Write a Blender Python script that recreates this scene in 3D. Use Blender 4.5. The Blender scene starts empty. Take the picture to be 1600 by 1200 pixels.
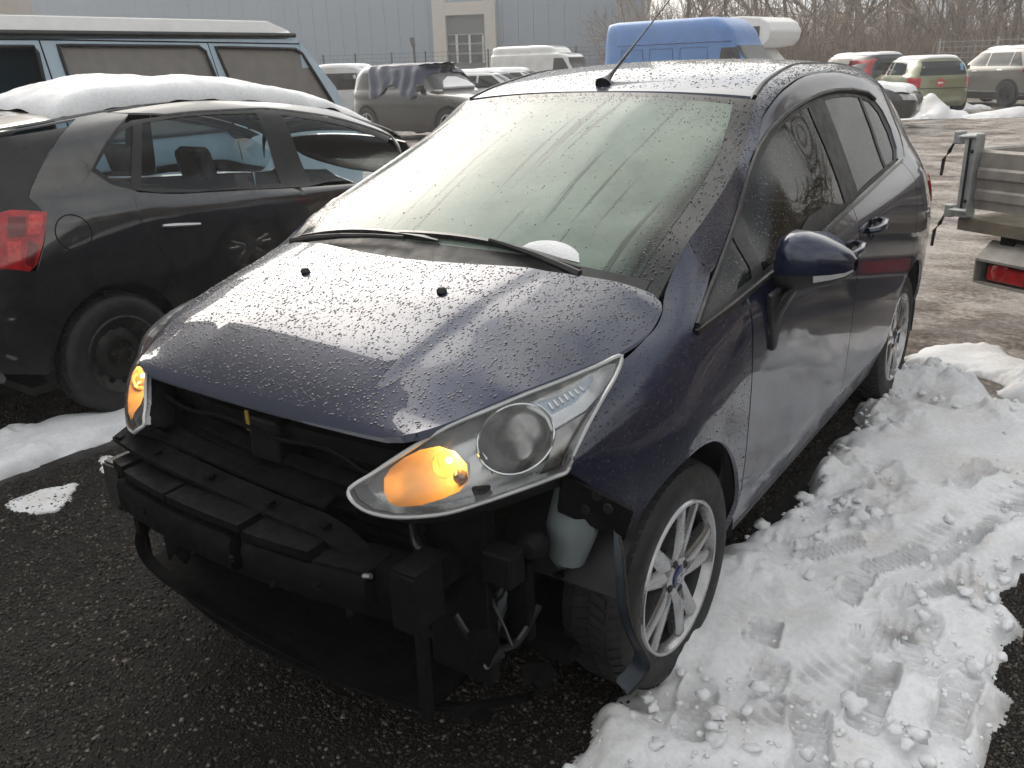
import bpy, bmesh, math, random
import numpy as np
from mathutils import Vector, Matrix
from mathutils.geometry import delaunay_2d_cdt

# ------------------------------------------------------------------ camera, sky, sun, exposure
SC = bpy.context.scene
COL = SC.collection
CAM_POS = np.array([1.64699566, -1.90152259, 1.60436674])
CAM_YAW, CAM_PITCH, CAM_ROLL = math.radians(-35.18293), math.radians(19.93693), math.radians(1.86306)
CAM_F = 1375.03            # focal length in pixels of the 1600 px wide photograph


def cam_axes():
    cy, sy, cp, sp = math.cos(CAM_YAW), math.sin(CAM_YAW), math.cos(CAM_PITCH), math.sin(CAM_PITCH)
    f = np.array([sy * cp, cy * cp, -sp]); r = np.array([cy, -sy, 0.0]); d = np.cross(f, r)
    cr, sr = math.cos(CAM_ROLL), math.sin(CAM_ROLL)
    return cr * r + sr * d, -sr * r + cr * d, f


CAM_R, CAM_D, CAM_FW = cam_axes()
camd = bpy.data.cameras.new('camera')
camo = bpy.data.objects.new('camera', camd); COL.objects.link(camo)
camo.matrix_world = Matrix(((CAM_R[0], -CAM_D[0], -CAM_FW[0], CAM_POS[0]), (CAM_R[1], -CAM_D[1], -CAM_FW[1], CAM_POS[1]),
                            (CAM_R[2], -CAM_D[2], -CAM_FW[2], CAM_POS[2]), (0, 0, 0, 1)))
camd.sensor_width = 36.0; camd.lens = CAM_F / 1600 * 36.0
camd.clip_start = 0.05; camd.clip_end = 3000
SC.camera = camo

SUN_EL, SUN_AZ = math.radians(32), math.radians(-60)     # azimuth from +Y towards +X: behind the parked cars
world = bpy.data.worlds.new('World'); SC.world = world; world.use_nodes = True
wn, wl = world.node_tree.nodes, world.node_tree.links
wn.clear()
w_out = wn.new('ShaderNodeOutputWorld'); w_bg = wn.new('ShaderNodeBackground')
w_sky = wn.new('ShaderNodeTexSky'); w_sky.sky_type = 'NISHITA'; w_sky.sun_disc = False
w_sky.sun_elevation = SUN_EL; w_sky.sun_rotation = SUN_AZ
w_sky.air_density = 1.5; w_sky.dust_density = 8.0; w_sky.ozone_density = 1.0; w_sky.altitude = 100
# broken winter cloud over that sky: desaturate it and let soft cloud banks vary it
w_hsv = wn.new('ShaderNodeHueSaturation'); w_hsv.inputs['Saturation'].default_value = 0.45; w_hsv.inputs['Value'].default_value = 0.45
w_tc = wn.new('ShaderNodeTexCoord')
w_map = wn.new('ShaderNodeMapping'); w_map.inputs['Scale'].default_value = (1.0, 1.0, 1.9)
w_noise = wn.new('ShaderNodeTexNoise'); w_noise.inputs['Scale'].default_value = 2.3
w_noise.inputs['Detail'].default_value = 6; w_noise.inputs['Roughness'].default_value = 0.55
w_ramp = wn.new('ShaderNodeValToRGB')
w_ramp.color_ramp.elements[0].position = 0.34; w_ramp.color_ramp.elements[0].color = (2.5, 2.7, 3.0, 1)
w_ramp.color_ramp.elements[1].position = 0.68; w_ramp.color_ramp.elements[1].color = (7.2, 6.9, 6.2, 1)
w_mul = wn.new('ShaderNodeMixRGB'); w_mul.blend_type = 'ADD'; w_mul.inputs[0].default_value = 0.85
wl.new(w_tc.outputs['Generated'], w_map.inputs[0]); wl.new(w_map.outputs[0], w_noise.inputs['Vector'])
wl.new(w_noise.outputs['Fac'], w_ramp.inputs[0]); wl.new(w_sky.outputs[0], w_hsv.inputs['Color'])
# thin cloud scatters forward: brighter towards the veiled sun
w_dot = wn.new('ShaderNodeVectorMath'); w_dot.operation = 'DOT_PRODUCT'
w_dot.inputs[1].default_value = (math.sin(SUN_AZ) * math.cos(SUN_EL), math.cos(SUN_AZ) * math.cos(SUN_EL), math.sin(SUN_EL))
w_mr = wn.new('ShaderNodeMapRange'); w_mr.interpolation_type = 'SMOOTHSTEP'
for k_, v_ in (('From Min', 0.30), ('From Max', 1.0), ('To Min', 1.0), ('To Max', 2.3)): w_mr.inputs[k_].default_value = v_
w_cl = wn.new('ShaderNodeMixRGB'); w_cl.blend_type = 'MULTIPLY'; w_cl.inputs[0].default_value = 1.0
wl.new(w_tc.outputs['Generated'], w_dot.inputs[0]); wl.new(w_dot.outputs['Value'], w_mr.inputs['Value'])
wl.new(w_ramp.outputs[0], w_cl.inputs[1]); wl.new(w_mr.outputs[0], w_cl.inputs[2])
wl.new(w_hsv.outputs[0], w_mul.inputs[1]); wl.new(w_cl.outputs[0], w_mul.inputs[2])
wl.new(w_mul.outputs[0], w_bg.inputs['Color']); w_bg.inputs['Strength'].default_value = 0.13
wl.new(w_bg.outputs[0], w_out.inputs[0])

sund = bpy.data.lights.new('sun', 'SUN'); suno = bpy.data.objects.new('sun', sund); COL.objects.link(suno)
sund.energy = 0.6; sund.angle = math.radians(50); sund.color = (1.0, 0.93, 0.82)
sdir = Vector((math.sin(SUN_AZ) * math.cos(SUN_EL), math.cos(SUN_AZ) * math.cos(SUN_EL), math.sin(SUN_EL)))
suno.rotation_euler = sdir.to_track_quat('Z', 'Y').to_euler(); suno.location = (0, 0, 30)

SC.view_settings.view_transform = 'Standard'; SC.view_settings.look = 'None'
SC.view_settings.gamma = 1.0; SC.view_settings.exposure = 0.44
SC.view_settings.use_curve_mapping = False
SC.cycles.max_bounces = 8; SC.cycles.transparent_max_bounces = 16; SC.cycles.caustics_reflective = False
SC.cycles.caustics_refractive = False; SC.cycles.sample_clamp_indirect = 6.0


# ------------------------------------------------------------------ pixel rays (1600 x 1200 photograph)
def ray(u, v):
    return CAM_R * (u - 800) / CAM_F + CAM_D * (v - 600) / CAM_F + CAM_FW


def on_plane(u, v, ax, val):
    d = ray(u, v); t = (val - CAM_POS[ax]) / d[ax]
    return CAM_POS + t * d


def gnd(u, v, z=0.0):
    return on_plane(u, v, 2, z)


def at_depth(u, v, dep):
    return CAM_POS + ray(u, v) * dep


def project(P):
    q = np.asarray(P, float) - CAM_POS
    z = q @ CAM_FW
    return 800 + CAM_F * (q @ CAM_R) / z, 600 + CAM_F * (q @ CAM_D) / z


# ------------------------------------------------------------------ object helpers
def link(name, me, mat=None, parent=None, smooth=False, loc=None):
    o = bpy.data.objects.new(name, me); COL.objects.link(o)
    if mat is not None and not me.materials:
        me.materials.append(mat)
    if smooth:
        me.polygons.foreach_set('use_smooth', [True] * len(me.polygons))
    if parent is not None:
        o.parent = parent
    if loc is not None:
        o.location = loc
    return o


def mesh_from(verts, faces):
    me = bpy.data.meshes.new('m'); me.from_pydata([tuple(map(float, v)) for v in verts], [], [tuple(map(int, f)) for f in faces]); me.update()
    return me


def mk(name, verts, faces, mat, parent=None, smooth=False):
    return link(name, mesh_from(verts, faces), mat, parent, smooth)


def empty(name, loc=(0, 0, 0), rz=0.0, parent=None):
    o = bpy.data.objects.new(name, None); COL.objects.link(o); o.location = loc; o.rotation_euler = (0, 0, rz)
    o.empty_display_size = 0.1
    if parent is not None: o.parent = parent
    return o


def tag(o, label=None, cat=None, group=None, kind=None):
    if label: o['label'] = label
    if cat: o['category'] = cat
    if group: o['group'] = group
    if kind: o['kind'] = kind
    return o


def copy_tree(o, parent=None):
    c = o.copy(); COL.objects.link(c)
    if parent is not None: c.parent = parent
    for ch in list(o.children): copy_tree(ch, c)
    return c


class MB:
    """collects simple shapes into one mesh"""
    def __init__(s): s.v = []; s.f = []
    def add(s, v, f):
        n = len(s.v); s.v += [tuple(map(float, p)) for p in v]; s.f += [tuple(i + n for i in q) for q in f]; return s
    def box(s, lo, hi, M=None):
        x0, y0, z0 = lo; x1, y1, z1 = hi
        v = [(x0, y0, z0), (x1, y0, z0), (x1, y1, z0), (x0, y1, z0), (x0, y0, z1), (x1, y0, z1), (x1, y1, z1), (x0, y1, z1)]
        if M is not None: v = [tuple(M @ Vector(p)) for p in v]
        return s.add(v, [(0, 3, 2, 1), (4, 5, 6, 7), (0, 1, 5, 4), (1, 2, 6, 5), (2, 3, 7, 6), (3, 0, 4, 7)])
    def tube(s, pts, r, n=8, closed=False, caps=True):
        pts = [np.array(p, float) for p in pts]; m = len(pts)
        rr = r if hasattr(r, '__len__') else [r] * m
        V = []; up = np.array([0.0, 0.0, 1.0])
        for i, p in enumerate(pts):
            a = pts[(i - 1) % m] if (closed or i > 0) else p; b = pts[(i + 1) % m] if (closed or i < m - 1) else p
            t = b - a; t = t / (np.linalg.norm(t) + 1e-12)
            ref = up if abs(t[2]) < 0.93 else np.array([1.0, 0, 0])
            e1 = np.cross(ref, t); e1 /= np.linalg.norm(e1) + 1e-12; e2 = np.cross(t, e1)
            for k in range(n):
                q = 2 * math.pi * k / n
                V.append(p + rr[i] * (math.cos(q) * e1 + math.sin(q) * e2))
        F = []
        for i in range(m if closed else m - 1):
            j = (i + 1) % m
            for k in range(n):
                F.append((i * n + k, i * n + (k + 1) % n, j * n + (k + 1) % n, j * n + k))
        if caps and not closed:
            F.append(tuple(range(n - 1, -1, -1))); F.append(tuple((m - 1) * n + k for k in range(n)))
        return s.add(V, F)
    def grid(s, P, flip=False, closed_u=False):
        """P: array (nu, nv, 3)"""
        P = np.asarray(P); nu, nv = P.shape[:2]; F = []
        for i in range(nu if closed_u else nu - 1):
            k = (i + 1) % nu
            for j in range(nv - 1):
                q = (i * nv + j, k * nv + j, k * nv + j + 1, i * nv + j + 1)
                F.append(q[::-1] if flip else q)
        return s.add(P.reshape(-1, 3), F)
    def prism(s, poly, d0, d1, ax=0):
        """extrude a 2D polygon along axis ax between d0 and d1"""
        def p3(a, b, d):
            return {0: (d, a, b), 1: (a, d, b), 2: (a, b, d)}[ax]
        n = len(poly); V = [p3(a, b, d0) for a, b in poly] + [p3(a, b, d1) for a, b in poly]
        F = [tuple(range(n - 1, -1, -1)), tuple(range(n, 2 * n))] + [(i, (i + 1) % n, n + (i + 1) % n, n + i) for i in range(n)]
        return s.add(V, F)
    def lathe(s, prof, n=24, ax=0, c=(0, 0, 0)):
        """prof: list of (radius, offset along axis)"""
        V = []
        for r, d in prof:
            for k in range(n):
                q = 2 * math.pi * k / n; a, b = r * math.cos(q), r * math.sin(q)
                p = {0: (d, a, b), 1: (b, d, a), 2: (a, b, d)}[ax]
                V.append((p[0] + c[0], p[1] + c[1], p[2] + c[2]))
        F = [(i * n + k, i * n + (k + 1) % n, (i + 1) * n + (k + 1) % n, (i + 1) * n + k) for i in range(len(prof) - 1) for k in range(n)]
        return s.add(V, F)
    def build(s, name, mat, parent=None, smooth=False, bevel=0.0, fix=True):
        me = mesh_from(s.v, s.f)
        if fix or bevel:
            bm = bmesh.new(); bm.from_mesh(me)
            if fix: bmesh.ops.recalc_face_normals(bm, faces=bm.faces)
            if bevel:
                ed = [e for e in bm.edges if len(e.link_faces) == 2 and e.calc_face_angle(0) > 0.5]
                bmesh.ops.bevel(bm, geom=ed, offset=bevel, segments=2, affect='EDGES', profile=0.5, clamp_overlap=True)
            bm.to_mesh(me); bm.free()
        o = link(name, me, mat, parent, False)
        if smooth:
            me.polygons.foreach_set('use_smooth', [True] * len(me.polygons))
            try:
                me.set_sharp_from_angle(angle=math.radians(38))
            except Exception:
                pass
        return o


def pchip(xs, ys, xq):
    xs = np.asarray(xs, float); ys = np.asarray(ys, float); xq = np.asarray(xq, float)
    h = np.diff(xs); d = np.diff(ys) / h; m = np.zeros_like(xs)
    if len(xs) == 2: return np.interp(xq, xs, ys)
    for i in range(1, len(xs) - 1):
        if d[i - 1] * d[i] > 0:
            w1, w2 = 2 * h[i] + h[i - 1], h[i] + 2 * h[i - 1]; m[i] = (w1 + w2) / (w1 / d[i - 1] + w2 / d[i])
    m[0], m[-1] = d[0], d[-1]
    i = np.clip(np.searchsorted(xs, xq) - 1, 0, len(xs) - 2)
    t = (xq - xs[i]) / h[i]
    tl = t < 0; th = t > 1
    tc = np.clip(t, 0, 1)
    r = ys[i] * (1 + 2 * tc) * (1 - tc) ** 2 + h[i] * m[i] * tc * (1 - tc) ** 2 + ys[i + 1] * tc ** 2 * (3 - 2 * tc) + h[i] * m[i + 1] * tc ** 2 * (tc - 1)
    r = np.where(tl, ys[i] + m[i] * t * h[i], r)
    return np.where(th, ys[i + 1] + m[i + 1] * (t - 1) * h[i], r)


def gsmooth(A, sig, axis=0):
    if sig <= 0: return A
    n = int(3 * sig) + 1; k = np.exp(-0.5 * (np.arange(-n, n + 1) / sig) ** 2); k /= k.sum()
    A = np.moveaxis(np.asarray(A, float), axis, 0)
    lo = 2 * A[:1] - A[n:0:-1]; hi = 2 * A[-1:] - A[-2:-n - 2:-1]
    B = np.concatenate([lo, A, hi], 0)
    out = sum(k[j] * B[j:j + A.shape[0]] for j in range(2 * n + 1))
    return np.moveaxis(out, 0, axis)


def dens2(poly, step, closed=True):
    out = []; n = len(poly)
    for i in range(n if closed else n - 1):
        a = np.array(poly[i], float); b = np.array(poly[(i + 1) % n], float)
        k = max(1, int(math.ceil(np.linalg.norm(b - a) / step)))
        for j in range(k): out.append(a + (b - a) * j / k)
    if not closed: out.append(np.array(poly[-1], float))
    return np.array(out)


def inside(P, poly):
    x, y = P[:, 0], P[:, 1]; r = np.zeros(len(P), bool); n = len(poly)
    for i in range(n):
        x0, y0 = poly[i]; x1, y1 = poly[(i + 1) % n]
        c = ((y0 > y) != (y1 > y)) & (x < (x1 - x0) * (y - y0) / (y1 - y0 + 1e-15) + x0)
        r ^= c
    return r


def edge_dist(P, poly):
    d = np.full(len(P), 1e9); n = len(poly); poly = np.asarray(poly)
    for i in range(n):
        a = poly[i]; b = poly[(i + 1) % n]; ab = b - a
        t = np.clip(((P - a) @ ab) / (ab @ ab + 1e-15), 0, 1)
        d = np.minimum(d, np.linalg.norm(P - (a + t[:, None] * ab), axis=1))
    return d


def cdt_fill(poly, step, holes=()):
    """triangulate a 2D polygon with an even grid inside"""
    poly = np.asarray(poly, float)
    lo, hi = poly.min(0), poly.max(0)
    gx = np.arange(lo[0], hi[0], step); gy = np.arange(lo[1], hi[1], step)
    G = np.array([(x + (0.5 * step if j % 2 else 0), y) for j, y in enumerate(gy) for x in gx]) if len(gx) and len(gy) else np.zeros((0, 2))
    if len(G):
        G = G[inside(G, poly)]
        if len(G): G = G[edge_dist(G, poly) > 0.45 * step]
        for h in holes:
            if len(G): G = G[~inside(G, h)]
            if len(G): G = G[edge_dist(G, h) > 0.45 * step]
    pts = [Vector(p) for p in poly]; n = len(poly)
    edges = [(i, (i + 1) % n) for i in range(n)]
    for h in holes:
        m = len(pts); pts += [Vector(p) for p in h]; edges += [(m + i, m + (i + 1) % len(h)) for i in range(len(h))]
    pts += [Vector(p) for p in G]
    vs, _, fs, _, _, _ = delaunay_2d_cdt(pts, edges, [], 0, 1e-6)
    V = np.array([(v.x, v.y) for v in vs])
    cen = np.array([V[list(f)].mean(0) for f in fs]); ok = inside(cen, poly)
    for h in holes: ok &= ~inside(cen, np.asarray(h))
    return V, [f for f, k in zip(fs, ok) if k]


def panel(name, poly, fmap, mat, parent, step=0.02, edge=None, off=0.0, thick=0.010, side=1, out=(1, 0, 0), holes=(), smooth=True):
    """a sheet-metal or glass piece: 2D outline filled, mapped onto a surface, with a turned-in edge"""
    edge = edge or step * 0.7
    poly = dens2(poly, edge); holes = [dens2(h, edge) for h in holes]
    V, F = cdt_fill(poly, step, holes)
    def nor(Q):
        e = 1e-3
        du = fmap(Q + [e, 0]) - fmap(Q - [e, 0]); dv = fmap(Q + [0, e]) - fmap(Q - [0, e])
        n = np.cross(du, dv); n /= np.linalg.norm(n, axis=1)[:, None] + 1e-12
        return n
    N = nor(V)
    if (N @ np.array(out, float)).mean() < 0: N = -N
    P = fmap(V) + N * off
    # orientation
    f0 = F[len(F) // 2]; nn = np.cross(P[f0[1]] - P[f0[0]], P[f0[2]] - P[f0[0]])
    if nn @ N[f0[0]] < 0: F = [tuple(reversed(f)) for f in F]
    # boundary flange
    from collections import Counter
    cnt = Counter()
    for f in F:
        for a, b in zip(f, f[1:] + f[:1] if isinstance(f, tuple) else tuple(f[1:]) + tuple(f[:1])): cnt[(a, b)] += 1
    bd = [(a, b) for (a, b) in cnt if (b, a) not in cnt]
    allV = [P]; faces = list(F)
    if thick > 0:
        ids = sorted({i for e_ in bd for i in e_}); idx = {i: k for k, i in enumerate(ids)}
        A = P[ids]; B = P[ids] - N[ids] * thick
        n0 = len(P); allV += [A, B]; m = len(ids)
        for a, b in bd:
            faces.append((n0 + idx[b], n0 + idx[a], n0 + m + idx[a], n0 + m + idx[b]))
    W = np.concatenate(allV); 
    if side < 0:
        W = W * [-1, 1, 1]; faces = [tuple(reversed(f)) for f in faces]
    ob = mk(name, W, faces, mat, parent, smooth)
    if smooth:
        NN = np.concatenate([N] + ([N[ids], N[ids]] if thick > 0 else [])) * ([-1, 1, 1] if side < 0 else [1, 1, 1])
        if len(NN) == len(ob.data.vertices): ob.data.normals_split_custom_set_from_vertices([tuple(map(float, n)) for n in NN])
    return ob


def gauss_noise2(shape, sig, seed):
    pad = int(3 * sig) + 3
    r = np.random.default_rng(seed).standard_normal((shape[0] + 2 * pad, shape[1] + 2 * pad))
    r = gsmooth(gsmooth(r, sig, 0), sig, 1)[pad:-pad, pad:-pad]
    return (r - r.mean()) / (r.std() + 1e-9)
# ------------------------------------------------------------------ materials
def nmat(name):
    m = bpy.data.materials.new(name); m.use_nodes = True
    nt = m.node_tree; b = nt.nodes['Principled BSDF']
    return m, nt, b


def noise(nt, scale, detail=4, rough=0.55, coord='Object', dist=0.0, stretch=None):
    tc = nt.nodes.new('ShaderNodeTexCoord'); n = nt.nodes.new('ShaderNodeTexNoise')
    n.inputs['Scale'].default_value = scale; n.inputs['Detail'].default_value = detail
    n.inputs['Roughness'].default_value = rough; n.inputs['Distortion'].default_value = dist
    src = tc.outputs[coord]
    if stretch:
        mp = nt.nodes.new('ShaderNodeMapping'); mp.inputs['Scale'].default_value = stretch
        nt.links.new(src, mp.inputs[0]); src = mp.outputs[0]
    nt.links.new(src, n.inputs['Vector'])
    return n.outputs['Fac']


def ramp(nt, fac, stops):
    r = nt.nodes.new('ShaderNodeValToRGB'); e = r.color_ramp.elements
    while len(e) < len(stops): e.new(0.5)
    for k, (p, c) in enumerate(stops):
        e[k].position = p; e[k].color = (c, c, c, 1) if not hasattr(c, '__len__') else (*c, 1)
    nt.links.new(fac, r.inputs[0]); return r.outputs[0]


def mix(nt, fac, a, b, mode='MIX'):
    m = nt.nodes.new('ShaderNodeMixRGB'); m.blend_type = mode
    for i, s in ((0, fac), (1, a), (2, b)):
        if hasattr(s, 'is_linked') or hasattr(s, 'links'): nt.links.new(s, m.inputs[i])
        elif i == 0: m.inputs[0].default_value = s
        else: m.inputs[i].default_value = (*s, 1)
    return m.outputs[0]


def bump(nt, b, h, strength, dist=0.01):
    n = nt.nodes.new('ShaderNodeBump'); n.inputs['Strength'].default_value = strength; n.inputs['Distance'].default_value = dist
    nt.links.new(h, n.inputs['Height']); nt.links.new(n.outputs[0], b.inputs['Normal'])
    return n


def simple(name, col, rough=0.5, metal=0.0, coat=0.0, var=0.15, vscale=9.0, spec=0.5, bmp=0.0, bscale=200.0, emit=None, est=0.0):
    m, nt, b = nmat(name)
    n = noise(nt, vscale)
    lo = tuple(c * (1 - var) for c in col); hi = tuple(min(1, c * (1 + var)) for c in col)
    nt.links.new(ramp(nt, n, [(0.3, lo), (0.7, hi)]), b.inputs['Base Color'])
    nt.links.new(ramp(nt, noise(nt, vscale * 2.3), [(0.3, max(0.01, rough * 0.8)), (0.7, min(1, rough * 1.2))]), b.inputs['Roughness'])
    b.inputs['Metallic'].default_value = metal; b.inputs['Coat Weight'].default_value = coat; b.inputs['Coat Roughness'].default_value = 0.04
    b.inputs['Specular IOR Level'].default_value = spec
    if bmp: bump(nt, b, noise(nt, bscale, 3), bmp, 0.004)
    if emit: b.inputs['Emission Color'].default_value = (*emit, 1); b.inputs['Emission Strength'].default_value = est
    return m


def paint(name, col, rough=0.3, dirt=0.0, dirt_col=(0.30, 0.29, 0.27), dz=(0.25, 0.75), metal=0.3, coat=1.0, coat_rough=0.03, speck=0.0, dust_sheen=0.0, coat_ior=1.5):
    """clear-coated car paint; road dirt thrown up from below sits on the lower part as a spattered film"""
    m, nt, b = nmat(name)
    b.inputs['Metallic'].default_value = metal; b.inputs['Coat Weight'].default_value = coat; b.inputs['Coat Roughness'].default_value = coat_rough; b.inputs['Coat IOR'].default_value = coat_ior
    tc = nt.nodes.new('ShaderNodeTexCoord'); sep = nt.nodes.new('ShaderNodeSeparateXYZ'); nt.links.new(tc.outputs['Object'], sep.inputs[0])
    base = mix(nt, ramp(nt, noise(nt, 3.0), [(0.35, 0.0), (0.7, 1.0)]), tuple(c * 0.9 for c in col), tuple(c * 1.1 for c in col))
    if dirt > 0:
        mr = nt.nodes.new('ShaderNodeMapRange'); mr.inputs['From Min'].default_value = dz[1]; mr.inputs['From Max'].default_value = dz[0]
        nt.links.new(sep.outputs['Z'], mr.inputs['Value'])
        film = ramp(nt, noise(nt, 5.0, 5, 0.6, stretch=(1, 1, 0.6)), [(0.30, 0.15), (0.65, 1.0)])
        spots = ramp(nt, noise(nt, 190.0, 2, 0.6), [(0.40, 0.25), (0.60, 1.0)])
        f = mix(nt, 1.0, film, spots, 'MULTIPLY')
        f = mix(nt, 1.0, f, mr.outputs[0], 'MULTIPLY')
        f2 = mix(nt, 1.0, f, (dirt, dirt, dirt), 'MULTIPLY')
        base = mix(nt, f2, base, dirt_col)
        nt.links.new(ramp(nt, f2, [(0.0, rough), (0.6, 0.75)]), b.inputs['Roughness'])
        nt.links.new(ramp(nt, f2, [(0.0, coat), (0.7, 0.15)]), b.inputs['Coat Weight'])
    else:
        b.inputs['Roughness'].default_value = rough
    if dust_sheen > 0:
        d = ramp(nt, noise(nt, 14.0, 6, 0.7), [(0.35, 0.0), (0.75, dust_sheen)])
        base = mix(nt, d, base, (0.42, 0.41, 0.39))
    nt.links.new(base, b.inputs['Base Color'])
    if speck > 0:
        bump(nt, b, noise(nt, 900, 2), speck, 0.0008)
    return m


def glass(name, tint=(0.02, 0.025, 0.025), trans=0.6, rough=0.02, fog=None, fogcol=(0.5, 0.56, 0.53), spots=0.0):
    """car glazing: tinted see-through sheet with a clear reflection and, where asked, condensation on it"""
    m, nt, b = nmat(name); out = nt.nodes['Material Output']
    tr = nt.nodes.new('ShaderNodeBsdfTransparent'); tr.inputs[0].default_value = (*[min(1, 0.25 + t * 12) for t in tint], 1)
    b.inputs['Base Color'].default_value = (*tint, 1); b.inputs['Roughness'].default_value = rough
    b.inputs['Specular IOR Level'].default_value = 0.6
    mx = nt.nodes.new('ShaderNodeMixShader'); mx.inputs[0].default_value = trans
    nt.links.new(b.outputs[0], mx.inputs[1]); nt.links.new(tr.outputs[0], mx.inputs[2])
    # keep the reflection on the see-through share as well
    gl = nt.nodes.new('ShaderNodeBsdfGlossy'); gl.inputs['Roughness'].default_value = rough
    fr = nt.nodes.new('ShaderNodeFresnel'); fr.inputs['IOR'].default_value = 1.5
    mg = nt.nodes.new('ShaderNodeMixShader')
    nt.links.new(fr.outputs[0], mg.inputs[0]); nt.links.new(tr.outputs[0], mg.inputs[1]); nt.links.new(gl.outputs[0], mg.inputs[2])
    nt.links.new(mg.outputs[0], mx.inputs[2])
    last = mx.outputs[0]
    if spots > 0:
        sp = ramp(nt, noise(nt, 160, 2, 0.5), [(0.60, 0.0), (0.68, spots)])
        df = nt.nodes.new('ShaderNodeBsdfDiffuse'); df.inputs[0].default_value = (0.6, 0.62, 0.6, 1)
        m2 = nt.nodes.new('ShaderNodeMixShader'); nt.links.new(sp, m2.inputs[0]); nt.links.new(last, m2.inputs[1]); nt.links.new(df.outputs[0], m2.inputs[2]); last = m2.outputs[0]
    nt.links.new(last, out.inputs[0])
    return m


def windshield_mat():
    m, nt, b = nmat('misted_windscreen'); out = nt.nodes['Material Output']
    uv = nt.nodes.new('ShaderNodeAttribute'); uv.attribute_name = 'mist'; uv.attribute_type = 'GEOMETRY'
    blot = noise(nt, 2.6, 5, 0.55, dist=0.6)
    fine = noise(nt, 55, 3, 0.6)
    f = mix(nt, 1.0, ramp(nt, blot, [(0.30, 0.62), (0.60, 1.0)]), ramp(nt, fine, [(0.25, 0.88), (0.7, 1.0)]), 'MULTIPLY')
    # run-down streaks
    st = ramp(nt, noise(nt, 1.0, 3, 0.5, stretch=(30, 0.8, 0.8)), [(0.60, 1.0), (0.645, 0.45)])
    f = mix(nt, 1.0, f, st, 'MULTIPLY')
    f = mix(nt, 1.0, f, uv.outputs['Color'], 'MULTIPLY')
    dif = nt.nodes.new('ShaderNodeBsdfDiffuse')
    nt.links.new(mix(nt, ramp(nt, noise(nt, 1.7, 4), [(0.35, 0.0), (0.65, 1.0)]), (0.29, 0.395, 0.335), (0.40, 0.47, 0.385)), dif.inputs[0])
    tl = nt.nodes.new('ShaderNodeBsdfTranslucent'); tl.inputs[0].default_value = (0.6, 0.68, 0.62, 1)
    fogs = nt.nodes.new('ShaderNodeMixShader'); fogs.inputs[0].default_value = 0.3
    nt.links.new(dif.outputs[0], fogs.inputs[1]); nt.links.new(tl.outputs[0], fogs.inputs[2])
    tr = nt.nodes.new('ShaderNodeBsdfTransparent'); tr.inputs[0].default_value = (0.62, 0.70, 0.66, 1)
    m1 = nt.nodes.new('ShaderNodeMixShader')
    nt.links.new(f, m1.inputs[0]); nt.links.new(tr.outputs[0], m1.inputs[1]); nt.links.new(fogs.outputs[0], m1.inputs[2])
    gl = nt.nodes.new('ShaderNodeBsdfGlossy'); gl.inputs['Roughness'].default_value = 0.06
    fr = nt.nodes.new('ShaderNodeFresnel'); fr.inputs['IOR'].default_value = 1.42
    m2 = nt.nodes.new('ShaderNodeMixShader')
    nt.links.new(fr.outputs[0], m2.inputs[0]); nt.links.new(m1.outputs[0], m2.inputs[1]); nt.links.new(gl.outputs[0], m2.inputs[2])
    nt.links.new(m2.outputs[0], out.inputs[0])
    bp = nt.nodes.new('ShaderNodeBump'); bp.inputs['Strength'].default_value = 0.12; bp.inputs['Distance'].default_value = 0.002
    nt.links.new(fine, bp.inputs['Height']); nt.links.new(bp.outputs[0], gl.inputs['Normal'])
    return m


def clear_lens_mat():
    m, nt, b = nmat('clear_lamp_cover'); out = nt.nodes['Material Output']
    tr = nt.nodes.new('ShaderNodeBsdfTransparent'); tr.inputs[0].default_value = (0.93, 0.94, 0.94, 1)
    gl = nt.nodes.new('ShaderNodeBsdfGlossy'); gl.inputs['Roughness'].default_value = 0.08
    fr = nt.nodes.new('ShaderNodeFresnel'); fr.inputs['IOR'].default_value = 1.5
    bp = nt.nodes.new('ShaderNodeBump'); bp.inputs['Strength'].default_value = 0.35; bp.inputs['Distance'].default_value = 0.002
    nt.links.new(noise(nt, 160, 2), bp.inputs['Height']); nt.links.new(bp.outputs[0], gl.inputs['Normal'])
    mx = nt.nodes.new('ShaderNodeMixShader')
    nt.links.new(fr.outputs[0], mx.inputs[0]); nt.links.new(tr.outputs[0], mx.inputs[1]); nt.links.new(gl.outputs[0], mx.inputs[2])
    df = nt.nodes.new('ShaderNodeBsdfDiffuse'); df.inputs[0].default_value = (0.6, 0.6, 0.6, 1)
    m3 = nt.nodes.new('ShaderNodeMixShader')
    nt.links.new(ramp(nt, noise(nt, 8, 5), [(0.4, 0.02), (0.8, 0.10)]), m3.inputs[0])
    nt.links.new(mx.outputs[0], m3.inputs[1]); nt.links.new(df.outputs[0], m3.inputs[2])
    nt.links.new(m3.outputs[0], out.inputs[0])
    return m


def water_mat():
    m, nt, b = nmat('rain_water'); out = nt.nodes['Material Output']
    tr = nt.nodes.new('ShaderNodeBsdfTransparent'); tr.inputs[0].default_value = (0.75, 0.77, 0.8, 1)
    gl = nt.nodes.new('ShaderNodeBsdfGlossy'); gl.inputs['Roughness'].default_value = 0.02
    lw = nt.nodes.new('ShaderNodeFresnel'); lw.inputs['IOR'].default_value = 1.4
    mx = nt.nodes.new('ShaderNodeMixShader')
    nt.links.new(lw.outputs[0], mx.inputs[0]); nt.links.new(tr.outputs[0], mx.inputs[1]); nt.links.new(gl.outputs[0], mx.inputs[2])
    nt.links.new(mx.outputs[0], out.inputs[0]); return m


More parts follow.
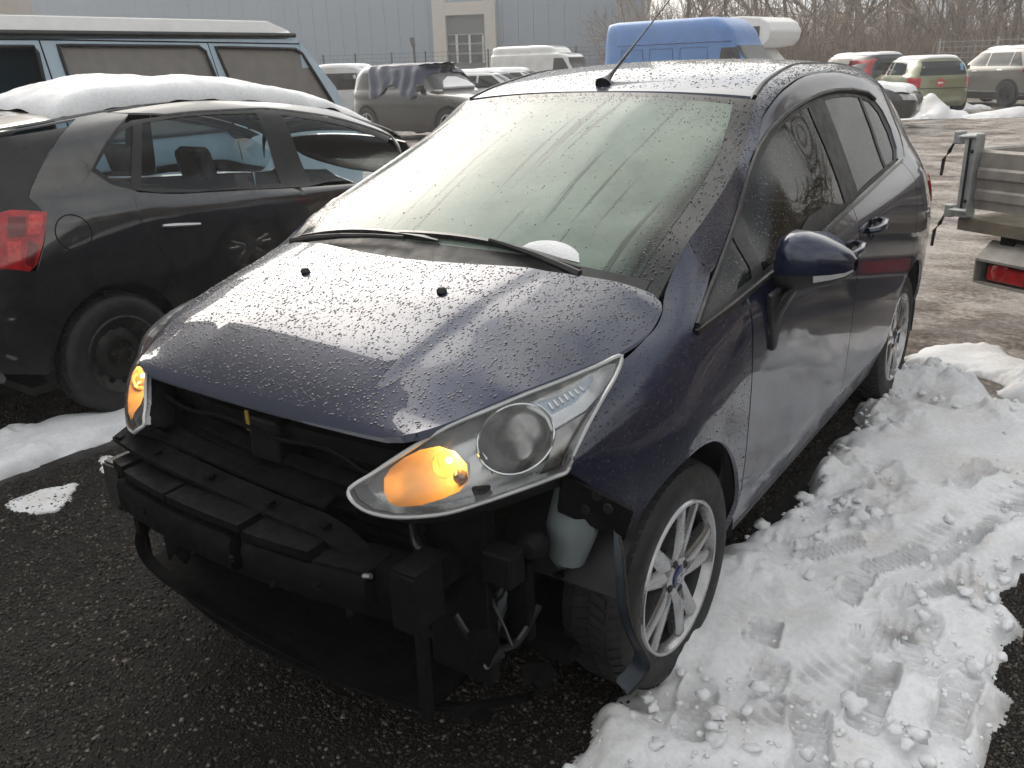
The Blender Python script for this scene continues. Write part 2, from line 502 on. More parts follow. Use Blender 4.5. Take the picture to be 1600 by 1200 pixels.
NAVY = (0.0020, 0.0090, 0.042)
M = {}
M['navy'] = paint('navy_metallic_paint', NAVY, rough=0.35, dirt=0.95, dirt_col=(0.34, 0.345, 0.36), dz=(0.28, 0.80), metal=0.35, coat_rough=0.04, speck=0.10, coat_ior=1.6)  # lower film: road dirt, plus the snow's reflection put into the colour
M['navy_top'] = paint('navy_wet_paint', NAVY, rough=0.30, metal=0.35, coat_rough=0.03, coat_ior=1.6)
M['drop'] = simple('water_bead_on_dark_paint', (0.010, 0.013, 0.028), rough=0.03, spec=0.5, var=0.1)
M['water'] = water_mat()
M['trim'] = simple('black_plastic_trim', (0.022, 0.022, 0.023), rough=0.5, bmp=0.15, var=0.3)
M['trim_wet'] = simple('black_wet_rubber', (0.016, 0.016, 0.017), rough=0.22, bmp=0.1, var=0.3)
M['front_black'] = simple('shaded_black_plastic', (0.0045, 0.0045, 0.005), rough=0.75, var=0.6, vscale=18, bmp=0.5, bscale=70, spec=0.14)  # darker copy of the black trim, front-end shade put into the colour
M['gap'] = simple('dark_gap', (0.004, 0.004, 0.004), rough=0.9)
M['black_metal'] = simple('black_primed_steel', (0.0055, 0.0055, 0.006), rough=0.62, metal=0.0, var=0.4, bmp=0.2, spec=0.2)
M['rough_steel'] = simple('dusty_dark_steel', (0.035, 0.032, 0.030), rough=0.6, metal=0.3, var=0.4, vscale=20)
M['tyre'] = simple('tyre_rubber', (0.020, 0.020, 0.020), rough=0.62, var=0.35, vscale=14, bmp=0.2)
M['alloy'] = simple('silver_alloy', (0.43, 0.43, 0.435), rough=0.26, metal=0.85, var=0.12, vscale=12, coat=0.4)
M['alloy_dark'] = simple('dark_inner_rim', (0.05, 0.05, 0.052), rough=0.5, metal=0.6, var=0.4)
M['steel_wheel'] = simple('black_steel_wheel', (0.028, 0.026, 0.025), rough=0.5, metal=0.3, var=0.5, vscale=25)
M['chrome'] = simple('bright_reflector', (0.80, 0.81, 0.82), rough=0.16, metal=1.0, var=0.06)
M['chrome_matt'] = simple('satin_reflector', (0.72, 0.73, 0.74), rough=0.34, metal=0.9, var=0.08)
M['blue_logo'] = simple('blue_enamel', (0.02, 0.035, 0.12), rough=0.25, coat=0.6)
M['white_enamel'] = simple('white_enamel', (0.6, 0.6, 0.62), rough=0.3)
M['windshield'] = windshield_mat()
M['side_glass'] = glass('side_glass', (0.012, 0.018, 0.015), trans=0.80, spots=0.22)
M['lens'] = clear_lens_mat()
M['tank'] = simple('milky_plastic_tank', (0.16, 0.185, 0.195), rough=0.5)
M['cloth'] = simple('dark_seat_cloth', (0.035, 0.035, 0.038), rough=0.9, var=0.3, vscale=40)
M['inner'] = simple('dark_cabin_plastic', (0.03, 0.031, 0.032), rough=0.7)
M['lamp_pale'] = simple('pale_satin_lamp_lining', (0.86, 0.87, 0.88), rough=0.25, metal=0.45, var=0.06, coat=0.6)
M['lamp_white'] = simple('pale_lamp_plastic', (0.55, 0.56, 0.56), rough=0.3, coat=0.5)
M['amber_lit'] = None
# ------------------------------------------------------------------ the damaged navy car (axis: +x its left side, -y its front)
def PX(u, v, x):
    p = on_plane(u, v, 0, x); return (p[1], x, p[2])


F_HOOD = [(-0.80, 0.30, 0.800), (-0.70, 0.36, 0.838), (-0.660, 0.405, 0.852), (-0.635, 0.478, 0.876), (-0.565, 0.535, 0.890), (-0.487, 0.582, 0.911), (-0.418, 0.630, 0.932), (-0.323, 0.672, 0.944),
          (-0.242, 0.706, 0.954), (-0.159, 0.732, 0.962), (-0.03, 0.750, 0.985)]
F_WS = [PX(1070, 387, 0.700), PX(1110, 330, 0.690), PX(1150, 262, 0.665), PX(1168, 215, 0.635), PX(1182, 155, 0.595)]
E_FRONT = [PX(1105, 462, 0.780), PX(1122, 420, 0.757), PX(1140, 370, 0.735), PX(1156, 322, 0.705), PX(1165, 268, 0.680), PX(1200, 210, 0.660), PX(1240, 170, 0.648)]


def _mid(y, f):
    e = [np.interp(y, [p[0] for p in E_FRONT], [p[k] for p in E_FRONT]) for k in (1, 2)]
    g = [np.interp(y, [p[0] for p in F_WS], [p[k] for p in F_WS]) for k in (1, 2)]
    return (y, float(e[0] * (1 - f) + g[0] * f), float(e[1] * (1 - f) + g[1] * f))


E2_FRONT = [_mid(y, 0.5) for y in (0.30, 0.45, 0.6, 0.75, 0.9)]
F_ROOF = [(1.26, 0.566, 1.535), (1.58, 0.552, 1.572), (2.0, 0.545, 1.568), (2.5, 0.535, 1.535), (2.9, 0.51, 1.470), (3.15, 0.47, 1.40), (3.4, 0.40, 1.30)]
MARKS = [
    [(-0.80, 0.66, 0.25), (0.0, 0.80, 0.215), (0.4, 0.803, 0.215), (2.0, 0.803, 0.225), (2.6, 0.80, 0.25), (3.1, 0.70, 0.30), (3.4, 0.5, 0.33)],
    [(-0.80, 0.60, 0.42), (-0.45, 0.76, 0.42), (-0.2, 0.835, 0.42), (0.0, 0.862, 0.42), (0.4, 0.858, 0.42), (1.4, 0.862, 0.43), (2.0, 0.866, 0.44), (2.5, 0.874, 0.46), (2.9, 0.84, 0.48), (3.15, 0.74, 0.50), (3.4, 0.50, 0.5)],
    [(-0.80, 0.50, 0.66), (-0.60, 0.66, 0.67), (-0.42, 0.765, 0.685), (-0.2, 0.838, 0.70), (0.0, 0.866, 0.71), (0.4, 0.864, 0.70), (1.4, 0.868, 0.72), (2.0, 0.874, 0.74), (2.5, 0.882, 0.77), (2.9, 0.85, 0.79), (3.15, 0.76, 0.80), (3.4, 0.52, 0.8)],
    [(-0.80, 0.40, 0.75), (-0.60, 0.61, 0.78), (-0.42, 0.765, 0.785), (-0.3, 0.788, 0.825), (-0.1, 0.818, 0.882), (0.08, 0.838, 0.90), (0.4, 0.858, 0.90), (1.0, 0.862, 0.945), (1.4, 0.864, 0.985), (2.0, 0.864, 1.035), (2.5, 0.852, 1.06), (2.9, 0.80, 1.05), (3.15, 0.71, 1.04), (3.4, 0.5, 1.03)],
    [(-0.80, 0.36, 0.78), (-0.60, 0.555, 0.83), (-0.42, 0.712, 0.858), (-0.3, 0.748, 0.888), (-0.1, 0.792, 0.928), (0.08, 0.81, 0.965), (0.35, 0.832, 0.998), (1.0, 0.832, 1.048), (1.42, 0.826, 1.094), (2.0, 0.80, 1.135), (2.3, 0.785, 1.155), (2.6, 0.76, 1.18), (2.9, 0.71, 1.19), (3.15, 0.64, 1.19), (3.4, 0.47, 1.18)],
    [(-0.80, 0.33, 0.79), (-0.60, 0.530, 0.858), (-0.42, 0.668, 0.898), (-0.3, 0.714, 0.918), (-0.1, 0.772, 0.950), (0.06, 0.792, 0.983)] + E_FRONT + [(1.54, 0.645, 1.470), (1.76, 0.645, 1.475), (2.20, 0.645, 1.452), (2.458, 0.645, 1.42), (2.9, 0.62, 1.35), (3.15, 0.57, 1.29), (3.4, 0.45, 1.24)],
    [(-0.80, 0.32, 0.795), (-0.60, 0.520, 0.870), (-0.42, 0.648, 0.916), (-0.3, 0.696, 0.932), (-0.1, 0.757, 0.962), (0.05, 0.768, 1.002)] + E2_FRONT + [(1.20, 0.622, 1.500), (1.481, 0.610, 1.540), (1.798, 0.608, 1.546), (2.185, 0.605, 1.525), (2.599, 0.60, 1.475), (2.9, 0.57, 1.42), (3.15, 0.52, 1.35), (3.4, 0.42, 1.28)],
    F_HOOD + [(0.04, 0.744, 1.014), (0.11, 0.718, 1.052)] + F_WS + F_ROOF,
]


class SideSurf:
    def __init__(s, marks, y0=-0.80, y1=3.40, ny=561, m=260, sy=0.022, sa=0.016):
        s.y0, s.y1, s.ny, s.m = y0, y1, ny, m
        ys = np.linspace(y0, y1, ny); dy = ys[1] - ys[0]
        X = np.array([pchip([p[0] for p in mk_], [p[1] for p in mk_], ys) for mk_ in marks])
        Z = np.array([pchip([p[0] for p in mk_], [p[2] for p in mk_], ys) for mk_ in marks])
        for k in range(len(marks)):
            sg = sy / dy * (1.0 if k < len(marks) - 1 else 0.45)
            X[k] = gsmooth(X[k], sg); Z[k] = gsmooth(Z[k], sg)
        s.fx, s.fz, s.ys = X[-1], Z[-1], ys
        s.X = np.zeros((ny, m)); s.Z = np.zeros((ny, m)); s.L = np.zeros(ny)
        for i in range(ny):
            x, z = X[:, i], Z[:, i]; d = np.hypot(np.diff(x), np.diff(z)); a = np.r_[0, np.cumsum(d)]
            # smooth curve through the marks: pchip over arc length
            q = np.linspace(0, a[-1], m); s.L[i] = a[-1]
            xx = pchip(a, x, q); zz = pchip(a, z, q); ds = a[-1] / (m - 1)
            w = np.ones(m); sg = sa / ds
            s.X[i] = gsmooth(xx, sg); s.Z[i] = gsmooth(zz, sg)
        s.X = gsmooth(s.X, 1.2, 0); s.Z = gsmooth(s.Z, 1.2, 0)
        s.Z = np.maximum.accumulate(s.Z + np.arange(m) * 1e-7, axis=1)
    def at(s, y, q):
        """y, q in [0,1] -> x, z"""
        i = np.clip((np.asarray(y) - s.y0) / (s.y1 - s.y0) * (s.ny - 1), 0, s.ny - 1.001); j = np.clip(np.asarray(q) * (s.m - 1), 0, s.m - 1.001)
        i0 = i.astype(int); j0 = j.astype(int); a = i - i0; b = j - j0
        f = lambda A: (A[i0, j0] * (1 - a) * (1 - b) + A[i0 + 1, j0] * a * (1 - b) + A[i0, j0 + 1] * (1 - a) * b + A[i0 + 1, j0 + 1] * a * b)
        return f(s.X), f(s.Z)
    def q_of(s, y, z):
        i = np.clip((y - s.y0) / (s.y1 - s.y0) * (s.ny - 1), 0, s.ny - 1.001); i0 = int(i); a = i - i0
        row = s.Z[i0] * (1 - a) + s.Z[i0 + 1] * a
        return float(np.interp(z, row, np.linspace(0, 1, s.m)))
    def fmap(s, Q):
        x, z = s.at(Q[:, 0], Q[:, 1] / 1.4)
        return np.stack([x, Q[:, 0], z], 1)
    def dom(s, yz):
        return [(y, 1.4 * s.q_of(y, z)) for y, z in yz]
    def x_at(s, y, z):
        x, _ = s.at(np.array([y]), np.array([s.q_of(y, z)])); return float(x[0])
    def hit(s, u, v):
        """pixel -> (y, z) on this surface (the left side)"""
        best = None; prev = None
        for x in np.linspace(0.95, 0.40, 111):
            p = on_plane(u, v, 0, x)
            if not (s.y0 < p[1] < s.y1): continue
            g = x - s.x_at(p[1], p[2])
            if prev is not None and prev[0] > 0 >= g:
                t = prev[0] / (prev[0] - g); q = prev[1] + (p - prev[1]) * t
                return (float(q[1]), float(q[2]))
            prev = (g, p)
        p = on_plane(u, v, 0, 0.85); return (float(p[1]), float(p[2]))


SIDE = SideSurf(MARKS)
HIT = lambda L: [SIDE.hit(u, v) for u, v in L]


def fline(y):
    return np.interp(y, SIDE.ys, SIDE.fx), np.interp(y, SIDE.ys, SIDE.fz)


def zc_hood(y): return pchip([-0.68, -0.645, -0.6, -0.5, -0.35, -0.215, -0.05, 0.15], [0.825, 0.862, 0.893, 0.945, 1.010, 1.062, 1.103, 1.14], y)
def zc_roof(y): return pchip([0.95, 1.0, 1.2, 1.5, 1.8, 2.2, 2.6, 3.0, 3.3], [1.500, 1.510, 1.555, 1.588, 1.600, 1.594, 1.567, 1.512, 1.45], y)


def hood_map(Q):
    x, y = Q[:, 0], Q[:, 1]; xf, zf = fline(np.clip(y, -0.70, 0.05)); yy = np.maximum(y, -0.70)
    zc = zc_hood(yy); sx = np.abs(x) / xf
    z = zc + (zf - zc) * sx ** 4.0
    # pressed crease on each side of the bonnet
    xr = 0.30 + 0.12 * (y + 0.6) / 0.6
    z = z + 0.006 / (1 + np.exp((np.abs(x) - xr) / 0.012)) * np.clip((y + 0.66) / 0.2, 0, 1)
    return np.stack([x, y, z], 1)


def roof_map(Q):
    x, y = Q[:, 0], Q[:, 1]; xf, zf = fline(y); zc = zc_roof(y); sx = np.abs(x) / xf
    return np.stack([x, y, zc + (zf - zc) * sx ** 2.5], 1)


WS_E = np.array([(p[1], p[0], p[2]) for p in [(0.105, 0.705, 1.048)] + F_WS])      # x, y, z up the screen edge
_a = np.r_[0, np.cumsum(np.linalg.norm(np.diff(WS_E, axis=0), axis=1))]; _a /= _a[-1]


def ws_map(Q):
    """b in [-1,1] across, a in [0,1] from cowl to roof"""
    b, a = Q[:, 0], Q[:, 1]
    ex, ey, ez = (pchip(_a, WS_E[:, k], a) for k in range(3))
    cy = -0.03 + 1.01 * a; cz = 1.098 + 0.408 * a + 0.030 * np.sin(math.pi * np.clip(a, 0, 1))
    s = np.abs(b)
    return np.stack([ex * b, cy + (ey - cy) * s ** 2.0, cz + (ez - cz) * s ** 2.2], 1)


car = empty('hatchback_car')
tag(car, 'navy blue hatchback with its front bumper torn off and a headlamp lit', 'car')

# ---- bonnet
def hood_outline():
    L = [(-0.41, -0.645)] + [(x, -0.648 - 0.006 * (1 - (x / 0.41) ** 2)) for x in np.linspace(-0.42, 0.42, 21)] + [(0.41, -0.645)]
    ed = []
    for y in list(np.linspace(-0.638, 0.02, 34)): ed.append((float(fline(y)[0]) - 0.004, y))
    # rear corner and the edge below the windscreen
    cor = [(0.738, 0.045), (0.722, 0.074), (0.69, 0.088)]
    rear = [(x, -0.075 + 0.163 * (x / 0.69) ** 2) for x in np.linspace(0.62, 0.0, 16)]
    right = ed + cor + rear
    left = [(-x, y) for x, y in reversed(right)][1:]
    return L[1:-1] + right + left
hood = panel('bonnet', hood_outline(), hood_map, M['navy_top'], car, step=0.016, out=(0, -0.2, 1), thick=0.022)

# ---- windscreen: misted pane with a black printed border and rubber
def mist_attr(o, fn):
    me = o.data; at = me.color_attributes.new('mist', 'FLOAT_COLOR', 'POINT')
    for i, v in enumerate(me.vertices):
        c = fn(v.co); at.data[i].color = (c, c, c, 1)
bb = 0.905
glass_poly = [(-bb, 0.0), (bb, 0.0), (bb + 0.004, 0.3), (bb, 0.7), (bb - 0.02, 0.955), (-bb + 0.02, 0.955), (-bb, 0.7), (-bb - 0.004, 0.3)]
ws = panel('windscreen', glass_poly, lambda Q: ws_map(Q), M['windshield'], car, step=0.03, out=(0, -0.6, 0.8), thick=0.004)
_vals = {}
def mist(co):
    # position on the sheet
    b = co.x / 0.63; a = (co.z - 1.07) / 0.42
    e = min(1 - abs(b), 0.0 + 1)  # to the side
    side = np.clip((bb + 0.06 - abs(b)) / 0.10, 0, 1); low = np.clip((a - 0.01) / 0.09, 0, 1); top = np.clip((1.02 - a) / 0.10, 0, 1)
    return float(0.18 + 0.80 * side * (0.25 + 0.75 * low) * (0.45 + 0.55 * top))
mist_attr(ws, mist)
frame_out = [(-1, -0.02), (1, -0.02), (1, 0.5), (1, 1.0), (-1, 1.0), (-1, 0.5)]
panel('windscreen_border', frame_out, ws_map, M['trim_wet'], car, step=0.03, out=(0, -0.6, 0.8), thick=0.012, off=-0.003, holes=[glass_poly])

# ---- roof with two black ditch strips
def roof_outline(inset):
    r = [(float(fline(y)[0]) - inset, y) for y in np.linspace(1.034, 3.02, 40)]
    rear = [(x, 3.02 + 0.05 * (1 - (x / 0.48) ** 2)) for x in np.linspace(0.44, -0.44, 13)]
    l = [(-x, y) for x, y in reversed(r)]
    fr = [(x, 0.984 + 0.050 * (x / 0.56) ** 2) for x in np.linspace(-0.50, 0.50, 15)]
    return r + rear + l + fr
panel('roof', roof_outline(0.022), roof_map, M['navy_top'], car, step=0.022, out=(0, 0, 1), thick=0.012)
for s in (1, -1):
    P = []
    for y in np.linspace(1.04, 3.0, 50):
        xf, _ = fline(y); c = np.array([[xf - 0.010, y]]); p = roof_map(c)[0]; P.append((s * p[0], p[1], p[2] - 0.002))
    MB().tube(P, 0.008, 6).build('roof_strip', M['trim'], car, smooth=True)

# ---- side panels: outlines in (y, z) taken from the photograph, mirrored to the far side
def arc(cy, cz, r, a0, a1, n=24):
    return [(cy + r * math.cos(math.radians(a)), cz + r * math.sin(math.radians(a))) for a in np.linspace(a0, a1, n)]

HL_OUT = HIT([(888, 737), (905, 693), (923, 657), (943, 622), (960, 592), (975, 562)])
def fz(y, d=0.0): return (y, float(fline(y)[1]) - d)
GAP = 0.0025
def belt(y): return float(pchip([0.08, 0.35, 1.0, 1.42, 2.0, 2.3], [0.962, 0.996, 1.046, 1.092, 1.133, 1.153], y))
QL_FRONT = HIT([(1089, 508), (1105, 462), (1122, 420), (1140, 370), (1156, 322)])
ARCH_F = arc(-0.005, 0.325, 0.362, 180 - 22, 8, 34)
fender_poly = (HL_OUT + [fz(y, 0.0) for y in np.linspace(-0.06, 0.12, 9)] + [fz(0.20, 0.0), fz(0.25, 0.0), fz(0.284, 0.001)]
               + HIT([(1092, 409), (1110, 426)]) + [(QL_FRONT[1][0] - 0.014, QL_FRONT[1][1] - 0.004), (0.075, 0.966), (0.088, 0.948), (0.20, 0.962), (0.365, 0.984), (0.372, 0.75), (0.366, 0.5), (0.352, 0.33), (0.352, 0.24)]
               + [p for p in reversed(ARCH_F)] + HIT([(985, 798), (930, 764)]))
panel_kw = dict(step=0.02, thick=0.012)
for s in (1, -1):
    panel('front_wing', SIDE.dom(fender_poly), SIDE.fmap, M['navy'], car, side=s, **panel_kw)

# A-pillar and roof rail in body colour
FRAME_GAP = HIT([(1162, 300), (1172, 250), (1185, 205), (1205, 160), (1225, 137), (1245, 121), (1266, 113), (1300, 110), (1340, 118)])
FRAME_GAP += [(2.45, 1.497), (2.62, 1.462)]
apil = ([fz(y, 0.0) for y in np.linspace(0.29, 3.0, 60)] + [(3.0, 1.32), (2.62, 1.455)]
        + [(y, z) for y, z in reversed(FRAME_GAP)] + [(p[0] - 0.012, p[1] + 0.004) for p in reversed(QL_FRONT)][:3] + HIT([(1112, 424), (1094, 407)]))
for s in (1, -1):
    panel('roof_rail', SIDE.dom(apil), SIDE.fmap, M['navy'], car, side=s, **panel_kw)

# window band (y, z)
DLO_TOP = HIT([(1172, 268), (1185, 233), (1203, 205), (1222, 184), (1242, 168), (1260, 157), (1282, 147), (1305, 141), (1330, 140), (1355, 145)]) + [(2.32, 1.415), (2.42, 1.36), (2.46, 1.28), (2.42, 1.20), (2.34, 1.162)]
def top_at(y):
    yy = [p[0] for p in DLO_TOP[:11]]; zz = [p[1] for p in DLO_TOP[:11]]; return float(np.interp(y, yy, zz))
Q0, Q1 = QL_FRONT[0], QL_FRONT[-1]
dlo_all = [(Q0[0], Q0[1])] + QL_FRONT[1:] + DLO_TOP + [(y, belt(y)) for y in np.linspace(2.25, 0.12, 40)]
# door frames (painted) between the window band and the gap line under the roof rail
shift = lambda L, dy, dz: [(y + dy, z + dz) for y, z in L]
fr_poly = ([(Q1[0] - 0.02, Q1[1] + 0.0)] + [(y + 0.004, z - 0.006) for y, z in FRAME_GAP] + [(2.62, 1.40), (2.60, 1.25), (2.50, 1.165), (2.36, 1.150)]
           + list(reversed([(y, z + 0.004) for y, z in DLO_TOP])))
for s in (1, -1):
    panel('door_frame', SIDE.dom(fr_poly), SIDE.fmap, M['navy'], car, side=s, off=-0.003, **panel_kw)
    panel('window_surround', SIDE.dom(dlo_all), SIDE.fmap, M['trim'], car, side=s, off=-0.010, step=0.03, thick=0.0, holes=[])if False else None

def inset_poly(poly, d):
    P = np.array(poly); n = len(P); out = []
    ar = 0.5 * np.sum(P[:, 0] * np.roll(P[:, 1], -1) - np.roll(P[:, 0], -1) * P[:, 1]); sg = 1 if ar > 0 else -1
    for i in range(n):
        a = P[i - 1]; b = P[i]; c = P[(i + 1) % n]
        e1 = (b - a) / (np.linalg.norm(b - a) + 1e-9); e2 = (c - b) / (np.linalg.norm(c - b) + 1e-9)
        n1 = np.array([-e1[1], e1[0]]) * sg; n2 = np.array([-e2[1], e2[0]]) * sg
        m_ = n1 + n2; m_ = m_ / (np.linalg.norm(m_) + 1e-9); out.append(b + m_ * d / max(0.5, float(m_ @ n1)))
    return [tuple(p) for p in out]

QUARTER = [(Q0[0] + 0.03, Q0[1] + 0.012)] + [(y + 0.014, z - 0.01) for y, z in QL_FRONT[1:]] + [(Q1[0] + 0.035, Q1[1] - 0.035), (0.545, 1.10), (0.47, belt(0.45) + 0.018)] 
QUARTER = [(Q0[0] + 0.035, Q0[1] + 0.016), *[(y + 0.016, z - 0.008) for y, z in QL_FRONT[1:4]], (0.530, 1.178), (0.485, 1.05), (0.462, belt(0.46) + 0.02), (0.3, belt(0.3) + 0.018)]
FRONTW = [(0.545, belt(0.545) + 0.016), (0.575, 1.10), (0.655, 1.265)] + [(y, top_at(y) - 0.022) for y in np.linspace(0.74, 1.40, 16)] + [(1.405, 1.3), (1.385, belt(1.38) + 0.016)]
REARW = [(1.575, belt(1.57) + 0.016), (1.59, 1.3), (1.595, top_at(1.6) - 0.022)] + [(y, top_at(y) - 0.022) for y in np.linspace(1.66, 2.08, 9)] + [(2.10, 1.30), (2.085, belt(2.085) + 0.016)]
REARQ = [(2.125, belt(2.12) + 0.018), (2.14, 1.30), (2.12, top_at(2.12) - 0.024), (2.24, top_at(2.24) - 0.03), (2.34, 1.36), (2.385, 1.27), (2.36, 1.20), (2.28, belt(2.28) + 0.014)]
for s in (1, -1):
    panel('window_surround', SIDE.dom(dlo_all), SIDE.fmap, M['trim'], car, side=s, off=-0.008, step=0.03, thick=0.0,
          holes=[SIDE.dom(p) for p in (QUARTER, FRONTW, REARW, REARQ)])
    for nm, p in (('quarter_light', QUARTER), ('front_door_window', FRONTW), ('rear_door_window', REARW), ('rear_quarter_light', REARQ)):
        panel(nm, SIDE.dom(p), SIDE.fmap, M['side_glass'], car, side=s, off=-0.011, step=0.04, thick=0.003)
    # waist moulding
    P = [(s * (SIDE.x_at(y, belt(y) - 0.004) + 0.001), y, belt(y) - 0.002) for y in np.linspace(0.085, 2.36, 60)]
    MB().tube(P, 0.010, 6).build('waist_strip', M['trim_wet'], car, smooth=True)
    # rubber channel up the leading edge of the small window
    P = [(s * (SIDE.x_at(y, z) + 0.001), y, z) for y, z in QL_FRONT]
    MB().tube(P, 0.008, 6).build('window_rubber', M['trim'], car, smooth=True)
    P = [(s * (SIDE.x_at(y, z) + 0.000), y, z) for y, z in [QL_FRONT[-1]] + DLO_TOP[:11]]
    MB().tube(P, 0.009, 6).build('window_rubber', M['trim'], car, smooth=True)

# doors and rear quarter
SILL = 0.262
fd = [(0.378, 0.984)] + [(y, belt(y) - 0.008) for y in np.linspace(0.40, 1.42, 20)] + [(1.432, 0.9), (1.428, 0.6), (1.415, 0.40), (1.40, SILL)] + [(y, SILL) for y in np.linspace(1.3, 0.40, 8)] + [(0.358, SILL + 0.004), (0.36, 0.33), (0.373, 0.5), (0.379, 0.75)]
ARCH_R = arc(2.489, 0.325, 0.362, 180 - 5, 0, 40)
rd = [(1.428, belt(1.43) - 0.012)] + [(y, belt(y) - 0.008) for y in np.linspace(1.46, 2.3, 16)] + [(2.36, 1.142), (2.385, 1.0), (2.385, 0.85), (2.36, 0.74)] + [p for p in arc(2.489, 0.325, 0.372, 108, 190, 16)] + [(2.10, SILL)] + [(y, SILL) for y in np.linspace(2.0, 1.45, 5)] + [(1.407, SILL), (1.422, 0.40), (1.435, 0.6), (1.439, 0.9)]
qp = [(2.366, 1.150), (2.47, 1.162), (2.55, 1.20), (2.61, 1.25), (2.63, 1.40), (2.63, 1.445), (2.99, 1.30), (3.10, 1.20), (3.14, 1.0), (3.14, 0.75), (3.13, 0.5), (3.10, 0.32)] + [(y, 0.30) for y in np.linspace(3.05, 2.86, 3)] + [p for p in arc(2.489, 0.325, 0.365, -4, 107, 30)] + [(2.367, 0.745), (2.392, 0.85), (2.392, 1.0)]
sill = [(0.352, SILL - 0.006), (1.2, SILL - 0.006), (2.115, SILL - 0.006), (2.12, 0.225), (1.2, 0.222), (0.36, 0.222)]
for s in (1, -1):
    d1 = panel('front_door', SIDE.dom(fd), SIDE.fmap, M['navy'], car, side=s, **panel_kw)
    d2 = panel('rear_door', SIDE.dom(rd), SIDE.fmap, M['navy'], car, side=s, **panel_kw)
    panel('rear_wing', SIDE.dom(qp), SIDE.fmap, M['navy'], car, side=s, **panel_kw)
    panel('sill', SIDE.dom(sill), SIDE.fmap, M['trim'], car, side=s, step=0.03, thick=0.03)
    # pull handles
    for dd, (y0, z0) in ((d1, (1.30, 0.955)), (d2, (1.62, 0.990))):
        x0 = SIDE.x_at(y0, z0)
        C = [(s * (x0 + 0.004), y0 - 0.085, z0 - 0.008), (s * (x0 + 0.030), y0 - 0.06, z0 - 0.004), (s * (x0 + 0.038), y0, z0), (s * (x0 + 0.030), y0 + 0.065, z0 + 0.006), (s * (x0 + 0.004), y0 + 0.09, z0 + 0.009)]
        MB().tube(C, [0.012, 0.014, 0.015, 0.014, 0.012], 8).build('door_handle', M['navy_top'], dd, smooth=True)
        cup = MB()
        cup.lathe([(0.001, 0.0), (0.03, 0.001), (0.042, 0.006)], 16, 0, (s * (x0 - 0.002), y0 - 0.02, z0 - 0.012)); cup.build('handle_recess', M['gap'], dd, smooth=True)
    # slot of the sliding-door rail
    yy = np.linspace(1.75, 2.36, 14); slot = [(y, 0.985 + 0.02 * (y - 1.75)) for y in yy] + [(y, 0.972 + 0.02 * (y - 1.75)) for y in yy[::-1]]
    # inner dark hull so that nothing shows through the gaps
hull = MB()
for s in (1, -1):
    ys = np.linspace(0.30, 2.15, 40); zs = [0.24, 0.5, 0.8, 0.93]
    G = np.array([[(s * (SIDE.x_at(y, z) - 0.045), y, z) for z in zs] for y in ys]); hull.grid(G, flip=(s < 0))
    ys = np.linspace(0.30, 3.05, 50)
    G = np.array([[(s * (SIDE.x_at(y, fz(y, d)[1]) - 0.022), y, fz(y, d)[1] - 0.012) for d in (0.001, 0.02, 0.05)] for y in ys]); hull.grid(G, flip=(s < 0))
hull.build('inner_shell', M['gap'], car, fix=False)

# tail: hatch and bumper, closing the far end of the car
def tail_map(Q):
    x, z = Q[:, 0], Q[:, 1]
    y = pchip([0.28, 0.5, 0.9, 1.1, 1.3, 1.47], [3.20, 3.27, 3.255, 3.235, 3.16, 3.05], z)
    w = pchip([0.28, 0.5, 0.9, 1.1, 1.3, 1.47], [0.72, 0.78, 0.76, 0.70, 0.60, 0.50], z)
    return np.stack([x, y - 0.16 * (np.abs(x) / w) ** 4, z], 1)
panel('tailgate', [(-0.70, 0.62), (0.70, 0.62), (0.73, 0.9), (0.68, 1.1), (0.52, 1.44), (-0.52, 1.44), (-0.68, 1.1), (-0.73, 0.9)], tail_map, M['navy'], car, step=0.05, out=(0, 1, 0), thick=0.01)
panel('rear_bumper', [(-0.72, 0.30), (0.72, 0.30), (0.77, 0.5), (0.76, 0.61), (-0.76, 0.61), (-0.77, 0.5)], tail_map, M['navy'], car, step=0.05, out=(0, 1, 0), thick=0.02, off=0.01)
for s in (1, -1):
    tl = SIDE.dom([(2.93, 1.00), (3.05, 1.05), (3.13, 1.03), (3.13, 0.86), (3.06, 0.83)])
    M.setdefault('red_lamp', simple('red_lamp_plastic', (0.42, 0.012, 0.012), rough=0.12, coat=0.8, var=0.3, vscale=30))
    panel('tail_lamp', tl, SIDE.fmap, M['red_lamp'], car, side=s, off=0.012, step=0.04, thick=0.014)
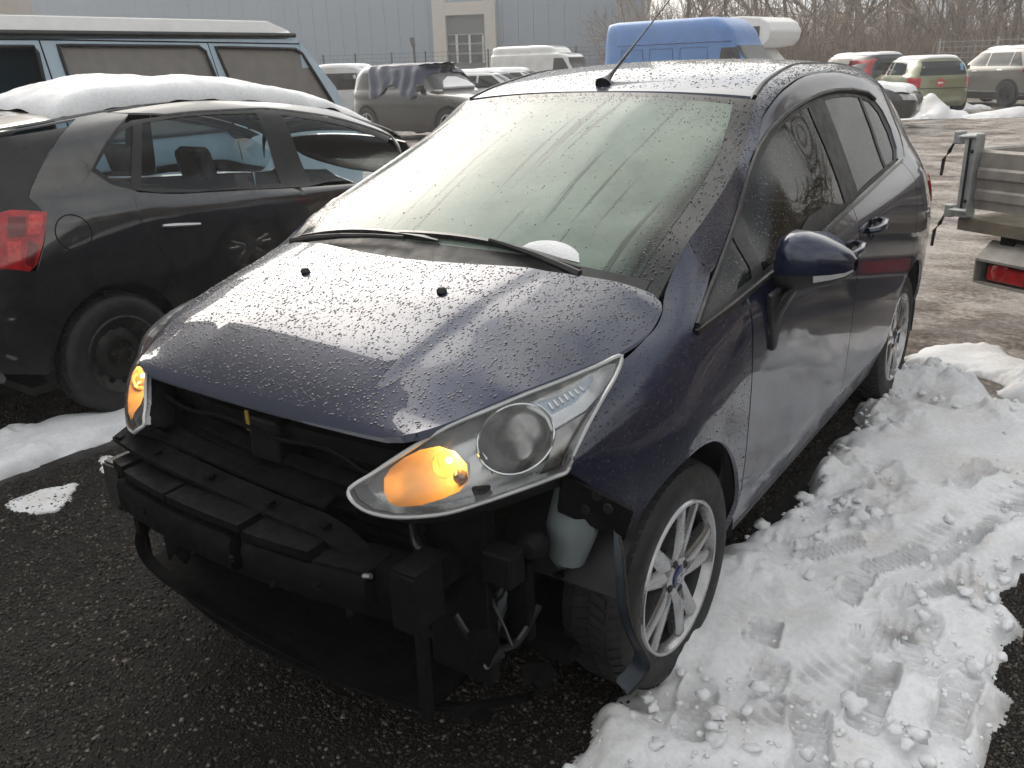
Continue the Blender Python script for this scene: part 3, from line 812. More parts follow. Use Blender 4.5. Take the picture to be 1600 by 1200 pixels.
# ---- wheels
def wheel_parts(parent, R=0.31, rim_r=0.214, width=0.195, side=1, centre=(0, 0, 0), spin=0.0, steer=0.0, style='alloy'):
    w = empty('wheel', centre, steer, parent)
    hw = width / 2
    # tyre: rounded section with shoulder
    prof = [(rim_r - 0.004, -hw + 0.012), (rim_r + 0.012, -hw + 0.002), (rim_r + 0.045, -hw - 0.004), (R - 0.028, -hw + 0.002), (R - 0.010, -hw + 0.012), (R - 0.002, -hw + 0.028),
            (R, -hw * 0.4), (R, hw * 0.4), (R - 0.002, hw - 0.028), (R - 0.010, hw - 0.012), (R - 0.028, hw - 0.002), (R - 0.034, hw + 0.001), (rim_r + 0.045, hw + 0.004), (rim_r + 0.012, hw - 0.002), (rim_r - 0.004, hw - 0.012)]
    MB().lathe(prof, 72, 0).build('tyre', M['tyre'], w, smooth=True)
    # tread blocks on shoulders and crown
    tb = MB(); n = 64
    for k in range(n):
        a0 = 2 * math.pi * k / n; a1 = a0 + 2 * math.pi / n * 0.62
        for (d0, d1, sk) in ((-hw + 0.014, -hw * 0.52, 0.05), (-hw * 0.44, -0.004, -0.05), (0.004, hw * 0.44, 0.05), (hw * 0.52, hw - 0.014, -0.05)):
            r0, r1 = R - 0.006, R + 0.005; rr = R - 0.004 if abs(d0) > hw * 0.8 or abs(d1) > hw * 0.8 else r1
            ra, rb = (rr if abs(d0) > hw * 0.8 else r1), (rr if abs(d1) > hw * 0.8 else r1)
            V = [(d0, r0 * math.cos(a0), r0 * math.sin(a0)), (d0, r0 * math.cos(a1), r0 * math.sin(a1)), (d1, r0 * math.cos(a1 + sk), r0 * math.sin(a1 + sk)), (d1, r0 * math.cos(a0 + sk), r0 * math.sin(a0 + sk)),
                 (d0, ra * math.cos(a0), ra * math.sin(a0)), (d0, ra * math.cos(a1), ra * math.sin(a1)), (d1, rb * math.cos(a1 + sk), rb * math.sin(a1 + sk)), (d1, rb * math.cos(a0 + sk), rb * math.sin(a0 + sk))]
            tb.add(V, [(4, 5, 6, 7), (0, 1, 5, 4), (1, 2, 6, 5), (2, 3, 7, 6), (3, 0, 4, 7)])
    t = tb.build('tread', M['tyre'], w); t['kind'] = 'stuff'
    o = side  # outer face direction
    # barrel and flange
    MB().lathe([(rim_r * 0.93, -hw * 0.9 * o), (rim_r * 0.90, 0.0), (rim_r * 0.93, (hw - 0.022) * o), (rim_r - 0.006, (hw - 0.012) * o)], 64, 0).build('rim_barrel', M['alloy_dark'] if style == 'alloy' else M['steel_wheel'], w, smooth=True)
    if style == 'steel':
        rim = MB().lathe([(rim_r * 0.94, (hw - 0.018) * o), (rim_r + 0.002, (hw - 0.006) * o), (rim_r - 0.008, (hw - 0.001) * o), (rim_r - 0.020, (hw - 0.012) * o), (rim_r * 0.80, (hw - 0.04) * o),
                          (rim_r * 0.66, (hw - 0.05) * o), (rim_r * 0.52, (hw - 0.032) * o), (rim_r * 0.36, (hw - 0.034) * o), (rim_r * 0.30, (hw - 0.05) * o), (0.03, (hw - 0.05) * o), (0.028, (hw - 0.03) * o), (0.001, (hw - 0.03) * o)], 48, 0)
        rim.build('rim', M['steel_wheel'], w, smooth=True)
        for k in range(12):
            a = 2 * math.pi * k / 12
            MB().lathe([(0.001, 0.0), (0.016, 0.0), (0.018, -0.006 * o)], 10, 0, ((hw - 0.040) * o, rim_r * 0.73 * math.cos(a), rim_r * 0.73 * math.sin(a))).build('vent_hole', M['gap'], w)
        for k in range(5):
            a = 2 * math.pi * k / 5 + 0.3
            MB().lathe([(0.001, 0.016 * o), (0.008, 0.016 * o), (0.010, 0.0)], 6, 0, ((hw - 0.034) * o, 0.05 * math.cos(a), 0.05 * math.sin(a))).build('wheel_bolt', M['rough_steel'], w)
        return w
    rim = MB().lathe([(rim_r * 0.925, (hw - 0.03) * o), (rim_r + 0.003, (hw - 0.008) * o), (rim_r - 0.002, (hw - 0.001) * o), (rim_r - 0.010, (hw - 0.002) * o), (rim_r - 0.016, (hw - 0.014) * o), (rim_r * 0.905, (hw - 0.028) * o)], 72, 0)
    rim.build('rim', M['alloy'], w, smooth=True)
    MB().lathe([(rim_r * 0.90, -0.02 * o), (0.04, -0.02 * o)], 40, 0).build('brake_disc', M['rough_steel'], w)
    # five twin spokes with a shallow valley between the two arms
    def spoke(a, dd):
        sp = MB(); prs = []
        for (r, half, z, h) in ((0.036, 0.034, hw - 0.018, 0.05), (0.070, 0.031, hw - 0.013, 0.045), (0.11, 0.028, hw - 0.011, 0.036), (0.155, 0.0235, hw - 0.010, 0.032), (0.197, 0.0245, hw - 0.009, 0.028), (0.207, 0.030, hw - 0.012, 0.02)):
            off = dd * max(0.0, (r - 0.045)) * 0.27
            prs.append((r, off, half, z, h))
        V = []; 
        for r, off, half, z, h in prs:
            for (t, zz) in ((-half, z - h), (-half, z - 0.007), (-half * 0.55, z), (half * 0.55, z), (half, z - 0.007), (half, z - h)):
                tt = off + t
                V.append((zz * o, r * math.cos(a) - tt * math.sin(a), r * math.sin(a) + tt * math.cos(a)))
        F = []
        for i in range(len(prs) - 1):
            for j in range(5): F.append((i * 6 + j, i * 6 + j + 1, (i + 1) * 6 + j + 1, (i + 1) * 6 + j))
        sp.add(V, F); return sp
    for k in range(5):
        a = spin + 2 * math.pi * k / 5
        s_ = spoke(a, 1); s2 = spoke(a, -1); s_.add(s2.v, s2.f)
        s_.build('spoke', M['alloy'], w, smooth=True)
    MB().lathe([(0.062, (hw - 0.045) * o), (0.056, (hw - 0.017) * o), (0.034, (hw - 0.013) * o), (0.030, (hw - 0.020) * o), (0.001, (hw - 0.020) * o)], 32, 0).build('hub', M['alloy'], w, smooth=True)
    cap = MB().lathe([(0.029, (hw - 0.020) * o), (0.028, (hw - 0.010) * o), (0.018, (hw - 0.007) * o), (0.001, (hw - 0.006) * o)], 28, 0).build('centre_cap', M['blue_logo'], w, smooth=True)
    # oval emblem with lettering on the cap
    oval = [(0.021 * math.cos(q), 0.0105 * math.sin(q)) for q in np.linspace(0, 2 * math.pi, 25)[:-1]]
    ring = MB().tube([((hw - 0.0062) * o, a, b) for a, b in oval], 0.0011, 5, closed=True).build('emblem_ring', M['white_enamel'], cap)
    tc = bpy.data.curves.new('emblem_text', 'FONT'); tc.body = 'Ford'; tc.size = 0.017; tc.align_x = 'CENTER'; tc.align_y = 'CENTER'; tc.shear = 0.3; tc.extrude = 0.0006
    tc.materials.append(M['white_enamel'])
    tmp = bpy.data.objects.new('tmp_text', tc); tme = bpy.data.meshes.new_from_object(tmp); bpy.data.objects.remove(tmp)
    to = link('emblem_lettering', tme, M['white_enamel'], cap)
    to.location = ((hw - 0.0050) * o, 0, 0); to.rotation_euler = (math.pi / 2, 0, math.pi / 2 * o)
    for k in range(4):
        a = spin + 2 * math.pi * k / 4 + 0.6
        MB().lathe([(0.012, -0.012 * o), (0.012, 0.0), (0.008, 0.004 * o), (0.001, 0.005 * o)], 6, 0, ((hw - 0.014) * o, 0.045 * math.cos(a), 0.045 * math.sin(a))).build('wheel_nut', M['rough_steel'], w, smooth=False)
    return w


for s in (1, -1):
    wheel_parts(car, side=s, centre=(s * 0.7445, 0, 0.31), spin=math.radians(75), steer=math.radians(-2))
    wheel_parts(car, side=s, centre=(s * 0.7445, 2.489, 0.31), spin=math.radians(20))
    # arch liners
    for yc in (0.0, 2.489):
        a = np.linspace(math.radians(-12), math.radians(192), 28)
        G = np.array([[(s * x, yc + 0.375 * math.cos(q), 0.325 + 0.375 * math.sin(q)) for x in (0.50, 0.66, 0.835)] for q in a])
        if yc == 0.0:
            keep = a < math.radians(168); G = G[keep]
        MB().grid(G).build('wheel_arch_liner', M['trim'], car, smooth=True, fix=False)
        G = np.array([[(s * 0.50, yc + r * math.cos(q), 0.325 + r * math.sin(q)) for r in (0.02, 0.375)] for q in a])
        MB().grid(G).build('arch_inner_wall', M['gap'], car, fix=False)
# floor pan keeps the underside closed
MB().box((-0.70, -0.35, 0.20), (0.70, 3.1, 0.24)).build('floor_pan', M['black_metal'], car)

# ---- headlamps: outline in photograph pixels with the x at which each point sits on the wing
HLO = [(545, 768, 0.372), (552, 784, 0.392), (575, 799, 0.424), (610, 807, 0.472), (650, 807, 0.522), (700, 801, 0.578), (760, 783, 0.640), (820, 762, 0.690), (868, 744, 0.742), (886, 736, 0.758),
       (895, 712, 0.765), (905, 690, 0.769), (920, 660, 0.769), (942, 621, 0.764), (960, 590, 0.752), (970, 566, 0.742), (968, 556, 0.734),
       (930, 573, 0.708), (880, 594, 0.674), (820, 617, 0.632), (760, 642, 0.582), (700, 667, 0.534), (660, 690, 0.494), (620, 715, 0.452), (580, 742, 0.408), (555, 757, 0.383)]
_c = np.array([(u, v) for u, v, x in HLO], float); _x = np.array([x for u, v, x in HLO])
def _tps(A, B):
    r = np.linalg.norm(A[:, None] - B[None], axis=2) / 300.0; return r * r * np.log(r + 1e-9)
_n = len(_c); _K = np.block([[_tps(_c, _c) + 1e-4 * np.eye(_n), np.c_[np.ones(_n), _c / 300]], [np.r_[np.ones((1, _n)), _c.T / 300], np.zeros((3, 3))]])
_w = np.linalg.solve(_K, np.r_[_x, 0, 0, 0])
def lens_pts(Q, sink=0.0):
    """pixels on the left lamp cover -> 3D, optionally pushed back along the sight line"""
    Q = np.asarray(Q, float)
    x = _tps(Q, _c) @ _w[:_n] + np.c_[np.ones(len(Q)), Q / 300] @ _w[_n:]
    d = edge_dist(Q, _c); x = x + 0.014 * (1 - np.exp(-d / 25.0))
    D = np.array([ray(u, v) for u, v in Q]); t = (x - CAM_POS[0]) / D[:, 0]
    dn = D / np.linalg.norm(D, axis=1)[:, None]
    return CAM_POS + t[:, None] * D + sink * dn
def lens_map(sink=0.0): return lambda Q: lens_pts(Q * 300.0, sink)
def pxpoly(L): return [(u / 300.0, v / 300.0) for u, v in L]
hlpoly = pxpoly([(u, v) for u, v, _ in HLO])
M['amber_refl'] = simple('satin_indicator_bowl', (0.50, 0.38, 0.22), rough=0.5, metal=0.2, var=0.1)
M['bulb'] = simple('lit_amber_bulb', (1.0, 0.5, 0.12), rough=0.3, emit=(1.0, 0.46, 0.09), est=40.0)
M['filament'] = simple('glowing_filament', (1.0, 0.8, 0.5), rough=0.3, emit=(1.0, 0.62, 0.22), est=160.0)
M['smoke_refl'] = simple('grey_main_reflector', (0.33, 0.32, 0.31), rough=0.22, metal=0.9, var=0.35, vscale=22)
M['drl'] = simple('pale_blue_marker', (0.45, 0.56, 0.70), rough=0.25, coat=0.6)


def ell(cu, cv, a, b, rot, n=40):
    c, s = math.cos(math.radians(rot)), math.sin(math.radians(rot))
    return [(cu + a * math.cos(q) * c - b * math.sin(q) * s, cv + a * math.cos(q) * s + b * math.sin(q) * c) for q in np.linspace(0, 2 * math.pi, n + 1)[:-1]]


def bowl(px_ring, depth, mat, name, parent, side, sink=0.03, ncirc=6, power=0.5, tilt=(0, 0)):
    """a cupped reflector whose rim follows a pixel ring on the lamp"""
    R0 = lens_pts(px_ring, sink); cen = R0.mean(0); ax = np.array([-0.25, 0.95, -0.12]); ax /= np.linalg.norm(ax)
    G = []
    for k in range(ncirc + 1):
        t = k / ncirc
        G.append([p + (cen - p) * t + ax * depth * (1 - (1 - t) ** 2) ** power for p in R0])
    G = np.array(G).transpose(1, 0, 2)
    if side < 0: G = G * [-1, 1, 1]
    return MB().grid(G, closed_u=True, flip=(side < 0)).build(name, mat, parent, smooth=True, fix=False)


def headlamp(side):
    h = empty('headlamp', (0, 0, 0), 0, car)
    def up(ob):
        return ob
    panel('lamp_cover', hlpoly, lens_map(0.0), M['lens'], h, side=side, step=0.05, out=(0.3, -0.9, 0.2), thick=0.0)
    # rubbered rim round the cover
    P = lens_pts([(u, v) for u, v, _ in HLO], 0.004) * [side, 1, 1]
    MB().tube(dens_closed(P), 0.0055, 6, closed=True).build('cover_rim', M['lamp_white'], h, smooth=True)
    # back shell of the housing
    inner = pxpoly([(u, v) for u, v, _ in HLO])
    S0 = lens_pts([(u, v) for u, v, _ in HLO], 0.006); S1 = lens_pts([(u + (740 - u) * 0.16, v + (690 - v) * 0.16) for u, v, _ in HLO], 0.09)
    G = np.stack([S0, (S0 * 0.55 + S1 * 0.45) , S1], 1) * [side, 1, 1]
    MB().grid(G, closed_u=True).build('lamp_housing', M['lamp_pale'], h, smooth=True, fix=False)
    cc = G.mean((0, 1)); G2 = cc + (G - cc) * 1.05; G2[:, 0] = G[:, 0] + (cc - G[:, 0]) * 0.01 + np.array([0, 0.012, 0]); 
    MB().grid(G2, closed_u=True).build('lamp_shell', M['front_black'], h, smooth=True, fix=False)
    capv = [tuple(p) for p in G2[:, 2] + np.array([0, 0.004, 0])]; MB().add(capv, [tuple(range(len(capv)))]).build('lamp_shell_back', M['front_black'], h, fix=False)
    back = pxpoly([(u + (740 - u) * 0.15, v + (690 - v) * 0.15) for u, v, _ in HLO])
    panel('lamp_backing', back, lens_map(0.085), M['lamp_pale'], h, side=side, step=0.08, out=(0.3, -0.9, 0.2), thick=0.0)
    # lower outside skirt of the lamp
    S0 = lens_pts([(u, v) for u, v, _ in HLO][:10], 0.008); S2 = S0 + np.array([-0.02, 0.07, -0.055])
    MB().grid(np.stack([S0, S2], 1) * [side, 1, 1]).build('lamp_skirt', M['trim'], h, smooth=True, fix=False)
    # main-beam reflector: big round bowl
    bowl(ell(806, 686, 63, 52, -32), 0.055, M['smoke_refl'], 'main_reflector', h, side, sink=0.012)
    Rm = lens_pts(ell(806, 686, 63, 52, -32), 0.012) * [side, 1, 1]
    MB().tube(list(Rm), 0.003, 6, closed=True).build('reflector_ring', M['chrome'], h, smooth=True)
    # indicator bowl, lit amber
    bowl([(600, 768), (600, 748), (610, 732), (630, 716), (656, 703), (686, 697), (712, 706), (730, 726), (732, 750), (718, 768), (690, 780), (656, 790), (622, 792), (607, 784)], 0.05, M['amber_refl'], 'indicator_bowl', h, side, sink=0.010)
    # dome that carries the bulb
    c = lens_pts([(700, 724)], 0.040)[0]
    dome = MB().lathe([(0.030, 0.0), (0.030, -0.010), (0.027, -0.022), (0.018, -0.030), (0.001, -0.033)], 28, 1, tuple(c * [side, 1, 1]))
    M.setdefault('amber_dome', amber_glass())
    dome.build('indicator_lens', M['amber_dome'], h, smooth=True)
    f = lens_pts([(702, 719)], 0.034)[0]
    MB().lathe([(0.0005, -0.006), (0.0045, -0.004), (0.006, 0.0), (0.0045, 0.004), (0.0005, 0.006)], 12, 1, tuple(f * [side, 1, 1])).build('bulb', M['filament'], h, smooth=True)
    c2 = lens_pts([(722, 744)], 0.036)[0]
    MB().lathe([(0.017, 0.0), (0.016, -0.012), (0.010, -0.018), (0.001, -0.019)], 20, 1, tuple(c2 * [side, 1, 1])).build('bulb_shield', M['smoke_refl'], h, smooth=True)
    # bright bar between the two reflectors
    bar = pxpoly([(733, 715), (752, 704), (762, 716), (748, 738), (735, 742)])
    panel('bright_bar', bar, lens_map(0.02), M['lamp_pale'], h, side=side, step=0.05, out=(0.3, -0.9, 0.2), thick=0.01)
    # marker window and its frame in the upper corner
    fr = pxpoly([(822, 632), (880, 606), (950, 569), (962, 568), (958, 588), (936, 618), (916, 640), (862, 672), (852, 650), (838, 640)])
    wn_ = pxpoly([(836, 628), (880, 612), (925, 584), (926, 592), (916, 612), (897, 630), (862, 648), (850, 637)])
    panel('marker_frame', fr, lens_map(0.014), M['lamp_pale'], h, side=side, step=0.05, out=(0.3, -0.9, 0.2), thick=0.01, holes=[wn_])
    panel('marker_window', wn_, lens_map(0.022), M['drl'], h, side=side, step=0.05, out=(0.3, -0.9, 0.2), thick=0.0)
    for k in range(7):
        a = lens_pts([(857 + 8 * k, 630 - 4.2 * k), (864 + 8 * k, 640 - 4.8 * k)], 0.019) * [side, 1, 1]
        MB().tube(list(a), 0.0035, 5).build('marker_rib', M['chrome_matt'], h)
    # sloping outer wall
    ow = pxpoly([(862, 676), (918, 643), (938, 622), (925, 640), (903, 690), (893, 712), (884, 729), (842, 742), (858, 716)])
    panel('outer_wall', ow, lens_map(0.03), M['smoke_refl'], h, side=side, step=0.05, out=(0.3, -0.9, 0.2), thick=0.0)
    ld = bpy.data.lights.new('lamp_glow', 'POINT'); ld.energy = 0.34; ld.color = (1.0, 0.50, 0.12); ld.shadow_soft_size = 0.006
    lo = bpy.data.objects.new('lamp_glow', ld); COL.objects.link(lo); lo.parent = h
    p = lens_pts([(690, 726)], 0.020)[0] * [side, 1, 1]; lo.location = tuple(p)
    return h


def dens_closed(P, k=3):
    out = []; n = len(P)
    for i in range(n):
        p0, p1, p2, p3 = P[i - 1], P[i], P[(i + 1) % n], P[(i + 2) % n]
        for j in range(k):
            t = j / k
            out.append(0.5 * ((2 * p1) + (-p0 + p2) * t + (2 * p0 - 5 * p1 + 4 * p2 - p3) * t * t + (-p0 + 3 * p1 - 3 * p2 + p3) * t ** 3))
    return out


def amber_glass():
    m, nt, b = nmat('amber_clear_dome'); out = nt.nodes['Material Output']
    tr = nt.nodes.new('ShaderNodeBsdfTransparent'); tr.inputs[0].default_value = (0.92, 0.80, 0.62, 1)
    gl = nt.nodes.new('ShaderNodeBsdfGlossy'); gl.inputs['Roughness'].default_value = 0.1
    fr = nt.nodes.new('ShaderNodeFresnel'); fr.inputs['IOR'].default_value = 1.5
    mx = nt.nodes.new('ShaderNodeMixShader'); nt.links.new(fr.outputs[0], mx.inputs[0]); nt.links.new(tr.outputs[0], mx.inputs[1]); nt.links.new(gl.outputs[0], mx.inputs[2])
    df = nt.nodes.new('ShaderNodeBsdfDiffuse'); df.inputs[0].default_value = (0.20, 0.15, 0.10, 1)
    m2 = nt.nodes.new('ShaderNodeMixShader'); m2.inputs[0].default_value = 0.22
    nt.links.new(mx.outputs[0], m2.inputs[1]); nt.links.new(df.outputs[0], m2.inputs[2]); nt.links.new(m2.outputs[0], out.inputs[0]); return m


for s in (1, -1):
    headlamp(s)
# ---- door mirrors
def mirror(side):
    m = empty('door_mirror', (0, 0, 0), 0, car)
    S = np.array([side, 1, 1])
    # shell as stacked ellipses from inner to outer end (x outwards), pixel checked against the photograph
    secs = [  # x, yc, zc, half-y, half-z
        (0.838, 0.600, 1.040, 0.030, 0.045), (0.850, 0.598, 1.044, 0.055, 0.074), (0.880, 0.598, 1.050, 0.070, 0.087), (0.920, 0.604, 1.052, 0.074, 0.083), (0.960, 0.616, 1.050, 0.070, 0.071),
        (1.000, 0.634, 1.046, 0.058, 0.053), (1.028, 0.652, 1.042, 0.042, 0.036), (1.042, 0.664, 1.040, 0.018, 0.016)]
    def ring(sec, q0, q1, n, grow=0.0):
        x, yc, zc, a, b = sec; out = []
        for q in np.linspace(q0, q1, n):
            c, s_ = math.cos(q), math.sin(q)
            y = yc + (a + grow) * np.sign(c) * abs(c) ** 0.75; z = zc + (b + grow) * np.sign(s_) * abs(s_) ** 0.8
            out.append((x + 0.10 * (z - zc) * 0, y, z))
        return out
    d = math.radians
    # upper painted cap, lower black shell
    def lo(t): return d(-16 - 6 * t)
    cap = np.array([ring(sc, d(-14), d(194), 22, 0.002) for sc in secs]) * S
    MB().grid(cap, flip=(side > 0)).build('mirror_cap', M['navy_top'], m, smooth=True, fix=False)
    low = np.array([ring(sc, d(186), d(354), 16) for sc in secs]) * S
    MB().grid(low, flip=(side > 0)).build('mirror_shell', M['trim'], m, smooth=True, fix=False)
    # side repeater: white strip wrapping the outer lower front
    ind = []
    for sc in secs[4:]:
        ind.append(ring(sc, d(194), d(211), 5, 0.005))
    ind = np.array(ind) * S
    MB().grid(ind, flip=(side > 0)).build('repeater_lamp', M['lamp_white'], m, smooth=True, fix=False)
    # stalk down to the door
    st = []
    for (x, y, z, a, b) in ((0.905, 0.600, 0.985, 0.050, 0.020), (0.880, 0.575, 0.955, 0.052, 0.024), (0.862, 0.545, 0.905, 0.050, 0.022), (0.855, 0.520, 0.855, 0.034, 0.014)):
        st.append([(x + b * math.cos(q), y + a * math.sin(q), z + 0.35 * b * math.cos(q)) for q in np.linspace(0, 2 * math.pi, 15)[:-1]])
    st = np.array(st).transpose(1, 0, 2) * S
    MB().grid(st, closed_u=True).build('mirror_stalk', M['trim'], m, smooth=True)
    foot = MB().prism([(0.478, 0.975), (0.60, 0.985), (0.600, 0.93), (0.545, 0.80), (0.515, 0.80), (0.482, 0.92)], side * (SIDE.x_at(0.53, 0.9) - 0.006), side * (SIDE.x_at(0.53, 0.9) + 0.014), 0)
    foot.build('mirror_foot', M['trim'], m, bevel=0.006)
    # mirror glass facing backwards
    gl = MB(); R0 = ring(secs[3], 0, 2 * math.pi, 25)[:-1]; gl.add([(side * (0.93 + 0.085 * math.cos(q)), 0.690, 1.055 + 0.07 * math.sin(q)) for q in np.linspace(0, 2 * math.pi, 25)[:-1]], [tuple(range(24))])
    gl.build('mirror_glass', M['chrome'], m)
    return m
for s in (1, -1): mirror(s)

# ---- wipers, scuttle, washer jets, aerial
def ws_pt(b, a, up=0.0):
    p = ws_map(np.array([[b, a]]))[0]; e = 1e-3
    n = np.cross(ws_map(np.array([[b + e, a]]))[0] - p, ws_map(np.array([[b, a + e]]))[0] - p); n /= np.linalg.norm(n)
    if n[2] < 0: n = -n
    return p + n * up
sc_poly = [(-0.96, -0.015), (0.96, -0.015), (0.96, 0.012), (0.6, 0.035), (0.0, 0.045), (-0.6, 0.035), (-0.96, 0.012)]
def cowl_map(Q):
    P = ws_map(Q); P[:, 2] -= 0.006; return P
panel('scuttle_panel', [(-0.95, -0.06), (0.95, -0.06), (0.95, 0.03), (0.5, 0.055), (0.0, 0.06), (-0.5, 0.055), (-0.95, 0.03)], ws_map, M['trim'], car, step=0.04, off=0.002, out=(0, -0.5, 0.9), thick=0.01)
def wiper(pts_blade, pts_arm):
    w = empty('wiper', (0, 0, 0), 0, car)
    MB().tube(pts_arm, [0.012, 0.011, 0.009, 0.007, 0.006][:len(pts_arm)], 6).build('wiper_arm', M['trim'], w, smooth=True)
    n = len(pts_blade); bl = MB(); top = []
    for i, p in enumerate(pts_blade):
        top.append(p)
    bl.tube(top, [0.004] + [0.010] * (n - 2) + [0.004], 5).build('wiper_blade', M['trim_wet'], w, smooth=True)
    return w
def blade(b0, a0, b1, a1, bow, up, n=12):
    out = []
    for t in np.linspace(0, 1, n):
        out.append(ws_pt(b0 + (b1 - b0) * t, a0 + (a1 - a0) * t + bow * math.sin(math.pi * t), up))
    return out
wiper(blade(-0.90, 0.025, 0.06, 0.065, 0.030, 0.008), blade(-0.10, 0.050, -0.84, -0.005, 0.010, 0.022, 5)[::-1])
wiper(blade(-0.24, 0.075, 0.70, 0.030, 0.030, 0.009), blade(0.30, 0.075, 0.72, -0.005, 0.008, 0.022, 5)[::-1])
for s in (1, -1):
    p = hood_map(np.array([[s * 0.249, -0.215]]))[0]
    j = MB(); j.lathe([(0.014, 0.0), (0.013, 0.007), (0.008, 0.013), (0.001, 0.014)], 14, 2, tuple(p)); j.build('washer_jet', M['trim'], car, smooth=True)
ab = roof_map(np.array([[0.0, 1.075]]))[0]
ant = empty('aerial', (0, 0, 0), 0, car)
tip = on_plane(1003, 2, 1, 1.62)
bdir = (np.array([0.0, 1.62, tip[2]]) - ab); 
base_top = ab + bdir / np.linalg.norm(bdir) * 0.075
MB().tube([ab - [0, 0, 0.004], ab + (base_top - ab) * 0.25, ab + (base_top - ab) * 0.6, base_top], [0.034, 0.019, 0.011, 0.008], 12).build('aerial_foot', M['trim'], ant, smooth=True)
MB().tube([base_top, ab + bdir * 0.28, ab + bdir * 0.5, ab + bdir * 1.02], [0.007, 0.0055, 0.0030, 0.0026], 8).build('aerial_rod', M['trim'], ant, smooth=True)

# ---- what the missing bumper lays bare
front = car
# slam panel under the bonnet edge and dark radiator pack behind
sp = MB(); xs = np.linspace(-0.60, 0.60, 25)
G = np.array([[(x, -0.56 + 0.10 * (x / 0.6) ** 2, 0.815 - 0.03 * (x / 0.6) ** 2), (x, -0.60 + 0.10 * (x / 0.6) ** 2, 0.80 - 0.03 * (x / 0.6) ** 2), (x, -0.60 + 0.10 * (x / 0.6) ** 2, 0.755)] for x in xs])
sp.grid(G).build('slam_panel', M['black_metal'], front, smooth=True)
rad = empty('radiator', (0, 0, 0), 0, front)
MB().box((-0.42, -0.52, 0.27), (0.42, -0.47, 0.76)).build('radiator_core', M['gap'], rad)
for k in range(14):
    z = 0.30 + k * 0.033
    MB().box((-0.41, -0.530, z), (0.41, -0.521, z + 0.012)).build('radiator_fin', M['black_metal'], rad)
MB().box((-0.055, -0.63, 0.70), (0.055, -0.56, 0.815)).build('bonnet_catch', M['black_metal'], front, bevel=0.01)
# inner wing plates beside the radiator, under each headlamp
for s in (1, -1):
    MB().box((s * 0.42, -0.54, 0.22) if s > 0 else (-0.60, -0.54, 0.22), (0.60, -0.50, 0.74) if s > 0 else (-0.42, -0.50, 0.74)).build('front_leg_plate', M['black_metal'], front, bevel=0.006)
    MB().tube([(s * 0.50, -0.70, 0.53), (s * 0.50, -0.50, 0.53)], 0.055, 4).build('crash_box', M['front_black'], front)
# curved plastic grille support: thin lip that sweeps round the opening
lip = [(-0.56, -0.700, 0.668), (-0.50, -0.715, 0.672), (-0.40, -0.728, 0.668), (-0.2, -0.735, 0.655), (0.0, -0.735, 0.640), (0.16, -0.735, 0.632), (0.26, -0.735, 0.628), (0.33, -0.735, 0.612), (0.38, -0.735, 0.585), (0.43, -0.735, 0.545), (0.46, -0.735, 0.515)]
lip = [np.array(p) for p in lip]
def band(path, w, up, th, name, mat, parent):
    """strip following a path: w back along y, th thick"""
    m_ = MB(); A = []
    for p in path:
        A.append([p, p + [0, w, up], p + [0, w, up - th], p + [0, 0, -th]])
    G = np.array(A).transpose(1, 0, 2)
    m_.grid(G, closed_u=True); n = len(path)
    return m_.build(name, mat, parent, smooth=True)
def cr(path, k=6):
    P = [np.array(p, float) for p in path]; out = []
    for i in range(len(P) - 1):
        p0 = P[max(i - 1, 0)]; p1 = P[i]; p2 = P[i + 1]; p3 = P[min(i + 2, len(P) - 1)]
        for j in range(k):
            t = j / k; out.append(0.5 * ((2 * p1) + (-p0 + p2) * t + (2 * p0 - 5 * p1 + 4 * p2 - p3) * t * t + (-p0 + 3 * p1 - 3 * p2 + p3) * t ** 3))
    out.append(P[-1]); return out
band(cr(lip), 0.055, 0.02, 0.010, 'grille_support', M['front_black'], front)
band([p + np.array([0, 0.055, 0.035]) for p in cr(lip)[:36]], 0.05, 0.012, 0.008, 'grille_support_rim', M['front_black'], front)
# crash beam with its foam absorber
beam = empty('crash_beam', (0, 0, 0), 0, front)
bx_ = np.linspace(-0.53, 0.53, 33)
def by(x): return -0.775 + 0.075 * (abs(x) / 0.58) ** 2.2
G = []
for x in bx_:
    y = by(x); G.append([(x, y, 0.60), (x, y - 0.004, 0.585), (x, y - 0.004, 0.485), (x, y, 0.47), (x, y + 0.085, 0.47), (x, y + 0.085, 0.60)])
G = np.array(G).transpose(1, 0, 2); mb = MB(); mb.grid(G, closed_u=True)
mb.build('beam_bar', M['front_black'], beam, smooth=True)
for s in (1, -1):
    # cranked end plates with holes
    e = MB(); x0, x1 = s * 0.495, s * 0.562
    e.box((min(x0, x1), -0.735, 0.606), (max(x0, x1), -0.62, 0.612)); e.box((s * 0.550 - 0.006, -0.735, 0.47), (s * 0.550 + 0.006, -0.64, 0.606)); e.box((min(x0, x1), -0.742, 0.47), (max(x0, x1), -0.736, 0.606))
    e.build('beam_end_plate', M['rough_steel'] if s < 0 else M['black_metal'], beam)
    for (hx, hy) in ((0.512, -0.715), (0.53, -0.69), (0.512, -0.665), (0.532, -0.65), (0.515, -0.635)):
        MB().lathe([(0.001, 0.0), (0.006, 0.0)], 8, 2, (s * hx, hy, 0.6135)).build('plate_hole', M['gap'], beam)
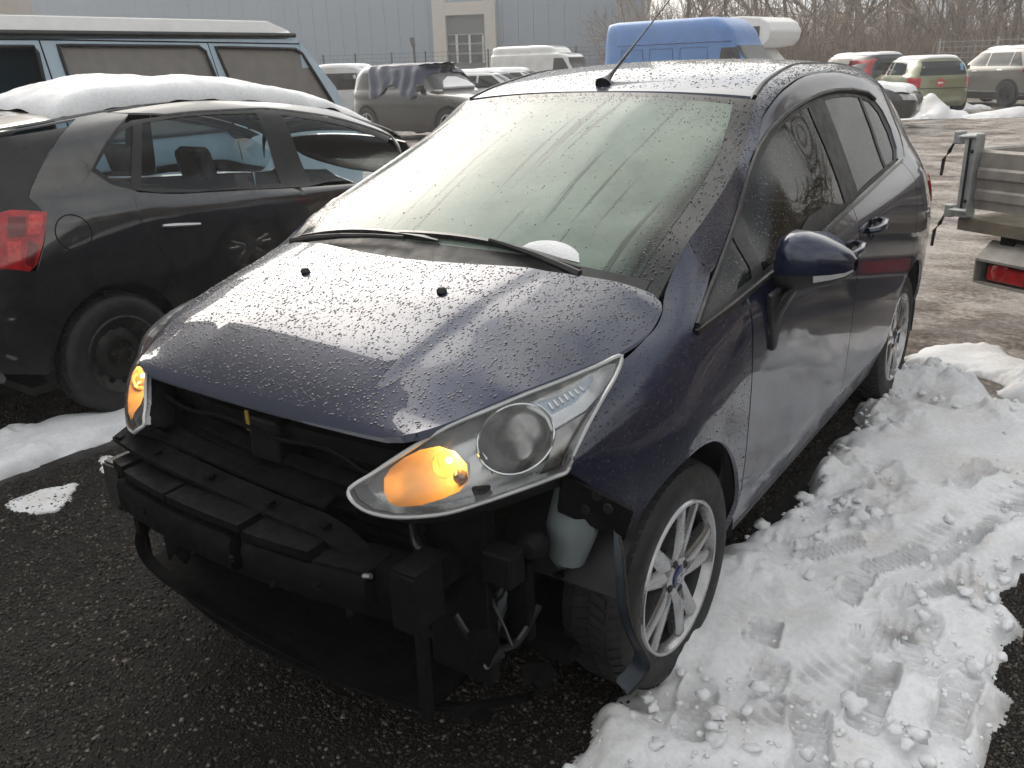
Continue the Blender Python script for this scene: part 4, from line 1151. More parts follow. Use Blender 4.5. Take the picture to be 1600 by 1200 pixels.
# foam blocks on the beam, each cut with slots
for (x0, x1, z0, z1, yo) in ((-0.48, -0.42, 0.612, 0.64, 0.0), (-0.41, -0.20, 0.612, 0.632, 0.0), (-0.19, 0.09, 0.61, 0.63, 0.0), (0.10, 0.30, 0.596, 0.618, 0.0), (0.31, 0.45, 0.575, 0.60, 0.0)):
    b = MB(); xs = np.linspace(x0, x1, 8)
    G = np.array([[(x, by(x) - 0.030, z0), (x, by(x) - 0.030, z1), (x, by(x) + 0.05, z1 + 0.004), (x, by(x) + 0.05, z0)] for x in xs]).transpose(1, 0, 2)
    b.grid(G, closed_u=True); b.add([G[k][0] for k in range(4)], [(0, 1, 2, 3)]); b.add([G[k][-1] for k in range(4)], [(3, 2, 1, 0)])
    b.build('absorber_block', M['front_black'], beam)
for (x0, x1) in ((-0.46, 0.06), (0.10, 0.45)):
    b = MB(); xs = np.linspace(x0, x1, 16)
    G = np.array([[(x, by(x) - 0.030, 0.50), (x, by(x) - 0.040, 0.515), (x, by(x) - 0.040, 0.575), (x, by(x) - 0.030, 0.59), (x, by(x), 0.59), (x, by(x), 0.50)] for x in xs]).transpose(1, 0, 2)
    b.grid(G, closed_u=True); b.add([G[k][0] for k in range(6)], [tuple(range(6))]); b.add([G[k][-1] for k in range(6)], [tuple(range(5, -1, -1))])
    b.build('absorber_face', M['front_black'], beam, smooth=True)
# lower grille rail, undertray lip and its ragged end
low = cr([(-0.545, -0.62, 0.40), (-0.535, -0.69, 0.385), (-0.49, -0.735, 0.36), (-0.40, -0.745, 0.315), (-0.2, -0.735, 0.262), (0.1, -0.715, 0.215), (0.35, -0.68, 0.190), (0.52, -0.62, 0.180), (0.66, -0.48, 0.175)])
band(low, 0.035, -0.006, 0.012, 'undertray_lip', M['front_black'], front)
low2 = cr([(-0.50, -0.70, 0.30), (-0.2, -0.74, 0.25), (0.1, -0.73, 0.21), (0.5, -0.66, 0.185)])
band(low2, 0.45, 0.01, 0.008, 'undertray', M['front_black'], front)
MB().box((0.515, -0.700, 0.20), (0.535, -0.675, 0.47)).build('bumper_strut', M['black_metal'], front)
MB().box((-0.535, -0.700, 0.30), (-0.515, -0.675, 0.47)).build('bumper_strut', M['black_metal'], front)
# grille slats left in the opening, clips, bolts and a loom across the slam panel
for k, zz in enumerate((0.735, 0.70, 0.665)):
    sl_ = cr([(-0.40, -0.585, zz), (-0.2, -0.612, zz - 0.01), (0.05, -0.622, zz - 0.022), (0.28, -0.615, zz - 0.035)])
    band(sl_, 0.03, 0.012, 0.010, 'grille_slat', M['front_black'], front)
lo_ = cr([(-0.46, -0.60, 0.795), (-0.30, -0.625, 0.780), (-0.12, -0.632, 0.792), (0.05, -0.635, 0.776), (0.22, -0.63, 0.785), (0.34, -0.62, 0.745)])
MB().tube(lo_, 0.006, 7).build('wiring_loom', M['front_black'], front, smooth=True)
M['yellow_tag'] = simple('faded_yellow_tape', (0.30, 0.20, 0.03), rough=0.6)
t0 = on_plane(388, 655, 1, -0.63); MB().box((t0[0] - 0.006, t0[1] - 0.004, t0[2] - 0.028), (t0[0] + 0.006, t0[1], t0[2] + 0.024)).build('yellow_tape_tag', M['yellow_tag'], front)
M['zinc'] = simple('zinc_fastener', (0.32, 0.31, 0.28), rough=0.35, metal=0.8, var=0.3, vscale=40)
rb = random.Random(3)
for (x, z) in ((-0.44, 0.52), (-0.30, 0.555), (-0.08, 0.51), (0.07, 0.545), (0.20, 0.515), (0.33, 0.55), (0.41, 0.50)):
    MB().lathe([(0.010, 0.0), (0.010, -0.005), (0.006, -0.005), (0.006, -0.010), (0.001, -0.010)], 6, 1, (x, by(x) - 0.041, z)).build('beam_bolt', M['black_metal'], beam)
for (x, y, z) in ((-0.52, -0.71, 0.672), (-0.34, -0.722, 0.674), (-0.12, -0.725, 0.662), (0.10, -0.725, 0.648), (0.28, -0.722, 0.638)):
    MB().box((x - 0.012, y, z), (x + 0.012, y + 0.022, z + 0.010)).build('support_clip', M['front_black'], front, bevel=0.003)
cl = on_plane(575, 905, 1, -0.77); MB().tube([cl + [-0.012, 0, 0.004], cl + [0.010, 0.0, 0.010]], 0.006, 6).build('bright_clip', M['zinc'], front)
cl = on_plane(228, 735, 1, -0.70); MB().tube([cl, cl + [0.05, 0.0, -0.004]], 0.006, 6).build('bright_clip', M['zinc'], front)
# coolant hose loops seen past the radiator edge
MB().tube(cr([(0.40, -0.55, 0.62), (0.46, -0.60, 0.58), (0.50, -0.58, 0.50), (0.47, -0.55, 0.42)]), 0.016, 10).build('coolant_hose', M['trim_wet'], front, smooth=True)
MB().tube(cr([(0.55, -0.60, 0.44), (0.60, -0.58, 0.36), (0.64, -0.50, 0.33), (0.66, -0.42, 0.40)]), 0.010, 8).build('coolant_hose', M['trim_wet'], front, smooth=True)
# ragged remains of plastic hanging at the open corner
for k, (x, y, z, w, h) in enumerate(((0.60, -0.62, 0.42, 0.05, 0.10), (0.67, -0.52, 0.30, 0.07, 0.08), (0.58, -0.66, 0.24, 0.08, 0.05), (-0.40, -0.70, 0.40, 0.06, 0.09))):
    P_ = [(x, y, z), (x + w * 0.8, y + 0.03, z + 0.01), (x + w, y + 0.05, z - h * 0.4), (x + w * 0.6, y + 0.03, z - h), (x + w * 0.35, y + 0.01, z - h * 0.55), (x + w * 0.1, y, z - h * 0.8)]
    q_ = np.array(P_); m_ = MB(); n_ = len(P_); m_.add(list(q_) + list(q_ + [0, 0.004, 0]), [tuple(range(n_)), tuple(range(2 * n_ - 1, n_ - 1, -1))] + [(i, (i + 1) % n_, n_ + (i + 1) % n_, n_ + i) for i in range(n_)])
    m_.build('torn_plastic_shred', M['front_black'], front)
# horn, washer bottle, loom behind the corner
wb = empty('washer_bottle', (0, 0, 0), 0, front)
def blobtube(path, rad, name, mat, parent, n=14): return MB().tube(path, rad, n).build(name, mat, parent, smooth=True)
blobtube([on_plane(905, 760, 1, -0.34), on_plane(895, 820, 1, -0.36), on_plane(885, 870, 1, -0.37), on_plane(872, 897, 1, -0.375)], [0.055, 0.062, 0.045, 0.016], 'bottle_body', M['tank'], wb)
blobtube([on_plane(785, 880, 1, -0.44), on_plane(790, 915, 1, -0.44), on_plane(770, 950, 1, -0.445), on_plane(762, 1000, 1, -0.45)], [0.030, 0.034, 0.032, 0.022], 'bottle_foot', M['tank'], wb)
hn = on_plane(832, 850, 1, -0.47)
MB().lathe([(0.001, -0.03), (0.02, -0.03), (0.034, -0.012), (0.038, 0.0), (0.036, 0.014), (0.02, 0.02), (0.001, 0.022)], 22, 1, tuple(hn)).build('horn', M['black_metal'], front, smooth=True)
bk = on_plane(812, 905, 1, -0.455)
MB().box((bk[0] - 0.035, bk[1] - 0.01, bk[2] - 0.16), (bk[0] + 0.03, bk[1] + 0.02, bk[2] + 0.05)).build('corner_bracket', M['front_black'], front, bevel=0.006)
MB().box((0.60, -0.56, 0.52), (0.68, -0.50, 0.60)).build('sensor_bracket', M['black_metal'], front, bevel=0.006)
wires = [[(770, 845), (788, 900), (770, 935), (790, 985), (800, 1010)], [(690, 940), (730, 955), (775, 925), (790, 880)], [(800, 880), (785, 930), (760, 945)]]
for wpx in wires:
    P = cr([on_plane(u, v, 1, -0.50 - 0.01 * k) for k, (u, v) in enumerate(wpx)], 5)
    MB().tube(P, 0.0045, 6).build('wiring_loom', M['trim_wet'], front, smooth=True)
c0 = on_plane(783, 1022, 1, -0.55); c1 = on_plane(764, 1038, 1, -0.56)
MB().tube([c0, c1], [0.011, 0.010], 6).build('loose_connector', M['trim'], front)
MB().tube([c1, c1 + (c1 - c0) * 0.25], 0.008, 6).build('connector_pin', M['tank'], front)
# bent plate at the wing's front corner
bp_ = [on_plane(u, v, 1, y) for (u, v, y) in ((880, 742, -0.44), (990, 800, -0.33), (975, 845, -0.32), (872, 800, -0.43))]
b = MB(); c = np.array(bp_); b.add(list(c) + list(c + [-0.015, 0.02, 0]), [(0, 1, 2, 3), (7, 6, 5, 4), (0, 4, 5, 1), (1, 5, 6, 2), (2, 6, 7, 3), (3, 7, 4, 0)])
b.build('wing_corner_plate', M['black_metal'], front)
for (u, v) in ((910, 792), (945, 790), (928, 770)):
    p = on_plane(u, v, 1, -0.39 ); MB().lathe([(0.001, 0), (0.011, 0), (0.013, 0.004)], 10, 1, tuple(p + np.array([0.012, -0.012, 0]))).build('plate_hole', M['gap'], front)
# torn arch-liner flap hanging in front of the tyre
fl_px = [(968, 838, 0.850), (974, 870, 0.866), (978, 920, 0.880), (984, 965, 0.888), (996, 1000, 0.896), (1012, 1028, 0.902), (1014, 1045, 0.898), (1000, 1068, 0.885), (982, 1086, 0.868)]
o_ = [on_plane(u, v, 0, x) for u, v, x in fl_px]; fp = cr(o_, 4); n = len(fp)
wd = np.interp(np.linspace(0, 1, n), [0, 0.15, 0.5, 0.8, 0.93, 1], [0.012, 0.022, 0.026, 0.040, 0.045, 0.008])
G = np.array([[p, p + np.array([-w * 0.6, -w * 0.28, 0.004]), p + np.array([-w, -w * 0.25, 0.012])] for p, w in zip(fp, wd)])
fl = MB().grid(G); fl.grid(G + np.array([-0.004, 0.006, 0]), flip=True)
M['flap'] = simple('muddy_blue_black_liner', (0.022, 0.030, 0.040), rough=0.45, var=0.6, vscale=18)
fl.build('torn_liner_flap', M['flap'], front, smooth=True, fix=False)
MB().tube(fp, 0.0035, 6).build('liner_flap_edge', M['rough_steel'], front, smooth=True)

# ---- cabin
def seat(x, y, name='seat'):
    s_ = empty(name, (x, y, 0), 0, car)
    MB().box((-0.24, -0.25, 0.42), (0.24, 0.25, 0.58)).build('cushion', M['cloth'], s_, bevel=0.05)
    Mx = Matrix.Translation((0, 0.22, 0.52)) @ Matrix.Rotation(math.radians(-16), 4, 'X')
    MB().box((-0.23, 0, 0), (0.23, 0.12, 0.58), Mx).build('backrest', M['cloth'], s_, bevel=0.05)
    MB().box((-0.13, 0.03, 0.64), (0.13, 0.12, 0.82), Mx).build('headrest', M['cloth'], s_, bevel=0.035)
    return s_
for x in (-0.36, 0.36): seat(x, 1.22); seat(x, 2.02)
MB().box((-0.68, 0.20, 0.80), (0.68, 0.62, 0.985)).build('dashboard', M['inner'], car, bevel=0.05)
sw = [(0.36 + 0.18 * math.cos(q), 0.72 + 0.06 * math.sin(q), 0.93 + 0.17 * math.sin(q)) for q in np.linspace(0, 2 * math.pi, 33)[:-1]]
MB().tube(sw, 0.015, 8, closed=True).build('steering_wheel', M['inner'], car, smooth=True)
MB().box((-0.52, 0.5, 1.40), (0.52, 2.6, 1.42)).build('headlining', simple('pale_headlining', (0.35, 0.34, 0.32), rough=0.9), car)if False else None
# half-glimpsed things behind the driver's glass
M['sticker_blue'] = simple('blue_window_sticker', (0.05, 0.22, 0.42), rough=0.4)
panel('blue_window_film', SIDE.dom([(2.06, 1.17), (2.075, 1.32), (2.02, 1.30), (1.98, 1.17)]), SIDE.fmap, M['sticker_blue'], car, side=1, off=-0.016, step=0.04, thick=0.0)
panel('blue_window_film', SIDE.dom([(2.15, 1.18), (2.165, 1.33), (2.25, 1.30), (2.23, 1.18)]), SIDE.fmap, M['sticker_blue'], car, side=1, off=-0.016, step=0.04, thick=0.0)

# ---- rain beads
def beads(pts, nors, rad, name, mat, parent, seed=1, squash=0.55):
    rng = np.random.default_rng(seed); K = 7
    V = []; F = []; q = np.linspace(0, 2 * math.pi, K + 1)[:-1]
    for p, n, r in zip(pts, nors, rad):
        ref = np.array([0, 1.0, 0]) if abs(n[1]) < 0.9 else np.array([1.0, 0, 0])
        e1 = np.cross(n, ref); e1 /= np.linalg.norm(e1); e2 = np.cross(n, e1); st = 1 + 0.5 * rng.random(); b = len(V)
        for (f, h) in ((1.0, -0.05), (0.78, 0.38)):
            for a in q: V.append(p + r * f * (math.cos(a) * e1 + math.sin(a) * e2 * st) + n * r * h * squash)
        V.append(p + n * r * squash * 0.62)
        for k in range(K): F.append((b + k, b + (k + 1) % K, b + K + (k + 1) % K, b + K + k)); F.append((b + K + k, b + K + (k + 1) % K, b + 2 * K))
    o = mk(name, V, F, mat, parent, True); o['kind'] = 'stuff'; return o
def scatter(fmap, lo, hi, n, keep, seed, up=(0, 0, 1), r=(0.0016, 0.0045)):
    rng = np.random.default_rng(seed); Q = lo + rng.random((n, 2)) * (np.array(hi) - lo); Q = Q[np.array([keep(a, b) for a, b in Q])]
    e = 1e-3; du = fmap(Q + [e, 0]) - fmap(Q - [e, 0]); dv = fmap(Q + [0, e]) - fmap(Q - [0, e]); N = np.cross(du, dv); N /= np.linalg.norm(N, axis=1)[:, None]
    sgn = np.sign(N @ np.array(up)); N *= sgn[:, None]
    R_ = r[0] + (r[1] - r[0]) * rng.random(len(Q)) ** 2.4
    return fmap(Q), N, R_
hp = np.array(hood_outline())
P, N, R_ = scatter(hood_map, (-0.75, -0.655), (0.75, 0.09), 19000, lambda a, b: True, 3, r=(0.0010, 0.0036))
k = inside(P[:, :2], np.array(hood_outline())) & (P[:, 1] > -0.630) & (np.abs(P[:, 0]) < fline(np.clip(P[:, 1], -0.7, 0.05))[0] - 0.012); beads(P[k], N[k], R_[k], 'rain_beads_on_bonnet', M['drop'], car, 5)
P, N, R_ = scatter(roof_map, (-0.55, 1.0), (0.55, 2.9), 8500, lambda a, b: b > 1.0 + 0.093 * (a / 0.56) ** 2 + 0.01 and abs(a) < float(fline(b)[0]) - 0.03, 4, r=(0.0016, 0.0050))
beads(P, N, R_, 'rain_beads_on_roof', M['drop'], car, 6)
P, N, R_ = scatter(ws_map, (-0.99, 0.0), (0.99, 0.99), 9000, lambda a, b: (abs(a) > 0.82 or b > 0.90 or (b > 0.8 and abs(a) > 0.5) or np.random.rand() < 0.10), 7, up=(0, -0.6, 0.8), r=(0.0010, 0.0032))
beads(P, N, R_, 'rain_beads_on_windscreen', M['drop'], car, 8)
apd = np.array(SIDE.dom(apil)); lo, hi = apd.min(0), apd.max(0)
rng = np.random.default_rng(11); Q = lo + rng.random((9000, 2)) * (hi - lo); Q = Q[inside(Q, apd)]
P, N, R_ = scatter(SIDE.fmap, lo, hi, 9000, lambda a, b: True, 12, up=(1, 0, 0.5), r=(0.0012, 0.0034))
kk = inside(np.random.default_rng(12).random((9000, 2)) * (hi - lo) + lo, apd)
beads(P[kk], N[kk], R_[kk], 'rain_beads_on_roof_rail', M['drop'], car, 13)
fdm = np.array(SIDE.dom(fender_poly)); lo, hi = fdm.min(0), fdm.max(0); Qs = np.random.default_rng(14).random((5000, 2)) * (hi - lo) + lo
P, N, R_ = scatter(SIDE.fmap, lo, hi, 5000, lambda a, b: True, 14, up=(1, 0, 0.5), r=(0.0010, 0.0026)); kk = inside(Qs, fdm)
beads(P[kk], N[kk], R_[kk], 'rain_beads_on_wing', M['drop'], car, 15)
# patch of slush left on the glass beside the wiper
sl = MB(); G = []
for i, t in enumerate(np.linspace(0, 1, 12)):
    for j, w in enumerate(np.linspace(0, 1, 6)):
        b_ = 0.42 + 0.26 * t; a_ = 0.075 - 0.02 * t + 0.055 * w * math.sin(math.pi * t) ** 0.5
        G.append(ws_pt(b_, a_, 0.003 + 0.005 * math.sin(math.pi * t) * math.sin(math.pi * min(1, w * 1.02))))
sl.grid(np.array(G).reshape(12, 6, 3))
M['snow_s'] = simple('slushy_snow', (0.80, 0.81, 0.82), rough=0.7, var=0.05, bmp=0.5, bscale=120)
tag(sl.build('snow_on_windscreen', M['snow_s'], None, smooth=True), 'small streak of slush on the misted windscreen by the wiper', 'snow')
# ------------------------------------------------------------------ ground, snow, gravel
def ground_mat():
    m, nt, b = nmat('wet_gravel_and_slush')
    tc = nt.nodes.new('ShaderNodeTexCoord'); sep = nt.nodes.new('ShaderNodeSeparateXYZ'); nt.links.new(tc.outputs['Object'], sep.inputs[0])
    # dark wet gravel by the parked cars
    fine = noise(nt, 130, 4, 0.7); mid = noise(nt, 9, 5, 0.6)
    gravel = mix(nt, ramp(nt, fine, [(0.35, 0.0), (0.72, 1.0)]), (0.007, 0.0065, 0.006), (0.038, 0.032, 0.026))
    gravel = mix(nt, ramp(nt, mid, [(0.35, 0.0), (0.7, 0.6)]), gravel, (0.011, 0.0095, 0.0085))
    # churned slush of the open yard, streaked by wheel tracks
    st = noise(nt, 1.0, 7, 0.62, dist=0.5, stretch=(0.75, 1.25, 1)); st2 = noise(nt, 2.4, 6, 0.6, stretch=(0.8, 1.2, 1)); lump = noise(nt, 26, 4, 0.65)
    s_ = mix(nt, 0.45, st, st2); s_ = mix(nt, 0.30, s_, lump)
    slush = ramp(nt, s_, [(0.39, (0.050, 0.038, 0.029)), (0.475, (0.15, 0.122, 0.100)), (0.545, (0.36, 0.32, 0.285)), (0.67, (0.60, 0.57, 0.54))])
    # where the yard takes over: beyond the line of the cars' tails, ragged
    edge = noise(nt, 1.1, 5, 0.6)
    add = nt.nodes.new('ShaderNodeMath'); add.operation = 'MULTIPLY_ADD'; nt.links.new(edge, add.inputs[0]); add.inputs[1].default_value = 2.2
    nt.links.new(sep.outputs['Y'], add.inputs[2])
    w = nt.nodes.new('ShaderNodeMapRange'); w.inputs['From Min'].default_value = 3.4; w.inputs['From Max'].default_value = 4.1; nt.links.new(add.outputs[0], w.inputs['Value'])
    col = mix(nt, w.outputs[0], gravel, slush)
    nt.links.new(col, b.inputs['Base Color'])
    wet = ramp(nt, noise(nt, 2.2, 4), [(0.40, 0.75), (0.60, 0.18)]); nt.links.new(wet, b.inputs['Roughness'])
    b.inputs['Specular IOR Level'].default_value = 0.22
    h = mix(nt, 0.5, fine, lump); bump(nt, b, h, 0.8, 0.02)
    return m
M['ground'] = ground_mat()
def grid_sheet(name, x0, x1, y0, y1, nx, ny, zf, mat):
    X, Y = np.meshgrid(np.linspace(x0, x1, nx), np.linspace(y0, y1, ny), indexing='ij'); Z = zf(X, Y)
    V = np.stack([X, Y, Z], 2).reshape(-1, 3); F = [(i * ny + j, (i + 1) * ny + j, (i + 1) * ny + j + 1, i * ny + j + 1) for i in range(nx - 1) for j in range(ny - 1)]
    return mk(name, V, F, mat, None, True)
def zg(X, Y):
    far = np.clip((Y - 3.2) / 3, 0, 1) * np.clip((60 - Y) / 20, 0, 1)
    return far * (0.018 * np.sin(X * 1.9 + 0.6 * np.sin(Y * 0.8)) * np.sin(Y * 1.3 + X * 0.35) + 0.012 * np.sin(3.1 * Y + 0.7 * X)) - 0.03 * far
gr = grid_sheet('ground', -90, 90, -60, 160, 120, 150, zg, M['ground']); tag(gr, kind='structure')
# finer sheet where ruts show
def zr(X, Y):
    n1 = gauss_noise2(X.shape, 5, 21); n2 = gauss_noise2(X.shape, 2, 22); f = np.clip((Y - 3.0) / 1.5, 0, 1)
    tr = sum(-0.03 * np.exp(-(((Y - c) - 0.25 * np.sin(X * 0.5 + c)) / 0.14) ** 2) for c in (4.7, 6.2, 7.9, 8.4, 10.6, 12.8, 13.3, 15.5, 18.0, 20.5, 23.0))
    e = np.minimum.reduce([X + 14, 16 - X, Y - 2.9, 46 - Y]); k = np.clip(e / 1.2, 0, 1)
    return zg(X, Y) + (0.012 + (0.016 * n1 + 0.008 * n2 + tr) * f) * k + 0.03 * k - 0.03
rut = grid_sheet('yard_slush', -14, 16, 2.9, 46, 260, 480, zr, M['ground']); tag(rut, kind='structure')


def snow_mat(name, stain=0.5):
    m, nt, b = nmat(name)
    d = ramp(nt, noise(nt, 3.2, 6, 0.62), [(0.48, 0.0), (0.74, stain)])
    base = mix(nt, d, (0.90, 0.91, 0.93), (0.58, 0.50, 0.42))
    pit = ramp(nt, noise(nt, 60, 4, 0.7), [(0.30, 0.86), (0.6, 1.0)])
    base = mix(nt, 1.0, base, pit, 'MULTIPLY')
    at = nt.nodes.new('ShaderNodeAttribute'); at.attribute_name = 'melt_shade'
    base = mix(nt, at.outputs['Fac'], base, (0.20, 0.185, 0.17))
    nt.links.new(base, b.inputs['Base Color'])
    b.inputs['Roughness'].default_value = 0.6; b.inputs['Specular IOR Level'].default_value = 0.25
    b.inputs['Subsurface Weight'].default_value = 0.25; b.inputs['Subsurface Radius'].default_value = (0.02, 0.024, 0.03); b.inputs['Subsurface Scale'].default_value = 0.4
    bump(nt, b, noise(nt, 170, 5, 0.7), 0.5, 0.006)
    return m
M['snow'] = snow_mat('trodden_snow', 0.55)
M['snow_clean'] = snow_mat('clean_snow', 0.06)


def gpoly(L, z=0.0): return np.array([gnd(u, v, z)[:2] for u, v in L])


def snow_sheet(name, polys, holes, res, H, seed, prints=(), label=None, cat='snow', rag=0.022, mat=None, lump=1.0, tracks=()):
    allp = np.concatenate(polys); lo = allp.min(0) - 0.06; hi = allp.max(0) + 0.06
    nx, ny = int((hi[0] - lo[0]) / res) + 2, int((hi[1] - lo[1]) / res) + 2
    X, Y = np.meshgrid(lo[0] + res * np.arange(nx), lo[1] + res * np.arange(ny), indexing='ij')
    P = np.stack([X.ravel(), Y.ravel()], 1)
    d = np.full(len(P), -9.0)
    for p in polys:
        e = edge_dist(P, p); d = np.maximum(d, np.where(inside(P, p), e, -e))
    for h in holes:
        e = edge_dist(P, h); d = np.minimum(d, np.where(inside(P, h), -e, e))
    d = d.reshape(nx, ny)
    n_big = gauss_noise2((nx, ny), 0.10 / res, seed); n_mid = gauss_noise2((nx, ny), 0.035 / res, seed + 1); n_s = gauss_noise2((nx, ny), 0.014 / res, seed + 2); n_f = gauss_noise2((nx, ny), 1.0, seed + 3)
    dd = d + rag * (0.9 * n_big + 0.6 * n_mid + 0.18 * n_s)
    body = 1 - np.exp(-np.clip(dd, 0, None) / 0.035)
    rough_ = np.clip(0.25 + 0.75 * gauss_noise2((nx, ny), 0.16 / res, seed + 9), 0.08, 1.15)
    z = body * (H + lump * (0.020 * n_big + rough_ * (0.014 * n_mid + 0.0085 * n_s * np.clip(n_mid + 0.4, 0.0, 1.2) + 0.0028 * n_f)))
    melt_shade = np.zeros_like(z)
    for (a, b_) in tracks:                     # trampled lanes: pressed down and dirtier
        pa, pb = np.array(a), np.array(b_); ab = pb - pa; t = np.clip(((P - pa) @ ab) / (ab @ ab), 0, 1); dist = np.linalg.norm(P - (pa + t[:, None] * ab), axis=1).reshape(nx, ny)
        k = np.exp(-(dist / 0.11) ** 4); s = (((P - pa) @ ab) / np.linalg.norm(ab)).reshape(nx, ny)
        z = z * (1 - 0.55 * k) + k * 0.0065 * np.sign(np.sin(s * 2 * math.pi / 0.036)) * np.clip(n_mid + 0.5, 0, 1); melt_shade += 0.22 * k * np.clip(n_mid, 0, 1.5)
    for (c, ang, ln, wd, dep) in prints:       # shoe prints with ribbed soles
        ca, sa = math.cos(ang), math.sin(ang); u = (X - c[0]) * ca + (Y - c[1]) * sa; v = -(X - c[0]) * sa + (Y - c[1]) * ca
        wv = wd * (1 - 0.22 * np.exp(-((u + 0.02) / 0.05) ** 2)); q = (np.abs(u) / (ln / 2)) ** 4 + (np.abs(v) / (wv / 2)) ** 4
        ins = 1 / (1 + np.exp(np.clip((q - 1) * 22, -40, 40))); rib = 0.006 * np.sign(np.sin(u * 2 * math.pi / 0.022))
        floor_ = np.maximum(0.010, z - dep) + rib
        melt_shade += ins * 0.10 * np.clip(0.6 + n_mid, 0.0, 1.5)  # print floors also darkened in the colour, as painted shade
        rim = np.exp(-((q - 1.6) / 0.45) ** 2) * 0.009 * np.clip(1 + n_s, 0, 2)
        z = z * (1 - ins) + floor_ * ins + rim * (z > 0.01)
    keep = dd > -0.01
    z = np.where(keep, np.maximum(z, 0.0035), -0.02)
    melt_shade += np.exp(-np.clip(dd, 0, None) / 0.012) * 0.55 * np.clip(0.6 + 0.5 * n_mid, 0, 1.2)
    idx = -np.ones((nx, ny), int); fm = keep[:-1, :-1] | keep[1:, :-1] | keep[:-1, 1:] | keep[1:, 1:]
    use = np.zeros((nx, ny), bool); use[:-1, :-1] |= fm; use[1:, :-1] |= fm; use[:-1, 1:] |= fm; use[1:, 1:] |= fm
    idx[use] = np.arange(use.sum()); V = np.stack([X[use], Y[use], z[use]], 1)
    ii, jj = np.nonzero(fm); F = np.stack([idx[ii, jj], idx[ii + 1, jj], idx[ii + 1, jj + 1], idx[ii, jj + 1]], 1)
    me = bpy.data.meshes.new('m'); me.vertices.add(len(V)); me.vertices.foreach_set('co', V.astype(np.float32).ravel())
    me.loops.add(len(F) * 4); me.loops.foreach_set('vertex_index', F.astype(np.int32).ravel()); me.polygons.add(len(F))
    me.polygons.foreach_set('loop_start', np.arange(0, 4 * len(F), 4, dtype=np.int32)); me.update(); me.validate()
    at = me.attributes.new('melt_shade', 'FLOAT', 'POINT'); at.data.foreach_set('value', np.clip(melt_shade[use], 0, 1).astype(np.float32))
    o = link(name, me, mat or M['snow'], None, True)
    if label: tag(o, label, cat, kind='stuff')
    return o

# main trodden drift along the driver's side
main = gpoly([(880, 1235), (960, 1140), (1018, 1068), (1040, 1010), (1085, 940), (1130, 878), (1190, 838), (1240, 806), (1275, 765), (1300, 720), (1330, 690), (1345, 655), (1372, 606), (1400, 583), (1460, 578), (1515, 590), (1505, 615), (1560, 635), (1610, 650),
              (1700, 690), (1700, 860), (1612, 878), (1560, 940), (1575, 1010), (1562, 1080), (1545, 1150), (1530, 1240)])
back = gpoly([(1405, 575), (1425, 548), (1480, 545), (1540, 553), (1620, 576), (1720, 610), (1720, 650), (1600, 640), (1560, 612), (1510, 588), (1440, 586)])
def shoe(u, v, u2, v2, ln, wd, dep):
    a = gnd(u, v)[:2]; b_ = gnd(u2, v2)[:2]; return ((a[0], a[1]), math.atan2(b_[1] - a[1], b_[0] - a[0]), ln, wd, dep)
prints = [shoe(1192, 1012, 1197, 985, 0.13, 0.105, 0.07), shoe(1200, 1075, 1206, 1040, 0.17, 0.105, 0.045), shoe(1265, 1175, 1262, 1140, 0.24, 0.105, 0.06), shoe(1085, 1130, 1092, 1100, 0.24, 0.10, 0.035),
          shoe(1330, 930, 1350, 900, 0.27, 0.10, 0.05), shoe(1430, 1010, 1445, 985, 0.26, 0.10, 0.05), shoe(1300, 860, 1330, 852, 0.27, 0.10, 0.045), shoe(1490, 870, 1520, 860, 0.24, 0.11, 0.07), shoe(1400, 880, 1440, 868, 0.28, 0.10, 0.05),
          shoe(1440, 940, 1470, 930, 0.26, 0.10, 0.05), shoe(1360, 1110, 1372, 1080, 0.26, 0.10, 0.04), shoe(1490, 1120, 1500, 1090, 0.25, 0.10, 0.05), shoe(1380, 1000, 1402, 985, 0.26, 0.10, 0.05), shoe(1520, 760, 1550, 745, 0.25, 0.10, 0.06)]
tracks = [(gnd(1240, 870)[:2], gnd(1560, 930)[:2]), (gnd(1290, 905)[:2], gnd(1470, 1060)[:2]), (gnd(1180, 1110)[:2], gnd(1420, 1020)[:2]), (gnd(1440, 880)[:2], gnd(1570, 800)[:2])]
snow_sheet('trodden_snow', [main, back], [gpoly([(1478, 582), (1530, 590), (1572, 606), (1540, 620), (1512, 612)])], 0.0078, 0.066, 31, prints, 'trodden snow with footprints lying beside the navy hatchback', tracks=tracks)
def clods(n, poly, seed, zb, label):
    rng = np.random.default_rng(seed); lo, hi = poly.min(0), poly.max(0); Q = lo + rng.random((n * 3, 2)) * (hi - lo); Q = Q[inside(Q, poly)]; Q = Q[edge_dist(Q, poly) < 0.30 * rng.random(len(Q)) ** 0.6 + 0.02][:n]
    bm = bmesh.new(); bmesh.ops.create_icosphere(bm, subdivisions=2, radius=1.0); bm.verts.ensure_lookup_table(); base = np.array([v.co[:] for v in bm.verts]); fs = [tuple(v.index for v in f.verts) for f in bm.faces]; bm.free()
    V = []; F = []
    for q in Q:
        r = 0.004 + 0.019 * rng.random() ** 3.5; d = 1 + 0.30 * np.sin(base @ rng.normal(0, 2.2, 3) + rng.random() * 6) + 0.22 * np.sin(base @ rng.normal(0, 4.5, 3) + rng.random() * 6)
        b0 = len(V); V += list(base * d[:, None] * r * (0.75 + 0.6 * rng.random(3)) * [1.1, 1.1, 0.7] + [q[0], q[1], zb + 0.2 * r]); F += [tuple(i + b0 for i in f) for f in fs]
    o = mk('snow_clods', V, F, M['snow_clean'], None, True); tag(o, label, 'snow', kind='stuff')
clods(750, main, 35, 0.052, 'broken clods of snow lying on the trodden snow')
